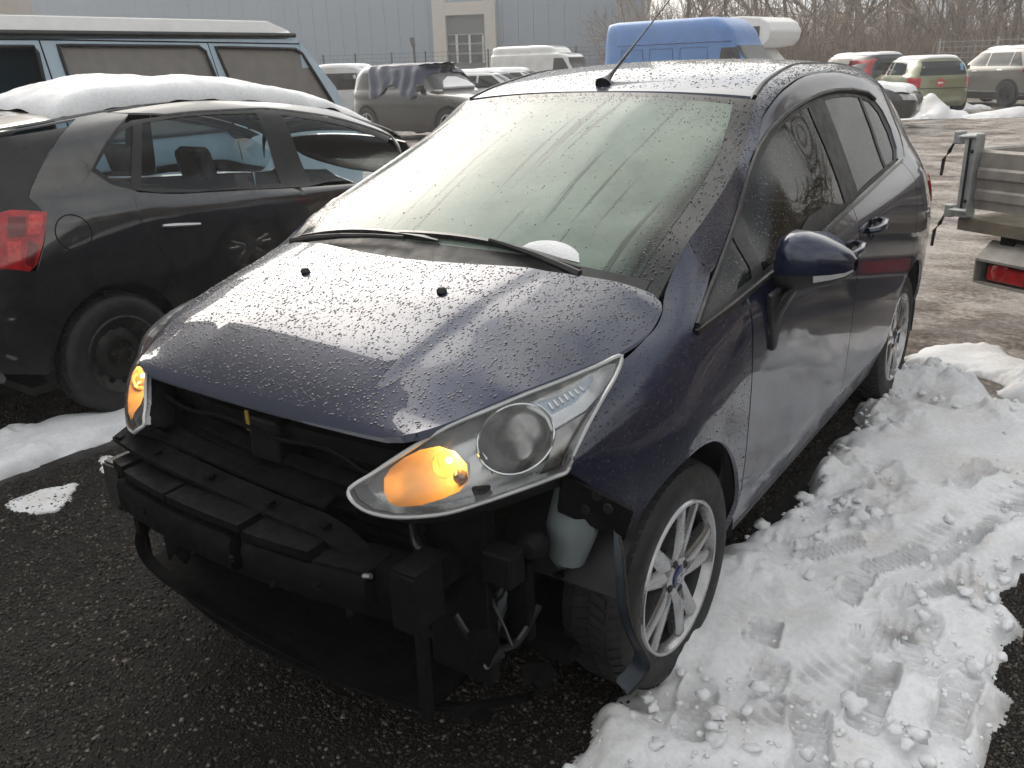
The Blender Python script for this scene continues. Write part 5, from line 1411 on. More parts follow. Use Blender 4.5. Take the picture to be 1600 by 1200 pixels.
strip = gpoly([(-120, 738), (0, 688), (60, 670), (120, 655), (180, 640), (250, 625), (300, 640), (225, 668), (170, 688), (100, 712), (40, 735), (0, 748), (-120, 800)])
snow_sheet('snow_strip', [strip], [], 0.012, 0.055, 41, (), 'smooth strip of snow between the navy hatchback and the black car', rag=0.015, mat=M['snow_clean'], lump=0.5)
patch = gpoly([(22, 785), (55, 770), (90, 762), (104, 768), (92, 778), (112, 782), (88, 800), (45, 803)])
snow_sheet('snow_patch', [patch], [], 0.008, 0.006, 51, (), 'thin melting snow patch on the dark gravel', rag=0.03, lump=0.15)
patch2 = gpoly([(152, 735), (168, 715), (182, 722), (178, 742), (165, 748)])
snow_sheet('snow_patch', [patch2], [], 0.008, 0.006, 53, (), 'thin melting snow patch by the end of the crash beam', rag=0.03, lump=0.15)

# loose gravel on the dark surface: stones of mixed tone
def stones(name, n, region, seed, rmin, rmax, label):
    rng = np.random.default_rng(seed); V = []; F = []; T = []
    ico = [(0, 0, 1), (0.9, 0, 0.3), (0.28, 0.85, 0.3), (-0.72, 0.53, 0.3), (-0.72, -0.53, 0.3), (0.28, -0.85, 0.3)]
    ico = np.array(ico); fc = [(0, 1, 2), (0, 2, 3), (0, 3, 4), (0, 4, 5), (0, 5, 1)]
    base = np.array([(p[0], p[1], -0.35) for p in ico[1:]]); tpl = np.concatenate([ico, base])
    fc += [(1 + k, 6 + k, 6 + (k + 1) % 5) for k in range(5)] + [(1 + k, 6 + (k + 1) % 5, 1 + (k + 1) % 5) for k in range(5)]
    lo, hi = region.min(0), region.max(0); Q = lo + rng.random((n * 2, 2)) * (hi - lo); Q = Q[inside(Q, region)][:n]; m = len(Q)
    r = rmin + (rmax - rmin) * rng.random(m) ** 3; a = rng.random(m) * 6.283; st = 0.6 + 0.8 * rng.random((m, 3))
    W = tpl[None] * (st * r[:, None])[:, None, :] + rng.normal(0, 0.12, (m, 11, 3)) * r[:, None, None]
    c, s = np.cos(a)[:, None], np.sin(a)[:, None]; W = np.stack([W[..., 0] * c - W[..., 1] * s, W[..., 0] * s + W[..., 1] * c, W[..., 2] * 0.75], 2)
    W[..., 0] += Q[:, :1]; W[..., 1] += Q[:, 1:]; W[..., 2] += 0.001
    Fa = (np.array(fc)[None] + 11 * np.arange(m)[:, None, None]).reshape(-1, 3)
    me = bpy.data.meshes.new('m'); me.vertices.add(11 * m); me.vertices.foreach_set('co', W.astype(np.float32).ravel()); me.loops.add(Fa.size); me.loops.foreach_set('vertex_index', Fa.astype(np.int32).ravel())
    me.polygons.add(len(Fa)); me.polygons.foreach_set('loop_start', np.arange(0, Fa.size, 3, dtype=np.int32)); me.update()
    at = me.attributes.new('tone', 'FLOAT', 'POINT'); at.data.foreach_set('value', np.repeat(rng.random(m), 11).astype(np.float32))
    return tag(link(name, me, M['stone'], None, False), label, 'gravel', kind='stuff')
def stone_mat():
    m, nt, b = nmat('wet_stones'); at = nt.nodes.new('ShaderNodeAttribute'); at.attribute_name = 'tone'
    nt.links.new(ramp(nt, at.outputs['Fac'], [(0.0, (0.010, 0.009, 0.008)), (0.55, (0.026, 0.022, 0.018)), (0.84, (0.060, 0.049, 0.039)), (0.96, (0.11, 0.092, 0.075)), (1.0, (0.24, 0.22, 0.19))]), b.inputs['Base Color'])
    b.inputs['Roughness'].default_value = 0.45; b.inputs['Specular IOR Level'].default_value = 0.25; return m
M['stone'] = stone_mat()
reg = gpoly([(-40, 770), (180, 700), (400, 900), (700, 1000), (1000, 1000), (1000, 1230), (-40, 1230)])
stones('loose_gravel', 26000, reg, 61, 0.0022, 0.0080, 'wet dark gravel in front of the damaged hatchback')
reg = gpoly([(1135, 875), (1340, 640), (1420, 560), (1330, 560), (1100, 830)])
stones('loose_gravel', 9000, reg, 62, 0.0025, 0.0075, 'wet gravel under the sill of the navy hatchback')
reg = gpoly([(1530, 1230), (1548, 1120), (1560, 950), (1610, 880), (1640, 1230)])
stones('loose_gravel', 3500, reg, 63, 0.0022, 0.0070, 'wet gravel at the outer edge of the trodden snow')
reg = gpoly([(-40, 640), (220, 560), (330, 600), (170, 640), (-40, 700)])
stones('loose_gravel', 4000, reg, 64, 0.003, 0.009, 'wet gravel around the black car with the steel wheel')

# ------------------------------------------------------------------ buildings
def wall_panels(root, p0, p1, h, n, mat, name='wall_panel', seed=0, skip=()):
    """row of upright cladding sheets between two ground points"""
    p0, p1 = np.array(p0, float), np.array(p1, float); d = (p1 - p0) / n; L = np.linalg.norm(d); rng = random.Random(seed)
    base = MB(); base.box((0.008, 0, 0), (L - 0.008, 0.06, h)); me = None; rz = math.atan2(d[1], d[0])
    for k in range(n):
        if k in skip: continue
        if me is None:
            me = mesh_from(base.v, base.f); me.materials.append(mat)
        o = link(name, me, None, root); q = p0 + d * k; o.location = (q[0], q[1], 0); o.rotation_euler = (0, 0, rz)
M['clad'] = simple('grey_blue_cladding', (0.30, 0.355, 0.42), rough=0.45, metal=0.1, var=0.05, vscale=0.6)
M['clad_dark'] = simple('dark_grey_cladding', (0.045, 0.046, 0.05), rough=0.6, var=0.1, vscale=0.7)
M['cream'] = simple('cream_render', (0.60, 0.57, 0.52), rough=0.8, var=0.05)
M['door_grey'] = simple('grey_roller_door', (0.17, 0.18, 0.19), rough=0.5, var=0.08)
M['pane'] = glass('building_pane', (0.02, 0.025, 0.03), trans=0.05)
M['white_frame'] = simple('white_frame', (0.62, 0.62, 0.62), rough=0.5)
hall = empty('warehouse'); tag(hall, 'long grey metal warehouse with a cream-framed roller gate behind the fence', 'building')
DH = 58.0
hl = at_depth(44, 60, DH + 6); hr = at_depth(1005, 60, DH - 2)
wall_panels(hall, hl[:2], hr[:2], 13.0, 44, M['clad'])
dirw = (hr[:2] - hl[:2]); Lw = np.linalg.norm(dirw); dirw /= Lw; nrm = np.array([dirw[1], -dirw[0]])
if nrm @ (CAM_POS[:2] - hl[:2]) < 0: nrm = -nrm
def wall_pt(u, v):
    d = ray(u, v); t = ((hl[:2] - CAM_POS[:2]) @ nrm) / (d[:2] @ nrm); return CAM_POS + t * d
def wall_box(u0, v0, u1, v1, out0, out1, name, mat, parent, z0=None, z1=None):
    a = wall_pt(u0, v1); b_ = wall_pt(u1, v0); s0 = (a[:2] - hl[:2]) @ dirw; s1 = (b_[:2] - hl[:2]) @ dirw
    za = a[2] if z0 is None else z0; zb = b_[2] if z1 is None else z1
    m_ = MB(); m_.box((s0, -out1, za), (s1, -out0, zb))
    rz = math.atan2(dirw[1], dirw[0]); o = m_.build(name, mat, parent); sgn = 1
    o.location = (hl[0], hl[1], 0); o.rotation_euler = (0, 0, rz); return o
_b = MB(); _b.box((0, 0.07, 0), (Lw, 8.0, 12.95)); _o = _b.build('wall_core', M['clad'], hall); _o.location = (hl[0], hl[1], 0); _o.rotation_euler = (0, 0, math.atan2(dirw[1], dirw[0]))
gate = empty('roller_gate', (0, 0, 0), 0, hall)
wall_box(683, 0, 697, 110, 0.01, 0.5, 'gate_frame_post', M['cream'], gate, z0=0)
wall_box(762, 0, 775, 110, 0.01, 0.5, 'gate_frame_post', M['cream'], gate, z0=0)
wall_box(697.3, 2, 761.7, 25, 0.01, 0.48, 'gate_frame_head', M['cream'], gate)
wall_box(697.3, 25, 761.7, 110, 0.02, 0.10, 'gate_leaf', M['door_grey'], gate, z0=0)
for r_, (va, vb) in enumerate(((55, 67), (70, 82), (85, 98))):
    for c_, (ua, ub) in enumerate(((699, 714), (716, 734), (736, 755))):
        wall_box(ua, va, ub, vb, 0.105, 0.115, 'gate_pane', M['pane'], gate)
for vv in (53.6, 68.5, 83.5, 99.5):
    wall_box(698, vv - 0.8, 757, vv + 0.8, 0.12, 0.16, 'gate_rail', M['white_frame'], gate)
for uu in (698.5, 715, 735, 756):
    wall_box(uu - 0.7, 54.6, uu + 0.7, 98.5, 0.118, 0.15, 'gate_mullion', M['white_frame'], gate)
# cream hall on the near side, its corner just inside the frame
near = empty('cream_hall'); tag(near, 'tall cream-walled hall whose corner shows beside the camper van', 'building')
corner = at_depth(47, 10, 13.5)
cx, cy_ = corner[0], corner[1]; cm = 2.9
wall_panels(near, (cx, cy_), (cx, cm), 5.6, 1, M['cream'])
wall_panels(near, (cx, cm), (cx, cm - 3.0), 21.0, 3, M['cream'])
wall_panels(near, (cx, cm - 3.0), (cx, cm - 13.0), 18.6, 10, M['cream'])
MB().box((cx - 9, cm - 3.0, 21.0), (cx + 0.2, cm + 0.05, 21.3)).build('roof_edge', M['clad_dark'], near); MB().box((cx - 9, cm - 13.0, 18.6), (cx + 0.2, cm - 3.01, 18.9)).build('roof_edge', M['clad_dark'], near)
MB().box((cx - 9, cm + 0.02, 0), (cx - 0.1, cy_ - 0.02, 5.59)).build('wall_core', M['cream'], near); MB().box((cx - 9, cm - 12.9, 0), (cx - 0.1, cm - 0.02, 18.5)).build('wall_core', M['cream'], near)

# ------------------------------------------------------------------ fences
M['post'] = simple('galvanised_post', (0.16, 0.165, 0.17), rough=0.5, metal=0.5)
M['post_dark'] = simple('dark_fence_post', (0.05, 0.052, 0.055), rough=0.6)
M['post_pale'] = simple('pale_fence_post', (0.45, 0.46, 0.46), rough=0.5, metal=0.3)
def fence(name, u0, d0, u1, d1, n, h, label, pm, posts_u=None, pitch_w=0.25, wire=0.008):
    f = empty(name); tag(f, label, 'fence')
    a = at_depth(u0, 90, d0)[:2]; b_ = at_depth(u1, 90, d1)[:2]
    us = posts_u or np.linspace(u0, u1, n)
    for u in us:
        d = ray(u, 90)[:2]; # intersect with fence line
        A = np.array([[d[0], -(b_ - a)[0]], [d[1], -(b_ - a)[1]]]); t = np.linalg.solve(A, a - CAM_POS[:2]); p = CAM_POS[:2] + d * t[0]
        MB().box((p[0] - 0.03, p[1] - 0.03, 0), (p[0] + 0.03, p[1] + 0.03, h + 0.04)).build('post', pm, f)
    ww = MB()
    for z in np.arange(0.12, h + 0.01, 0.20): ww.tube([(a[0], a[1], z), (b_[0], b_[1], z)], wire, 4)
    L = np.linalg.norm(b_ - a); m_ = int(L / pitch_w)
    for k in range(m_ + 1):
        p = a + (b_ - a) * k / m_; ww.tube([(p[0], p[1], 0.05), (p[0], p[1], h)], wire * 0.8, 3, caps=False)
    o = ww.build('wire_mesh', pm, f); o['kind'] = 'stuff'
fence('mesh_fence', 500, 46, 960, 44, 9, 2.35, 'wire mesh fence with dark posts in front of the grey warehouse', M['post_dark'], [505, 555, 612, 665, 763, 830, 900, 950], wire=0.006)
tall = empty('tall_post'); tag(tall, 'tall thin post rising above the mesh fence by the warehouse', 'post')
p = at_depth(648, 90, 44)
MB().tube([(p[0], p[1], 0), (p[0] - 0.02, p[1], 2.6)], 0.06, 8).build('post_shaft', M['post_dark'], tall)
MB().tube([(p[0] - 0.02, p[1], 2.6), (p[0] - 0.12, p[1], 3.0)], [0.10, 0.12], 8).build('post_head', M['post_dark'], tall)
fence('mesh_fence', 1462, 35, 1680, 31, 4, 2.0, 'galvanised wire mesh fence with pale posts behind the grey crossover', M['post_pale'], [1466, 1556, 1645], wire=0.006)
# ------------------------------------------------------------------ black hatchback beside, seen from behind (it faces +y; its right side towards us)
PX0 = -3.18
def KX(u, v, x):
    p = on_plane(u, v, 0, PX0 + x); return (float(p[1]), x, float(p[2]))
kD = [KX(208, 296, 0.775), KX(267, 300, 0.785), KX(400, 293, 0.79), KX(480, 290, 0.79)]
kE = [KX(196, 189, 0.655), KX(227, 184, 0.645), KX(293, 176, 0.635), KX(400, 171, 0.625), KX(500, 182, 0.635), KX(565, 198, 0.65), KX(612, 217, 0.68)]
kF = [KX(180, 163, 0.56), KX(300, 157, 0.545), KX(400, 158, 0.54), KX(500, 168, 0.545), KX(565, 186, 0.555), KX(612, 204, 0.585)]
def _lin(L, y, k): return float(np.interp(y, [p[0] for p in L], [p[k] for p in L]))
_yb = [0.2, 0.5, 1.0, 1.5, 2.0]
K_MARKS = [
    [(-0.40, 0.66, 0.36), (-0.1, 0.76, 0.32), (0.4, 0.79, 0.24), (1.0, 0.79, 0.21), (2.6, 0.79, 0.21), (3.2, 0.76, 0.22), (3.8, 0.55, 0.25)],
    [(-0.40, 0.68, 0.52), (-0.1, 0.80, 0.50), (0.4, 0.838, 0.46), (1.0, 0.832, 0.44), (2.6, 0.832, 0.44), (3.2, 0.80, 0.45), (3.8, 0.60, 0.45)],
    [(-0.40, 0.64, 0.80), (-0.1, 0.79, 0.80), (0.4, 0.845, 0.78), (1.0, 0.842, 0.76), (2.6, 0.84, 0.74), (3.2, 0.79, 0.70), (3.8, 0.58, 0.66)],
    [(-0.40, 0.60, 0.97), (-0.1, 0.74, 0.98), (0.4, 0.825, 0.98), (1.0, 0.832, 0.955), (2.6, 0.83, 0.90), (3.2, 0.74, 0.80), (3.8, 0.54, 0.70)],
    [(-0.40, 0.56, 1.08), (-0.1, 0.69, 1.09), (0.3, 0.755, 1.085)] + kD + [(2.4, 0.78, 0.93), (2.9, 0.72, 0.88), (3.8, 0.52, 0.72)],
    [(-0.40, 0.52, 1.22), (-0.05, 0.60, 1.28), (0.25, 0.655, 1.335)] + kE[1:] + [(2.95, 0.70, 0.915), (3.8, 0.48, 0.74)],
    [(-0.40, 0.48, 1.30), (-0.05, 0.55, 1.37), (0.25, 0.59, 1.40)] + kF[1:] + [(3.05, 0.66, 0.98), (3.8, 0.44, 0.76)],
]
# keep the upper marks in order from waist to roof
for k in (5, 6):
    K_MARKS[k] = sorted(K_MARKS[k])
KS = SideSurf(K_MARKS, -0.40, 3.80, 421, 200, 0.03, 0.02)
def k_hit(u, v):
    prev = None
    for x in np.linspace(0.95, 0.40, 111):
        p = on_plane(u, v, 0, PX0 + x)
        if not (KS.y0 < p[1] < KS.y1): continue
        g = x - KS.x_at(p[1], p[2])
        if prev is not None and prev[0] > 0 >= g:
            t = prev[0] / (prev[0] - g); q = prev[1] + (p - prev[1]) * t; return (float(q[1]), float(q[2]))
        prev = (g, p)
    p = on_plane(u, v, 0, PX0 + 0.75); return (float(p[1]), float(p[2]))
KH = lambda L: [k_hit(u, v) for u, v in L]
M['black_paint'] = paint('black_car_paint', (0.008, 0.008, 0.009), rough=0.3, metal=0.2, dirt=0.25, dirt_col=(0.10, 0.095, 0.09), dz=(0.25, 0.6), coat_rough=0.03, dust_sheen=0.05, coat_ior=1.75)  # pale film in the colour stands in for the sky's reflection
M['dark_glass'] = glass('car_glass_dark', (0.010, 0.012, 0.013), trans=0.25)
M['clear_glass'] = glass('car_glass_clear', (0.045, 0.055, 0.058), trans=0.9)
bc = empty('hatchback_car', (PX0, 0, 0)); tag(bc, 'black hatchback with thick snow on its roof and plain steel wheels', 'car')
kw = dict(step=0.03, thick=0.012)
k_arch = arc(0.43, 0.315, 0.348, 180, 0, 34); k_archf = arc(2.90, 0.315, 0.348, 180, 0, 30)
cp = KH([(108, 197), (92, 215), (80, 235), (66, 262), (50, 292), (46, 308), (58, 318), (70, 332)])
WIN_R = KH([(222, 192), (300, 180), (402, 176), (440, 286), (330, 297), (222, 292)])
WIN_Q = KH([(150, 262), (165, 236), (186, 207), (208, 195), (205, 288), (178, 282)])
WIN_F = KH([(440, 179), (500, 188), (565, 204), (606, 222), (640, 250), (640, 280), (487, 284)])
band_ = KH([(142, 266), (160, 232), (184, 198), (205, 187), (260, 180), (340, 173), (410, 170), (500, 180), (565, 196), (612, 215)]) + [(2.55, 1.10), (2.72, 0.985), (2.6, 0.945)] + KH([(480, 291), (400, 294), (300, 300), (250, 300), (208, 296), (175, 288)])
b_at = lambda y: float(np.interp(y, [p[0] for p in K_MARKS[4]], [p[2] for p in K_MARKS[4]]))
gapR = KH([(208, 297), (213, 330), (222, 350), (240, 378), (262, 402), (280, 425)])
rq = [(y, z) for y, z in cp] + KH([(72, 335), (70, 380), (58, 424)]) + [(-0.16, 0.86), (-0.22, 0.80), (-0.24, 0.6), (-0.22, 0.38), (0.05, 0.30)] + [p for p in k_arch if p[0] < 0.66] + [p for p in reversed(gapR)] + KH([(175, 289), (142, 267), (160, 231), (184, 197)]) + KH([(200, 178), (160, 172), (120, 180)])
for s in (1, -1):
    kq = panel('rear_wing', KS.dom(rq), KS.fmap, M['black_paint'], bc, side=s, **kw)
    rdp = [(p[0] + 0.006, p[1]) for p in gapR] + [p for p in k_arch if p[0] >= 0.665] + [(0.80, 0.25), (1.70, 0.24), (1.75, 0.6), (KH([(487, 300)])[0][0], 0.90)] + [(y, b_at(y) - 0.012) for y in np.linspace(1.66, 0.68, 10)]
    d = panel('rear_door', KS.dom(rdp), KS.fmap, M['black_paint'], bc, side=s, **kw)
    fdp = [(1.715, b_at(1.7) - 0.012), (1.76, 0.6), (1.71, 0.24), (2.5, 0.235)] + [p for p in k_archf if p[0] < 2.72] + [(2.72, 0.75), (2.70, b_at(2.7) - 0.012), (2.2, b_at(2.2) - 0.012)]
    panel('front_door', KS.dom(fdp), KS.fmap, M['black_paint'], bc, side=s, **kw)
    fwp = [p for p in k_archf if p[0] > 2.725] + [(3.55, 0.28), (3.70, 0.4), (3.70, 0.66), (3.3, 0.85), (2.95, 0.92), (2.72, b_at(2.71) - 0.01), (2.73, 0.75)]
    panel('front_wing', KS.dom(fwp), KS.fmap, M['black_paint'], bc, side=s, **kw)
    rail = KH([(120, 178), (160, 170), (200, 176), (260, 178), (340, 171), (410, 168), (500, 178), (565, 194), (612, 213)]) + [(2.74, 0.99)] + [(y, float(np.interp(y, KS.ys, KS.fz)) - 0.004) for y in np.linspace(2.75, 0.05, 30)]
    panel('roof_rail', KS.dom(rail), KS.fmap, M['black_paint'], bc, side=s, **kw)
    panel('window_surround', KS.dom(band_), KS.fmap, M['trim'], bc, side=s, off=-0.006, step=0.04, thick=0.0, holes=[KS.dom(w) for w in (WIN_R, WIN_Q, WIN_F)])
    for nm, w in (('rear_door_window', WIN_R), ('quarter_light', WIN_Q), ('front_door_window', WIN_F)):
        panel(nm, KS.dom(w), KS.fmap, M['clear_glass'], bc, side=s, off=-0.010, step=0.05, thick=0.003)
    # filler flap outline, handle
    fc = k_hit(116, 364)
    R_ = [(s * (KS.x_at(fc[0] + 0.082 * math.cos(q), fc[1] + 0.082 * math.sin(q)) + 0.0005), fc[0] + 0.082 * math.cos(q), fc[1] + 0.082 * math.sin(q)) for q in np.linspace(0, 2 * math.pi, 41)[:-1]]
    if s > 0: MB().tube(R_, 0.0032, 5, closed=True).build('filler_flap_gap', M['gap'], kq)
    a = KH([(254, 353), (270, 352), (290, 351), (312, 350)]); P_ = [(s * (KS.x_at(y, z) + (0.012 if 0 < i < 3 else 0.004)), y, z) for i, (y, z) in enumerate(a)]
    MB().tube(P_, [0.008, 0.011, 0.011, 0.008], 8).build('door_handle', M['chrome_matt'], d, smooth=True)
    wheel_parts(bc, R=0.302, rim_r=0.196, width=0.185, side=s, centre=(s * 0.735, 0.43, 0.302), style='steel')
    wheel_parts(bc, R=0.302, rim_r=0.196, width=0.185, side=s, centre=(s * 0.735, 2.90, 0.302), style='steel')
    for yc in (0.43, 2.90):
        a = np.linspace(math.radians(-10), math.radians(190), 24)
        MB().grid(np.array([[(s * x, yc + 0.36 * math.cos(q), 0.315 + 0.36 * math.sin(q)) for x in (0.45, 0.81)] for q in a])).build('wheel_arch_liner', M['gap'], bc, fix=False)
        MB().grid(np.array([[(s * 0.46, yc + r * math.cos(q), 0.315 + r * math.sin(q)) for r in (0.02, 0.36)] for q in a])).build('arch_inner_wall', M['gap'], bc, fix=False)
    # tail lamp wrapping the corner
    tl = KH([(72, 333), (66, 332), (40, 330), (15, 329)]) + [(-0.24, 1.0), (-0.25, 0.86)] + KH([(20, 421), (45, 424), (57, 412), (66, 382)])
    panel('tail_lamp', KS.dom(tl), KS.fmap, M['red_lamp'], bc, side=s, off=0.010, step=0.03, thick=0.016)
    for pz, mm, nm in ((((66, 337), (44, 336), (42, 368), (62, 366)), 'red_bright', 'brake_segment'), (((40, 340), (12, 340), (10, 372), (38, 370)), 'red_dark', 'lamp_segment'), (((44, 376), (38, 412), (50, 418), (60, 384)), 'red_dark', 'lamp_segment'), (((32, 378), (10, 378), (12, 410), (32, 408)), 'red_bright', 'lamp_segment')):
        M.setdefault('red_bright', simple('bright_red_lens', (0.62, 0.03, 0.02), rough=0.08, coat=1.0, var=0.3, vscale=60)); M.setdefault('red_dark', simple('dark_red_lens', (0.16, 0.004, 0.004), rough=0.08, coat=1.0, var=0.3, vscale=60))
        panel(nm, KS.dom(KH(list(pz))), KS.fmap, M[mm], bc, side=s, off=0.0125, step=0.03, thick=0.002)
def k_tail(Q):
    x, z = Q[:, 0], Q[:, 1]; zz = [0.30, 0.5, 0.75, 1.0, 1.1, 1.3, 1.42]
    y = pchip(zz, [-0.26, -0.31, -0.27, -0.22, -0.14, 0.03, 0.10], z); w = pchip(zz, [0.70, 0.76, 0.76, 0.72, 0.68, 0.60, 0.56], z)
    return np.stack([x, y + 0.10 * (np.abs(x) / w) ** 4, z], 1)
panel('tailgate', [(-0.70, 0.62), (0.70, 0.62), (0.70, 1.02), (-0.70, 1.02)], k_tail, M['black_paint'], bc, step=0.06, out=(0, -1, 0))
panel('rear_bumper', [(-0.76, 0.32), (0.76, 0.32), (0.80, 0.5), (0.80, 0.61), (-0.80, 0.61), (-0.80, 0.5)], k_tail, M['black_paint'], bc, step=0.06, out=(0, -1, 0), off=0.01, thick=0.03)
panel('rear_window', [(-0.68, 1.03), (0.68, 1.03), (0.60, 1.34), (-0.60, 1.34)], k_tail, M['dark_glass'], bc, step=0.08, out=(0, -1, 0), off=-0.002)
for s in (1, -1):
    rf = [(-0.13 if False else p[0] - 0.004, p[1]) for p in cp]; rf = rf + [(-0.17, 1.02), (-0.16, 1.10), (-0.05, 1.27), (0.05, 1.36)]
    panel('hatch_side_trim', KS.dom(rf), KS.fmap, M['trim_wet'], bc, side=s, step=0.04, off=-0.004)
# spoiler over the rear window
G = []
for x in np.linspace(-0.58, 0.58, 15):
    e = 0.05 * (abs(x) / 0.58) ** 3
    G.append([(x, 0.22 + e, 1.425 - 0.03 * (x / 0.58) ** 2), (x, 0.06 + e, 1.415 - 0.03 * (x / 0.58) ** 2), (x, -0.045 + 2.2 * e, 1.385 - 0.03 * (x / 0.58) ** 2), (x, -0.03 + 2.2 * e, 1.360 - 0.03 * (x / 0.58) ** 2), (x, 0.08 + e, 1.345 - 0.03 * (x / 0.58) ** 2)])
G = np.array(G); sp_ = MB().grid(G); 
for k in (0, -1): sp_.add(list(G[k]), [tuple(range(5))])
sp_.build('roof_spoiler', M['black_paint'], bc, smooth=True)
def k_fl(y): return np.interp(y, KS.ys, KS.fx), np.interp(y, KS.ys, KS.fz)
def k_roof(Q):
    x, y = Q[:, 0], Q[:, 1]; xf, zf = k_fl(y); zc = zf + 0.045; return np.stack([x, y, zc + (zf - zc) * (np.abs(x) / xf) ** 2.2], 1)
panel('roof', [(-0.54, 0.1), (0.54, 0.1), (0.53, 1.0), (0.52, 2.1), (-0.52, 2.1), (-0.53, 1.0)], k_roof, M['black_paint'], bc, step=0.06, out=(0, 0, 1))
panel('windscreen', [(-0.52, 2.12), (0.52, 2.12), (0.62, 2.85), (-0.62, 2.85)], k_roof, M['dark_glass'], bc, step=0.08, out=(0, 0.3, 1))
panel('bonnet', [(-0.62, 2.88), (0.62, 2.88), (0.55, 3.5), (0.45, 3.72), (-0.45, 3.72), (-0.55, 3.5)], k_roof, M['black_paint'], bc, step=0.08, out=(0, 0.1, 1))
MB().box((-0.72, 0.0, 0.2), (0.72, 3.6, 0.24)).build('floor_pan', M['gap'], bc)
MB().box((-0.70, 0.2, 0.24), (0.70, 0.75, 0.95)).build('parcel_shelf', M['inner'], bc)
for x in (-0.36, 0.36):
    for y0, nm in ((1.75, 'seat'), (0.95, 'seat')):
        s_ = empty(nm, (x, y0, 0), math.pi, bc)
        Mx = Matrix.Translation((0, 0.18, 0.50)) @ Matrix.Rotation(math.radians(-14), 4, 'X')
        MB().box((-0.24, -0.3, 0.36), (0.24, 0.2, 0.52)).build('cushion', M['cloth'], s_, bevel=0.05)
        MB().box((-0.24, 0, 0), (0.24, 0.12, 0.50 if y0 > 1 else 0.42), Mx).build('backrest', M['cloth'], s_, bevel=0.05)
        if y0 > 1: MB().box((-0.13, 0.02, 0.56), (0.13, 0.12, 0.76), Mx).build('headrest', M['cloth'], s_, bevel=0.045)
# snow lying on that roof and down the screen
def roof_snow():
    nx, ny = 70, 150; xs = np.linspace(-0.56, 0.53, nx); ys0 = KX(72, 157, 0.50)[0]; ys = np.linspace(ys0, 2.68, ny); X, Y = np.meshgrid(xs, ys, indexing='ij')
    base = k_roof(np.stack([X.ravel(), Y.ravel()], 1))[:, 2].reshape(nx, ny)
    n1 = gauss_noise2((nx, ny), 9, 71); n2 = gauss_noise2((nx, ny), 3.0, 72); n3 = gauss_noise2((nx, ny), 1.1, 73)
    e = np.minimum.reduce([(X + 0.56), (0.53 - X) + 0.004 * n2, (Y - ys0) * 0.55 + 0.004 * n2, (2.68 - Y) * 0.6])
    hh = np.interp(Y, [0.1, 0.4, 0.9, 1.5, 2.0, 2.62], [0.045, 0.085, 0.105, 0.095, 0.075, 0.05]) + 0.010 * n1 + 0.0035 * n2 + 0.0015 * n3
    z = base + hh * (1 - np.exp(-np.clip(e, 0, None) / 0.035)) - 0.004
    V = np.stack([X + PX0, Y, z], 2).reshape(-1, 3); F = [(i * ny + j, (i + 1) * ny + j, (i + 1) * ny + j + 1, i * ny + j + 1) for i in range(nx - 1) for j in range(ny - 1)]
    me = mesh_from(V, F); at = me.attributes.new('melt_shade', 'FLOAT', 'POINT'); at.data.foreach_set('value', (np.exp(-np.clip(e, 0, None) / 0.012) * 0.25).astype(np.float32).ravel())
    tag(link('roof_snow', me, M['snow_clean'], None, True), 'thick rounded slab of snow lying on the black hatchback roof', 'snow')
roof_snow()

# ------------------------------------------------------------------ generic parked vehicles built from stacked rounded slices
class Slices:
    """levels: (z, y_front, y_rear, half_width); front faces -y"""
    def __init__(s, lv, n=5.0):
        s.lv = np.array(lv, float); s.n = n
    def par(s, z):
        z = np.asarray(z, float); L = s.lv; return [pchip(L[:, 0], L[:, k], z) for k in (1, 2, 3)]
    def side(s, y, z):
        yf, yr, w = s.par(z); t = np.clip(np.abs((y - (yf + yr) / 2) / ((yr - yf) / 2)), 0, 0.9999); return w * (1 - t ** s.n) ** (1 / s.n)
    def end(s, x, z, sg):
        yf, yr, w = s.par(z); t = np.clip(np.abs(x / w), 0, 0.9999); return (yf + yr) / 2 + sg * (yr - yf) / 2 * (1 - t ** s.n) ** (1 / s.n)
    def body(s, name, mat, parent, nz=46, na=72):
        zs = np.linspace(s.lv[0, 0], s.lv[-1, 0], nz); P = []
        for z in zs:
            yf, yr, w = (float(v) for v in s.par(z)); ring = []
            for q in np.linspace(0, 2 * math.pi, na + 1)[:-1]:
                c, sn = math.cos(q), math.sin(q); e = 2 / s.n
                ring.append((w * np.sign(c) * abs(c) ** e, (yf + yr) / 2 + (yr - yf) / 2 * np.sign(sn) * abs(sn) ** e, z))
            P.append(ring)
        P = np.array(P).transpose(1, 0, 2); m = MB().grid(P, closed_u=True)
        m.add([P[k][-1] for k in range(na)], [tuple(range(na))]); m.add([P[k][0] for k in range(na)], [tuple(range(na))])
        return m.build(name, mat, parent, smooth=True)
    def patch_side(s, name, poly, mat, parent, sd, off=0.006, step=0.08):
        f = lambda Q: np.stack([s.side(Q[:, 0], Q[:, 1]), Q[:, 0], Q[:, 1]], 1)
        return panel(name, poly, f, mat, parent, step=step, off=off, thick=off, side=sd, smooth=True)
    def patch_end(s, name, poly, mat, parent, sg, off=0.006, step=0.08):
        f = lambda Q: np.stack([Q[:, 0], s.end(Q[:, 0], Q[:, 1], sg), Q[:, 1]], 1)
        return panel(name, poly, f, mat, parent, step=step, off=off, thick=off, out=(0, sg, 0), smooth=True)


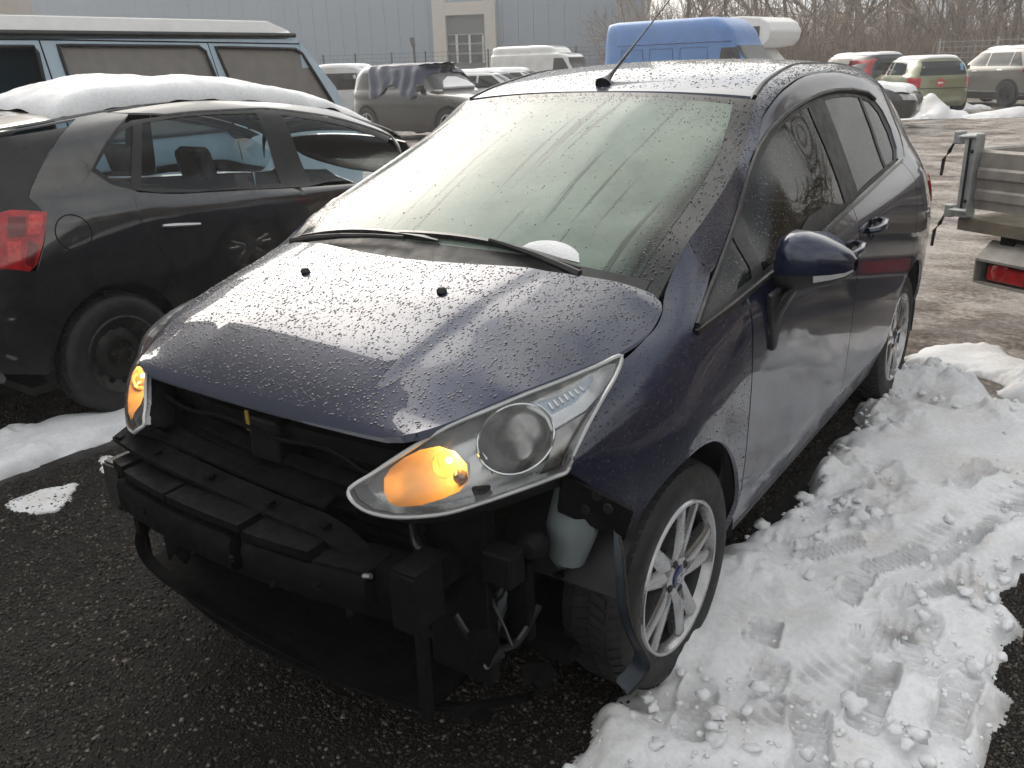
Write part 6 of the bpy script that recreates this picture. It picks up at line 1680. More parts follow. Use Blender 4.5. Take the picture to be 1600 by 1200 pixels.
def small_wheel(parent, R, x, y, side, rimmat):
    w = empty('wheel', (x, y, R), 0, parent); hw = 0.105; rr = R * 0.66
    MB().lathe([(rr, -hw), (R - 0.02, -hw), (R, -hw * 0.7), (R, hw * 0.7), (R - 0.02, hw), (rr, hw), (rr * 0.97, hw - 0.03), (0.01, hw - 0.05)], 28, 0).build('tyre', M['tyre'], w, smooth=True)
    rim = MB(); o = side
    rim.lathe([(rr, hw * o), (rr * 0.95, (hw + 0.002) * o), (rr * 0.88, (hw - 0.02) * o)], 28, 0)
    for k in range(5):
        a = 2 * math.pi * k / 5 + 0.2; c, s_ = math.cos(a), math.sin(a)
        V = []
        for r, h in ((0.03, 0.035), (rr * 0.9, 0.022)):
            for t in (-h, h): V.append(((hw - 0.012) * o, r * c - t * s_, r * s_ + t * c))
        rim.add(V, [(0, 1, 3, 2)])
    rim.lathe([(0.055, (hw - 0.02) * o), (0.05, (hw - 0.008) * o), (0.005, (hw - 0.006) * o)], 16, 0)
    rim.build('rim', rimmat, w)


def vehicle(name, label, lv, paintm, loc, yaw, wheels, R=0.31, n=5.0, side_win=(), front_win=None, rear_win=None, lamps_r=None, lamps_f=None, rimm='alloy', glassm=None, extra=None, archm=None, group=None, cat='car', plate=True, bumper_r=None, bumper_f=None, mirrors=None):
    v = empty(name, loc, yaw); tag(v, label, cat, group); S = Slices(lv, n); gm = glassm or M['dark_glass']
    b = S.body('body', paintm, v)
    sh = Matrix.Rotation(yaw, 4, 'Z') @ Vector((0, lv[2][2] / 2, 0)); v.location = Vector(loc) - sh
    for sd in (1, -1):
        for w in side_win: S.patch_side('side_window', w, gm, v, sd)
        for yc in wheels:
            S.patch_side('wheel_arch', [(yc - R - 0.07, 0.20)] + arc(yc, R, R + 0.07, 180, 0, 18) + [(yc + R + 0.07, 0.20)], archm or M['gap'], v, sd, off=0.004)
            small_wheel(v, R, sd * (float(S.side(yc, 0.5)) - 0.085), yc, sd, M[rimm])
        if lamps_r: S.patch_end('tail_lamp', [(sd * a, z) for a, z in lamps_r], M['red_lamp'], v, 1, off=0.012)
        if lamps_r: S.patch_side('tail_lamp_side', [(lv[0][2] - 0.0 - 0.10, lamps_r[0][1]), (lv[0][2] - 0.24, lamps_r[0][1] + 0.02), (lv[0][2] - 0.26, lamps_r[-1][1]), (lv[0][2] - 0.10, lamps_r[-1][1])], M['red_lamp'], v, sd, off=0.010)
        if lamps_f: S.patch_end('headlamp', [(sd * a, z) for a, z in lamps_f], M['lamp_white'], v, -1, off=0.012)
        if mirrors:
            y, z = mirrors; x = float(S.side(y, z)); MB().box((min(sd * x, sd * (x + 0.18)), y - 0.05, z - 0.05), (max(sd * x, sd * (x + 0.18)), y + 0.06, z + 0.09)).build('door_mirror', M['trim'], v, bevel=0.03)
        for yy in (side_win and [w[0][0] for w in side_win] or []):
            pass
    if front_win: S.patch_end('windscreen', front_win, gm, v, -1)
    if rear_win: S.patch_end('rear_window', rear_win, gm, v, 1)
    if bumper_r: S.patch_end('rear_bumper', bumper_r, archm or M['trim'], v, 1, off=0.02)
    if bumper_f: S.patch_end('front_grille', bumper_f, M['trim'], v, -1, off=0.012)
    if extra: extra(v, S)
    return v, S


def roof_cap(v, S, z0, z1, h, label, cat='snow', y0=None, y1=None, name='roof_snow'):
    """snow cover that follows a vehicle's roof; stays a thing of its own"""
    mw = Matrix.Translation(v.location) @ Matrix.Rotation(v.rotation_euler.z, 4, 'Z')
    zs = np.linspace(z0, z1, 8); P = []
    for z in zs:
        yf, yr, w = (float(a) for a in S.par(z)); t = (z - z0) / (z1 - z0)
        P.append([(w * np.sign(math.cos(q)) * abs(math.cos(q)) ** (2 / S.n) * 1.0, (yf + yr) / 2 + (yr - yf) / 2 * np.sign(math.sin(q)) * abs(math.sin(q)) ** (2 / S.n), z + h * (1 - (1 - t) ** 2) + 0.01 * math.sin(5 * q)) for q in np.linspace(0, 2 * math.pi, 41)[:-1]])
    P = np.array(P).transpose(1, 0, 2); m = MB().grid(P, closed_u=True); m.add([P[k][-1] for k in range(40)], [tuple(range(40))])
    o = m.build(name, M['snow_clean'], None, smooth=True); o.matrix_world = mw; tag(o, label, cat); return o


def face(u, v, dep, look_deg):
    """ground position under a pixel at a depth, and yaw so that the front (-y) turns look_deg from facing the camera"""
    p = at_depth(u, v, dep); to = math.atan2(CAM_POS[0] - p[0], -(CAM_POS[1] - p[1])); return (p[0], p[1], 0.0), to + math.radians(look_deg)


def car_levels(L, W, H, hood, belt, cowl, wtop, rtop, rear, tail=0.0, hoodz=None):
    """front at y=0: hood height, waist height, cowl y, roof start/end y, rear end y"""
    hoodz = hoodz or belt - 0.08; w = W / 2
    return [(0.20, 0.12, L - 0.10, w * 0.93), (0.34, 0.02, L - 0.01, w * 0.985), (0.55, 0.0, L, w), (hood, 0.06, L - 0.02, w), (hood + 0.10, 0.28, L - 0.04, w * 0.995), (hoodz, 0.62, L - 0.05, w * 0.99), (belt, cowl, L - 0.07, w * 0.965),
            (belt + 0.06, cowl + 0.10, L - 0.09, w * 0.93), ((belt + H) / 2, (cowl + wtop) / 2 + 0.05, (L + rear * 0 + rtop) / 2 + 0.02, w * 0.84), (H - 0.10, wtop - 0.08, rtop, w * 0.745), (H - 0.045, wtop + 0.05, rtop - 0.03, w * 0.66), (H - 0.012, wtop + 0.25, rtop - 0.12, w * 0.52), (H, wtop + 0.55, rtop - 0.35, w * 0.34)]


def wins(belt, top, segs):
    return [[(a0, belt), (b0, belt), (b1, top), (a1, top)] for a0, b0, b1, a1 in segs]


def mirror_y(L): return L


M['white_car'] = paint('white_car_paint', (0.62, 0.62, 0.61), metal=0.0, dirt=0.5, dirt_col=(0.25, 0.23, 0.2))
M['silver_car'] = paint('silver_white_paint', (0.50, 0.51, 0.52), metal=0.3, dirt=0.5, dirt_col=(0.22, 0.2, 0.18))
M['grey_car'] = paint('taupe_grey_paint', (0.22, 0.21, 0.195), metal=0.4, dirt=0.7, dirt_col=(0.25, 0.22, 0.19))
M['bronze_car'] = paint('grey_brown_paint', (0.040, 0.039, 0.037), metal=0.4, dirt=0.4, dirt_col=(0.10, 0.09, 0.08))
M['green_car'] = paint('sage_green_paint', (0.21, 0.22, 0.125), metal=0.2, dirt=0.5, dirt_col=(0.25, 0.23, 0.2))
M['dark_car'] = paint('anthracite_paint', (0.03, 0.03, 0.032), metal=0.3, dirt=0.6, dirt_col=(0.2, 0.18, 0.16))
M['blue_van'] = paint('mid_blue_van_paint', (0.045, 0.18, 0.48), metal=0.0, rough=0.45, coat=0.4, dirt=0.4, dust_sheen=0.12)
M['camper_blue'] = paint('pale_blue_camper_paint', (0.52, 0.66, 0.77), metal=0.0, rough=0.4, coat=0.5, dust_sheen=0.12)
M['tarp'] = simple('dark_blue_tarp', (0.035, 0.045, 0.085), rough=0.45, var=0.4, vscale=30, bmp=0.6, bscale=40)

# pale estate car by the fence, seen from behind
LV = car_levels(4.5, 1.80, 1.74, 0.72, 1.02, 1.1, 1.95, 4.32, 4.4)
loc, yaw = face(552, 120, 26.0, 180 - 14)
v, S = vehicle('estate_car', 'pale silver estate car parked by the mesh fence, its tail towards the yard', LV, M['silver_car'], (loc[0], loc[1], 0), yaw, (0.85, 3.6), side_win=wins(1.06, 1.55, [(1.5, 2.35, 2.35, 2.05), (2.42, 3.3, 3.3, 2.42), (3.38, 4.1, 3.95, 3.38)]),
                rear_win=[(-0.66, 1.10), (0.66, 1.10), (0.60, 1.52), (-0.60, 1.52)], lamps_r=[(0.62, 1.0), (0.82, 1.02), (0.82, 0.78), (0.66, 0.72)], mirrors=(1.45, 1.05))
roof_cap(v, S, 1.665, 1.74, 0.03, 'thin snow cover on the pale silver estate car roof')

# grey-brown off-roader under a tarp
LV = car_levels(4.55, 1.85, 1.70, 0.80, 1.08, 1.30, 2.0, 4.25, 4.4)
def x3(v, S):
    S.patch_side('rear_lower_cladding', [(0.2, 0.22), (4.3, 0.22), (4.3, 0.36), (0.2, 0.36)], M['trim'], v, 1, off=0.008)
    S.patch_end('kidney_grille', [(-0.3, 0.62), (0.3, 0.62), (0.3, 0.80), (-0.3, 0.80)], M['trim'], v, -1, off=0.02)
    S.patch_end('number_plate', [(-0.26, 0.44), (0.26, 0.44), (0.26, 0.55), (-0.26, 0.55)], M['white_frame'], v, -1, off=0.03)
loc, yaw = face(676, 140, 21.0, 44)
M['rose_glass'] = glass('rosy_windscreen', (0.20, 0.15, 0.15), trans=0.1)
v, S = vehicle('off_roader', 'grey-brown off-roader half covered by a dark blue tarp', LV, M['bronze_car'], loc, yaw, (0.90, 3.68), R=0.36, side_win=wins(1.13, 1.52, [(1.75, 2.55, 2.55, 2.20), (2.63, 3.45, 3.45, 2.63), (3.53, 4.1, 3.95, 3.53)]), glassm=M['clear_glass'] if False else M['dark_glass'],
                front_win=[(-0.70, 1.13), (0.70, 1.13), (0.60, 1.55), (-0.60, 1.55)], lamps_f=[(0.52, 0.80), (0.80, 0.84), (0.80, 0.70), (0.52, 0.68)], mirrors=(1.75, 1.14), extra=x3)
# tarp: draped sheet over the roof, hanging over one rear side in folds and over the far front corner
def tarp(v, S):
    mw = Matrix.Translation(v.location) @ Matrix.Rotation(v.rotation_euler.z, 4, 'Z')
    m = MB(); rng = np.random.default_rng(5); xs = np.linspace(-1, 1, 49); ys = np.linspace(1.80, 3.60, 44); P = []
    sgn = 1.0
    for x in xs:
        row = []
        for y in ys:
            # walk down the body from the roof centre
            t = abs(x); zt = 1.70 - (0.0 if t < 0.55 else (t - 0.55) / 0.45 * (0.62 if x * sgn < 0 else 0.40) * (0.75 + 0.5 * math.sin(y * 2.3) ** 2))
            if t < 0.55: px_ = x / 0.55 * 0.62; z = 1.705 - 0.05 * t
            else: px_ = np.sign(x) * (float(S.side(y, min(zt, 1.63))) + 0.035 + 0.02 * math.sin(17 * y + 6 * t)); z = min(zt, 1.68)
            row.append((px_, y + 0.06 * math.sin(9 * x + 2 * y), z + 0.012 * math.sin(23 * x + 11 * y)))
        P.append(row)
    m.grid(np.array(P)); o = m.build('tarp', M['tarp'], None, smooth=True); o.matrix_world = mw
    tag(o, 'crumpled dark blue tarp draped over the grey-brown off-roader', 'tarp')
tarp(v, S)
mw = Matrix.Translation(v.location) @ Matrix.Rotation(v.rotation_euler.z, 4, 'Z')
sn = S.patch_end('windscreen_snow', [(-0.50, 1.13), (0.55, 1.13), (0.42, 1.25), (0.15, 1.35), (-0.12, 1.36), (-0.36, 1.27)], M['snow_clean'], None, -1, off=0.05, step=0.05); sn.matrix_world = mw
tag(sn, 'mound of snow on the windscreen of the tarp-covered off-roader', 'snow')

# low cars with snowy roofs behind
LV = car_levels(4.3, 1.76, 1.47, 0.70, 0.98, 1.15, 1.95, 3.9, 4.2)
for (u, v_, dep, ang, mt, lab, lab2) in ((772, 118, 25.0, 70, 'silver_car', 'silver saloon with a snowy roof just behind the tarp-covered off-roader', 'snow on the silver saloon roof behind the off-roader'),
                                         (815, 112, 31.0, 70, 'white_car', 'white car with a snowy roof in front of the white panel van', 'snow on the white car roof in front of the panel van')):
    loc, yaw = face(u, v_, dep, ang)
    v, S = vehicle('parked_car', lab, LV, M[mt], loc, yaw, (0.82, 3.42), side_win=wins(1.02, 1.34, [(1.55, 2.35, 2.35, 2.0), (2.42, 3.3, 3.2, 2.42)]), front_win=[(-0.66, 1.03), (0.66, 1.03), (0.56, 1.36), (-0.56, 1.36)], rear_win=[(-0.62, 1.04), (0.62, 1.04), (0.54, 1.34), (-0.54, 1.34)], mirrors=(1.5, 1.0))
    roof_cap(v, S, 1.41, 1.47, 0.05, lab2)


def van_levels(L, W, H, nose=0.95, belt=1.15, cowl=1.0, wtop=1.75, tail=0.12):
    w = W / 2
    return [(0.25, 0.10, L - 0.05, w * 0.96), (0.42, 0.0, L, w), (0.75, 0.03, L, w), (nose, 0.18, L, w), (nose + 0.12, 0.55, L, w), (belt + 0.08, cowl, L - 0.01, w * 0.995), (1.55, (cowl + wtop) / 2, L - 0.02, w * 0.975), (1.95, wtop, L - 0.04, w * 0.945),
            (H - 0.35, wtop + 0.25, L - 0.06, w * 0.90), (H - 0.12, wtop + 0.55, L - 0.09, w * 0.83), (H - 0.03, wtop + 0.75, L - 0.14, w * 0.74), (H, wtop + 1.0, L - 0.3, w * 0.6)]


def van_panels(dark):
    def ex(v, S):
        for sd in (1, -1):
            for (a, b_) in ((2.55, 3.55), (3.75, 4.65), (4.85, 5.75)):
                # raised frame round each pressed panel
                R_ = [(a, 1.30), (b_, 1.30), (b_, 1.92), (a + 0.08, 1.92)]
                P = [(sd * (float(S.side(y, z)) + 0.006), y, z) for y, z in dens2(R_, 0.15)]
                MB().tube(P, 0.014, 5, closed=True).build('panel_pressing', dark, v)
            P = [(sd * (float(S.side(y, 2.06)) + 0.008), y, 2.06) for y in np.linspace(1.9, 5.9, 30)]
            MB().tube(P, 0.022, 5).build('gutter_ridge', dark, v)
    return ex
# white panel van far back
loc, yaw = face(862, 95, 37.0, 62)
vehicle('panel_van', 'white panel van parked beyond the snowy-roofed cars', van_levels(5.2, 1.95, 2.32, wtop=1.6), M['white_car'], loc, yaw, (0.95, 4.1), R=0.34, n=9, side_win=[[(1.25, 1.25), (2.05, 1.25), (2.0, 1.80), (1.62, 1.80)]], front_win=[(-0.80, 1.28), (0.80, 1.28), (0.74, 1.82), (-0.74, 1.82)], cat='van', mirrors=(1.2, 1.3), lamps_f=[(0.6, 0.85), (0.85, 0.9), (0.85, 0.72), (0.6, 0.7)])
# big blue van
M['blue_dark'] = simple('blue_van_pressing', (0.05, 0.12, 0.34), rough=0.5)
loc, yaw = face(1100, 95, 27.0, 58)
vehicle('panel_van', 'tall blue high-roof panel van with faded paint', van_levels(6.6, 1.99, 2.75, nose=0.98, belt=1.2, cowl=1.05, wtop=1.75), M['blue_van'], loc, yaw, (1.0, 5.0), R=0.36, n=9, side_win=[[(1.40, 1.30), (2.20, 1.30), (2.16, 1.88), (1.72, 1.88)]], front_win=[(-0.82, 1.30), (0.82, 1.30), (0.76, 1.93), (-0.76, 1.93)], cat='van', mirrors=(1.3, 1.35), extra=van_panels(M['blue_dark']), lamps_f=[(0.6, 0.85), (0.85, 0.9), (0.85, 0.72), (0.6, 0.7)])
# motorhome alcove peeping out behind it
loc, yaw = face(1226, 95, 32.0, 62)
mh = empty('motorhome', loc, yaw); tag(mh, 'white motorhome with an overcab bunk behind the blue van', 'motorhome')
M['gel'] = simple('white_gelcoat', (0.80, 0.80, 0.79), rough=0.35, var=0.05)
prof = [(0.25, 1.95), (0.05, 2.15), (-0.02, 2.45), (0.15, 2.75), (0.5, 2.92), (1.2, 2.98), (6.0, 2.98), (6.1, 0.5), (1.9, 0.5), (1.9, 1.80), (1.3, 1.85)]
MB().prism(prof, -1.12, 1.12, 0).build('coach_body', M['gel'], mh, bevel=0.06)
for sd in (1, -1): MB().box((sd * 1.125 - 0.008, 0.45, 2.25), (sd * 1.125 + 0.008, 1.35, 2.62)).build('bunk_window', M['dark_glass'], mh, bevel=0.004)
MB().prism([(-0.9, 0.4), (-0.85, 0.95), (0.2, 1.2), (0.9, 1.9), (1.85, 1.9), (1.85, 0.4)], -0.95, 0.95, 0).build('cab', M['gel'], mh, bevel=0.05)
for sd in (1, -1):
    small_wheel(mh, 0.34, sd * 0.95, -0.1, sd, M['alloy']); small_wheel(mh, 0.34, sd * 1.02, 4.3, sd, M['alloy'])
# dark hatch with a raised tail lamp
LV = car_levels(4.2, 1.78, 1.60, 0.75, 1.05, 1.1, 1.8, 3.95, 4.1)
loc, yaw = face(1328, 112, 28.0, 180 + 36)
v, S = vehicle('parked_car', 'dark hatchback with high red tail lamps peeping over the navy car roof', LV, M['dark_car'], loc, yaw, (0.82, 3.4), side_win=wins(1.10, 1.46, [(1.5, 2.3, 2.3, 1.95), (2.38, 3.2, 3.1, 2.38)]), rear_win=[(-0.60, 1.12), (0.60, 1.12), (0.52, 1.46), (-0.52, 1.46)], lamps_r=[(0.60, 1.42), (0.76, 1.40), (0.84, 0.95), (0.68, 0.92)])
roof_cap(v, S, 1.54, 1.60, 0.03, 'snow on the roof of the dark hatchback with high tail lamps')
# sage green hatchback
LV = car_levels(4.15, 1.735, 1.46, 0.70, 0.95, 1.15, 1.85, 3.80, 4.1)
loc, yaw = face(1424, 150, 25.5, 180 + 22)
def golf(v, S):
    S.patch_end('number_plate', [(-0.26, 0.50), (0.26, 0.50), (0.26, 0.60), (-0.26, 0.60)], M['green_car'], v, 1, off=0.03)
    o = S.patch_end('round_sticker', [(0.10 + 0.11 * math.cos(q), 0.80 + 0.11 * math.sin(q)) for q in np.linspace(0, 2 * math.pi, 19)[:-1]], simple('red_sticker', (0.50, 0.06, 0.05), rough=0.5), v, 1, off=0.014, step=0.05)
    S.patch_end('sticker_print', [(0.03, 0.775), (0.17, 0.775), (0.17, 0.825), (0.03, 0.825)], M['white_frame'], v, 1, off=0.018, step=0.05)
    S.patch_end('window_sticker', [(-0.52, 1.10), (-0.43, 1.10), (-0.43, 1.26), (-0.50, 1.26)], simple('pale_blue_sticker', (0.15, 0.35, 0.55), rough=0.5), v, 1, off=0.012, step=0.05)
    S.patch_end('bumper_seam', [(-0.80, 0.655), (0.80, 0.655), (0.80, 0.67), (-0.80, 0.67)], M['gap'], v, 1, off=0.008, step=0.06)
v, S = vehicle('parked_car', 'sage green hatchback with a round red sticker on its tailgate', LV, M['green_car'], (loc[0], loc[1], 0), yaw, (0.85, 3.36), side_win=wins(1.0, 1.33, [(1.6, 2.35, 2.35, 2.0), (2.45, 3.45, 3.25, 2.45)]), rear_win=[(-0.62, 0.99), (0.62, 0.99), (0.52, 1.34), (-0.52, 1.34)], lamps_r=[(0.58, 0.93), (0.80, 0.93), (0.82, 0.70), (0.60, 0.68)], extra=golf, glassm=M['clear_glass'] if False else None)
roof_cap(v, S, 1.41, 1.46, 0.035, 'thin snow on the sage green hatchback roof')
# taupe crossover
LV = car_levels(4.48, 1.86, 1.66, 0.82, 1.08, 1.25, 2.05, 4.12, 4.4)
loc, yaw = face(1560, 140, 27.0, 180 + 42)
def tuc(v, S):
    for sd in (1, -1):
        S.patch_side('sill_cladding', [(0.3, 0.22), (4.2, 0.22), (4.2, 0.40), (0.3, 0.40)], M['trim'], v, sd, off=0.003)
        S.patch_side('bright_sill_strip', [(1.0, 0.41), (3.2, 0.41), (3.2, 0.45), (1.0, 0.45)], M['chrome_matt'], v, sd, off=0.010)
        S.patch_side('door_handle', [(2.1, 0.98), (2.3, 0.98), (2.3, 1.01), (2.1, 1.01)], M['chrome_matt'], v, sd, off=0.02)
        S.patch_side('door_handle', [(3.1, 1.01), (3.3, 1.01), (3.3, 1.04), (3.1, 1.04)], M['chrome_matt'], v, sd, off=0.02)
v, S = vehicle('crossover', 'taupe grey crossover with black wheel-arch trim beside the green hatchback', LV, M['grey_car'], (loc[0], loc[1], 0), yaw, (0.88, 3.55), R=0.36, side_win=wins(1.13, 1.50, [(1.75, 2.55, 2.55, 2.15), (2.62, 3.45, 3.45, 2.62), (3.50, 3.95, 3.70, 3.50)]), rear_win=[(-0.66, 1.15), (0.66, 1.15), (0.56, 1.50), (-0.56, 1.50)], lamps_r=[(0.45, 1.05), (0.86, 1.06), (0.86, 0.96), (0.60, 0.94)], bumper_r=[(-0.8, 0.26), (0.8, 0.26), (0.8, 0.52), (-0.8, 0.52)], extra=tuc, archm=M['trim'], rimm='steel_wheel', mirrors=(1.7, 1.14))
roof_cap(v, S, 1.60, 1.66, 0.025, 'thin snow on the taupe grey crossover roof')
# dark car with snow on the bonnet
LV = car_levels(4.1, 1.70, 1.42, 0.68, 0.95, 1.15, 1.85, 3.7, 4.0)
loc, yaw = face(1293, 160, 21.0, 78)
v, S = vehicle('parked_car', 'low black car nose-on with snow heaped on its bonnet', LV, M['dark_car'], loc, yaw, (0.8, 3.3), side_win=wins(1.0, 1.30, [(1.6, 2.35, 2.35, 2.0), (2.45, 3.3, 3.1, 2.45)]), front_win=[(-0.62, 1.0), (0.62, 1.0), (0.52, 1.32), (-0.52, 1.32)], lamps_f=[(0.45, 0.70), (0.74, 0.72), (0.74, 0.60), (0.45, 0.58)], bumper_f=[(-0.4, 0.56), (0.4, 0.56), (0.4, 0.68), (-0.4, 0.68)])
mw = Matrix.Translation(v.location) @ Matrix.Rotation(v.rotation_euler.z, 4, 'Z')
nx, ny = 22, 18; X, Y = np.meshgrid(np.linspace(-0.72, 0.72, nx), np.linspace(0.18, 1.15, ny), indexing='ij'); e = np.minimum.reduce([X + 0.72, 0.72 - X, Y - 0.18, 1.15 - Y]); Z = 0.80 + 0.13 * (Y - 0.18) + 0.09 * (1 - np.exp(-e / 0.08)) + 0.01 * gauss_noise2((nx, ny), 1.5, 8) - 0.05 * np.exp(-e / 0.02)
sb = MB().grid(np.stack([X, Y, Z], 2)).build('bonnet_snow', M['snow_clean'], None, smooth=True); sb.matrix_world = mw; tag(sb, 'heaped snow on the bonnet of the low black car', 'snow')

# ------------------------------------------------------------------ pale blue camper van behind the black hatchback (its side runs along x = const, tail towards +y)
CXS = -4.72
def cam_yz(u, v): p = on_plane(u, v, 0, CXS); return (float(p[1]), float(p[2]))
cv = empty('camper_van', (CXS, 0, 0)); tag(cv, 'pale blue camper van with a white pop-top roof behind the black hatchback', 'van')
gut = cam_yz(300, 53)[1]; wtop = cam_yz(220, 71)[1]; y_end = cam_yz(528, 135)[0]; y_top = cam_yz(474, 62)[0]; ztop = cam_yz(250, 27)[1]
zb = 1.10
def camper_map(Q):
    y, z = Q[:, 0], Q[:, 1]; t = np.clip((z - zb) / (gut - zb), -0.5, 1.2)
    return np.stack([-0.10 * np.clip(t, 0, 2) ** 1.3 - 0.03 * np.clip(-t, 0, 1) ** 2, y, z], 1)
w1 = [cam_yz(-60, 72), cam_yz(62, 72), cam_yz(68, 82), (cam_yz(78, 165)[0], zb + 0.06), (cam_yz(-60, 165)[0], zb + 0.06)]
w2 = [cam_yz(100, 70), cam_yz(320, 72), cam_yz(330, 80), (cam_yz(340, 135)[0] + 0.12, zb + 0.06), (cam_yz(112, 135)[0] + 0.05, zb + 0.06)]
w3 = [cam_yz(346, 73), cam_yz(470, 76), cam_yz(480, 83), (cam_yz(500, 128)[0] + 0.25, zb + 0.06), (cam_yz(356, 110)[0] + 0.14, zb + 0.06)]
body = [(-1.3, 0.35), (-1.3, gut - 0.05), (y_top, gut - 0.03), (y_top + 0.08, gut - 0.10), (y_end, cam_yz(528, 135)[1]), (y_end + 0.22, 1.0), (y_end + 0.25, 0.35)]
panel('side_panel', body, camper_map, M['camper_blue'], cv, step=0.12, thick=0.03, holes=[w1, w2, w3])
M['camper_glass'] = simple('dusty_blind_glass', (0.26, 0.25, 0.24), rough=0.12, coat=0.6, var=0.08)
M['camper_glass2'] = glass('camper_cab_glass', (0.03, 0.045, 0.05), trans=0.25)
for k, w in enumerate((w1, w2, w3)):
    panel('side_window', w, camper_map, M['camper_glass2'] if k == 0 else M['camper_glass'], cv, step=0.15, off=-0.012, thick=0.002)
    P = [tuple(camper_map(np.array([q]))[0] + [0.006, 0, 0]) for q in dens2(w, 0.08)]
    MB().tube(P, 0.014, 6, closed=True).build('window_rubber', M['trim'], cv, smooth=True)
def seam(name, pts, r, mat): MB().tube([tuple(camper_map(np.array([q]))[0] + [0.001, 0, 0]) for q in dens2(pts, 0.15, False)], r, 5).build(name, mat, cv)
seam('door_gap', [cam_yz(72, 62), cam_yz(92, 140), (cam_yz(92, 140)[0] + 0.06, 0.9)], 0.006, M['gap'])
seam('door_gap', [cam_yz(335, 66), (cam_yz(356, 132)[0] + 0.05, 0.9)], 0.004, M['gap'])
seam('rail_gap', [(-1.2, cam_yz(0, 59)[1]), cam_yz(72, 61), cam_yz(480, 68)], 0.006, M['gap'])
# gutter and pop-top
MB().tube([(-0.085, -1.3, gut), (-0.085, y_top - 0.02, gut)], 0.022, 6).build('roof_gutter', M['trim'], cv)
prof = [(-0.09, gut + 0.015), (-0.13, gut + 0.12), (-0.28, ztop - 0.05), (-0.5, ztop), (-1.25, ztop), (-1.5, ztop - 0.06), (-1.62, gut + 0.015)]
V0 = [(a, -1.3, b_) for a, b_ in prof]; V1 = [(a, y_top - 0.28, b_) for a, b_ in prof]; V2 = [(-0.09 + (a + 0.09) * 1.0, y_top - 0.05, gut + 0.015 + (b_ - gut - 0.015) * 0.25) for a, b_ in prof]; n = len(prof)
pt = MB(); pt.add(V0 + V1 + V2, [(i, i + 1, n + i + 1, n + i) for i in range(n - 1)] + [(n + i, n + i + 1, 2 * n + i + 1, 2 * n + i) for i in range(n - 1)] + [tuple(range(n)), tuple(range(2 * n, 3 * n))])
pt.build('pop_top', M['gel'], cv, bevel=0.02)
MB().box((-1.62, -1.3, 0.35), (-0.16, y_top + 0.05, gut)).build('far_side_and_interior', M['camper_blue'], cv)
MB().prism([(y_top + 0.02, gut - 0.05), (y_end - 0.03, cam_yz(528, 135)[1]), (y_end + 0.2, 1.0), (y_end + 0.22, 0.35), (y_top, 0.35)], -1.6, -0.07, 0).build('tail_panel', M['camper_blue'], cv)
for yw in (-0.9, y_end - 0.75): small_wheel(cv, 0.33, -0.10, yw, 1, M['steel_wheel']); small_wheel(cv, 0.33, -1.55, yw, -1, M['steel_wheel'])

# ------------------------------------------------------------------ flatbed trailer beside the tail of the navy car
M['galv'] = simple('weathered_galvanised', (0.36, 0.34, 0.31), rough=0.55, metal=0.35, var=0.25, vscale=8, bmp=0.2, bscale=60)
M['galv_post'] = simple('galvanised_post_steel', (0.40, 0.42, 0.42), rough=0.5, metal=0.4, var=0.2, vscale=14)
M['muddy'] = simple('muddy_plywood', (0.17, 0.145, 0.11), rough=0.75, var=0.35, vscale=9)
DT = 4.8
c0 = at_depth(1508, 330, DT); c1 = at_depth(1720, 378, DT - 0.62)
tx = np.array([c1[0] - c0[0], c1[1] - c0[1]]); tx /= np.linalg.norm(tx); zb_ = float(c0[2])
rzt = math.atan2(tx[1], tx[0])
tr = empty('trailer', (c0[0], c0[1], 0), rzt); tag(tr, 'galvanised flatbed trailer with ribbed drop-sides and a red tail lamp', 'trailer')
Hb = 0.40; Wt = 1.5; Lt = 2.6
# local: x along the tailgate, y back into the trailer
def ribbed(name, L, place):
    z0 = zb_ + 0.02; prof = [(0.0, 0.0), (0.0, 0.055), (0.014, 0.07), (0.014, 0.125), (0.0, 0.14), (0.0, 0.20), (0.014, 0.215), (0.014, 0.27), (0.0, 0.285), (0.0, 0.385), (-0.012, 0.40), (-0.03, 0.40), (-0.03, 0.0)]; prof = [(a_, b__ * 0.77) for a_, b__ in prof]
    m_ = MB(); V = [(0, -d, z0 + h) for d, h in prof] + [(L, -d, z0 + h) for d, h in prof]; n = len(prof)
    m_.add(V, [(i, (i + 1) % n, n + (i + 1) % n, n + i) for i in range(n)] + [tuple(range(n)), tuple(range(n, 2 * n))]); o = m_.build(name, M['galv'], tr); place(o); return o
ribbed('tail_board', Wt - 0.10, lambda o: setattr(o, 'location', (0.05, 0, 0)))
def sidepl(o): o.rotation_euler = (0, 0, math.pi / 2); o.location = (0.02, 0.05, 0)
sb_ = ribbed('side_board', Lt, lambda o: None); sb_.rotation_euler = (0, 0, math.pi / 2); sb_.location = (0.0, 0.06, 0); 
sb_2 = ribbed('side_board', Lt, lambda o: None); sb_2.rotation_euler = (0, 0, math.pi / 2); sb_2.location = (Wt, 0.06, 0)
for x in (0.0, Wt):
    p = MB(); p.box((x - 0.035, -0.035, zb_ - 0.03), (x + 0.035, 0.035, zb_ + 0.41)); po = p.build('corner_post', M['galv_post'], tr, bevel=0.006)
    MB().box((x - 0.006, -0.040, zb_ + 0.02), (x + 0.006, -0.0365, zb_ + 0.39)).build('post_groove', M['gap'], po)
    for zz in (0.06, 0.32): MB().lathe([(0.001, -0.044), (0.009, -0.042), (0.010, -0.036)], 8, 1, (x + 0.018, 0, zb_ + zz)).build('post_bolt', M['rough_steel'], po)
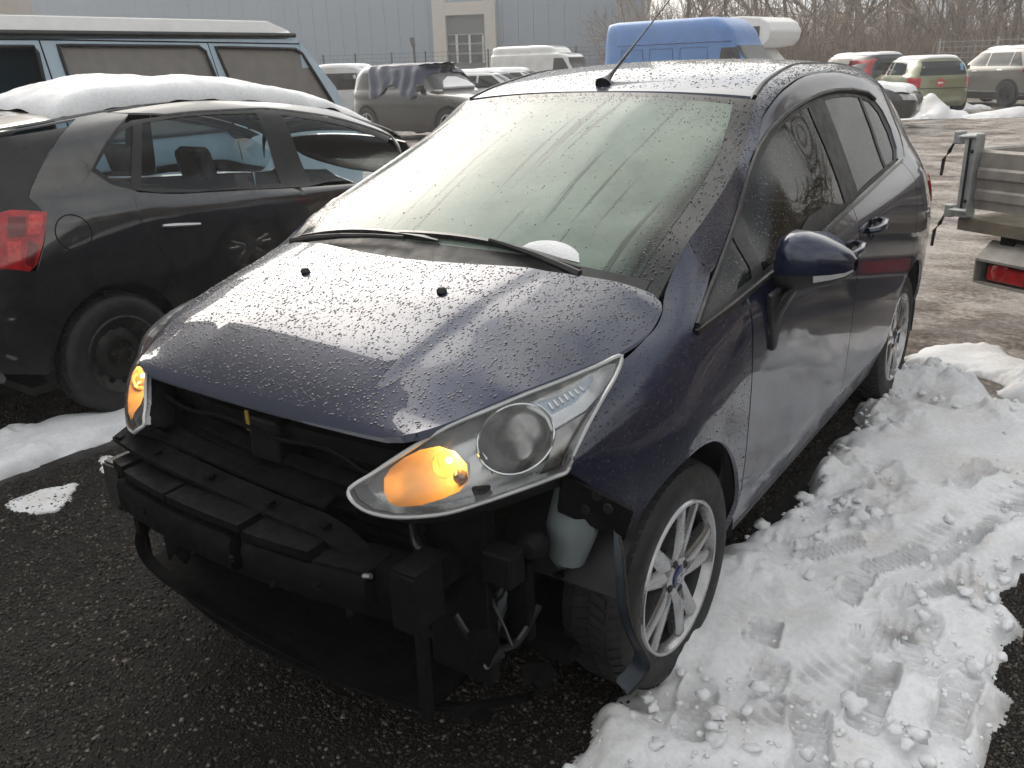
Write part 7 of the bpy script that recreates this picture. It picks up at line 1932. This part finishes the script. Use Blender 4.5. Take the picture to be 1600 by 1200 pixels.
for zz in (zb_ + 0.40, zb_ + 0.01):
    lt_ = empty('board_latch', (0, 0, 0), 0, tr)
    MB().tube([(-0.10, -0.02, zz - 0.01), (0.045, -0.045, zz)], 0.012, 8).build('latch_bar', M['galv_post'], lt_)
    MB().box((-0.11, -0.035, zz - 0.05), (-0.06, 0.01, zz + 0.02)).build('latch_block', M['galv_post'], lt_, bevel=0.008)
    MB().tube([(-0.10, -0.02, zz - 0.02), (-0.125, -0.03, zz - 0.09), (-0.15, -0.035, zz - 0.13), (-0.155, -0.035, zz - 0.22)], [0.012, 0.011, 0.010, 0.008], 8).build('latch_lever', M['rough_steel'], lt_, smooth=True)
MB().box((-0.02, -0.02, zb_ - 0.10), (Wt + 0.02, Lt, zb_ - 0.035)).build('bed_floor', M['muddy'], tr)
MB().box((0.22, 0.02, zb_ - 0.20), (0.30, Lt, zb_ - 0.102)).build('chassis_rail', M['black_metal'], tr); MB().box((Wt - 0.3, 0.02, zb_ - 0.20), (Wt - 0.22, Lt, zb_ - 0.102)).build('chassis_rail', M['black_metal'], tr)
lb = empty('lamp_bar', (0, 0, 0), 0, tr)
zl = zb_ - 0.325
MB().prism([(-0.07, zl - 0.03), (0.04, zl - 0.03), (0.04, zl + 0.19), (-0.075, zl + 0.105), (-0.075, zl + 0.092), (0.03, zl + 0.172), (0.03, zl - 0.018), (-0.07, zl - 0.018)], 0.16, Wt - 0.02, 0).build('lamp_channel', M['galv'], lb)
MB().prism([(-0.07, zl - 0.018), (0.03, zl - 0.018), (0.03, zl + 0.17), (-0.075, zl + 0.09)], 0.16, 0.166, 0).build('channel_end', M['galv'], lb)
MB().box((0.19, -0.018, zl - 0.012), (0.47, 0.02, zl + 0.10)).build('lamp_back', M['trim'], lb)
MB().lathe([(0.056, 0.0), (0.054, -0.03), (0.035, -0.042), (0.001, -0.046)], 24, 1, (0.29, -0.018, zl + 0.045)).build('red_lamp', M['red_lamp'], lb, smooth=True)
MB().box((0.22, -0.055, zl - 0.008), (0.46, -0.019, zl + 0.075)).build('red_lamp', M['red_lamp'], lb, bevel=0.012)
for yy in (1.05, 1.75):
    small_wheel(tr, 0.30, 0.08, yy, -1, M['steel_wheel']); small_wheel(tr, 0.30, Wt - 0.08, yy, 1, M['steel_wheel'])
# ------------------------------------------------------------------ bare winter wood
M['bark'] = simple('grey_brown_bark', (0.16, 0.125, 0.10), rough=0.85, var=0.35, vscale=6)
M['twig'] = simple('brown_twigs', (0.27, 0.21, 0.16), rough=0.85, var=0.4, vscale=0.8)
M['litter'] = simple('leaf_litter_bank', (0.17, 0.13, 0.095), rough=0.95, var=0.4, vscale=1.3, bmp=0.8, bscale=3)


def bare_tree(seed, H, trunk_r, spread=0.55, depth=5, first=0.25):
    rng = random.Random(seed); T = MB(); C = MB()
    def grow(p, d, L, r, k):
        n = 3; pts = [p]; q = np.array(p)
        for i in range(n):
            d = d + np.array([rng.gauss(0, 0.10), rng.gauss(0, 0.10), rng.gauss(0.03, 0.05)]); d /= np.linalg.norm(d); q = q + d * L / n; pts.append(q)
        rr = [r, r * 0.88, r * 0.76, r * 0.62]
        (T if k >= depth - 1 else C).tube(pts, rr, 6 if k >= depth - 1 else 3, caps=False)
        if k == 0: return
        m_ = rng.choice((2, 3, 3)) + (1 if k >= depth - 1 else 0)
        for j in range(m_):
            t = rng.uniform(first if k == depth else 0.35, 1.0); i = min(2, int(t * 3)); base = pts[i] + (pts[i + 1] - pts[i]) * (t * 3 - i)
            a = rng.uniform(0, 6.283); e1 = np.cross(d, [0, 0, 1.0]); e1 = e1 / (np.linalg.norm(e1) + 1e-6); e2 = np.cross(d, e1)
            nd = d * 0.75 + spread * rng.uniform(0.7, 1.5) * (math.cos(a) * e1 + math.sin(a) * e2) + np.array([0, 0, 0.15]); nd /= np.linalg.norm(nd)
            grow(base, nd, L * rng.uniform(0.55, 0.8), max(0.006, r * rng.uniform(0.42, 0.6)), k - 1)
        grow(pts[-1], d, L * 0.7, r * 0.6, k - 1)
    grow(np.array([0, 0, -0.1]), np.array([rng.gauss(0, 0.05), rng.gauss(0, 0.05), 1.0]), H * 0.36, trunk_r, depth)
    return T, C


TREES = [bare_tree(s, H, r, sp, dp) for s, H, r, sp, dp in ((1, 9, 0.16, 0.6, 5), (2, 10, 0.20, 0.5, 5), (3, 8, 0.12, 0.7, 5), (4, 11, 0.24, 0.55, 5))]
TM = []
for T, C in TREES:
    a = mesh_from(T.v, T.f); a.materials.append(M['bark']); b_ = mesh_from(C.v, C.f); b_.materials.append(M['twig']); TM.append((a, b_))


def tree(kind, loc, rz, sc, label, group=None):
    t = empty('bare_tree', loc, rz); t.scale = (sc, sc, sc); tag(t, label, 'tree', group)
    link('trunk', TM[kind][0], None, t, True); link('crown', TM[kind][1], None, t, True); return t


tp = at_depth(1062, 60, 40)
tree(0, (tp[0], tp[1], 0), 0.4, 0.95, 'wide bare tree with bowed branches standing above the blue van')
tp = at_depth(1512, 60, 37); tree(3, (tp[0], tp[1], 0), 1.0, 1.1, 'thick-trunked bare tree behind the taupe grey crossover')
rng = random.Random(9)
for k, u in enumerate((1005, 1100, 1145, 1190, 1235, 1270, 1310, 1352, 1390, 1425, 1462, 1490, 1545, 1580, 1620, 1660, 1700)):
    d = rng.uniform(42, 52); tp = at_depth(u, 60, d)
    tree(rng.randrange(4), (tp[0], tp[1], 0.2), rng.uniform(0, 6.28), rng.uniform(0.85, 1.25), 'bare tree in the brown winter wood behind the parked vehicles', 'trees of the winter wood')
# thicket: a mass of saplings and twigs nobody could count
V = []; F = []; r2 = np.random.default_rng(17); m_ = 14000
uu = r2.uniform(965, 1760, m_); dd = r2.uniform(36, 56, m_); hh = r2.uniform(0.8, 4.2, m_)
for k in range(m_):
    p = at_depth(uu[k], 90, dd[k]); z0 = r2.uniform(0, 3.2) if k % 3 else 0.0; h = hh[k] * (1.0 if k % 3 == 0 else 0.5)
    a = np.array([p[0], p[1], z0]); lean = np.array([r2.normal(0, 0.28), r2.normal(0, 0.28), 1.0 if k % 3 == 0 else r2.uniform(-0.1, 1.0)]); lean /= np.linalg.norm(lean); b_ = a + lean * h
    r = 0.030 if k % 3 == 0 else 0.016; n0 = len(V)
    c = np.array([-lean[1], lean[0], 0]) + 1e-6; c /= np.linalg.norm(c); e = np.cross(lean, c)
    V += [a + c * r, a - 0.5 * c * r + 0.87 * e * r, a - 0.5 * c * r - 0.87 * e * r, b_]
    F += [(n0, n0 + 1, n0 + 3), (n0 + 1, n0 + 2, n0 + 3), (n0 + 2, n0, n0 + 3)]
o = mk('thicket', V, F, M['twig'], None, False); tag(o, 'dense brown thicket of bare saplings behind the parked vehicles', 'thicket', kind='stuff')
# bank the wood stands on
bank = []
for u in np.linspace(940, 1800, 44):
    for d, z in ((38, 0.0), (44, 0.6), (52, 1.6), (60, 2.6), (75, 3.2), (95, 3.4)):
        p = at_depth(u, 90, d); bank.append((p[0], p[1], z + 0.25 * math.sin(u * 0.05 + d) * (d > 40)))
B = np.array(bank).reshape(44, 6, 3); bk = MB().grid(B).build('wooded_bank', M['litter'], None, smooth=True); tag(bk, kind='structure')
# row of bare trees and an added unseen twig mass along the open side of the yard (they mirror in the side glass)
for k in range(9):
    tree(k % 4, (13.5 + 2.5 * (k % 3), 8.0 + 2.4 * k, 0), k * 1.3, 1.0 + 0.1 * (k % 2), 'bare tree along the open side of the yard', 'trees along the open side of the yard')
V = []; F = []
for k in range(16000):
    yy_ = r2.uniform(-9, 32); a = np.array([r2.uniform(11, 16), yy_, r2.uniform(0, 1.8 if yy_ < 8 else 8.5) if k % 4 else 0.0]); lean = np.array([r2.normal(0, 0.35), r2.normal(0, 0.35), 1.0]); lean /= np.linalg.norm(lean); b_ = a + lean * r2.uniform(0.8, 2.0 if yy_ < 8 else 3.4)
    r = 0.05; n0 = len(V); c = np.array([-lean[1], lean[0], 0]) + 1e-6; c /= np.linalg.norm(c); e = np.cross(lean, c)
    V += [a + c * r, a - 0.5 * c * r + 0.87 * e * r, a - 0.5 * c * r - 0.87 * e * r, b_]; F += [(n0, n0 + 1, n0 + 3), (n0 + 1, n0 + 2, n0 + 3), (n0 + 2, n0, n0 + 3)]
o = mk('thicket', V, F, M['twig'], None, False); tag(o, 'unseen mass of bare twigs added to darken the side glass reflections', 'thicket', kind='stuff')
# heaps of ploughed snow by the green hatchback
def heap(u, v, L, W, H, seed, label, ang=0.0):
    c = gnd(u, v); nx, ny = 40, 24; X, Y = np.meshgrid(np.linspace(-1, 1, nx), np.linspace(-1, 1, ny), indexing='ij'); r = np.sqrt(X ** 2 + Y ** 2)
    Z = H * np.clip(1 - r ** 1.6, 0, 1) * (1 + 0.30 * gauss_noise2((nx, ny), 3, seed)) + 0.04 * H * gauss_noise2((nx, ny), 1, seed + 1) * (r < 0.9) - 0.04 * (r > 0.95)
    ca, sa = math.cos(ang), math.sin(ang); P = np.stack([c[0] + X * L * ca - Y * W * sa, c[1] + X * L * sa + Y * W * ca, Z + 0.02], 2)
    o = MB().grid(P).build('snow_heap', M['snow'], None, smooth=True); tag(o, label, 'snow')
heap(1452, 182, 1.0, 0.7, 0.34, 81, 'dirty heap of ploughed snow behind the sage green hatchback', 0.5)
heap(1498, 170, 0.9, 0.5, 0.16, 82, 'low snow bank between the green hatchback and the crossover', 0.5)
heap(1585, 180, 1.4, 0.5, 0.14, 83, 'low snow bank behind the taupe grey crossover', 0.6)

# ------------------------------------------------------------------ thin haze volume added for the lens veil
hz = MB().box((-100, -70, -1.5), (100, 170, 23.0)).build('haze', None, None)
hm = bpy.data.materials.new('lens_veil_haze'); hm.use_nodes = True; hn_ = hm.node_tree; hn_.nodes.remove(hn_.nodes['Principled BSDF'])
pv = hn_.nodes.new('ShaderNodeVolumePrincipled'); pv.inputs['Color'].default_value = (0.92, 0.93, 0.95, 1); pv.inputs['Density'].default_value = 0.0030; pv.inputs['Anisotropy'].default_value = 0.35
hn_.links.new(pv.outputs[0], hn_.nodes['Material Output'].inputs['Volume']); hz.data.materials.append(hm); tag(hz, 'thin haze volume added for the lens veil over the background', 'haze', kind='stuff')
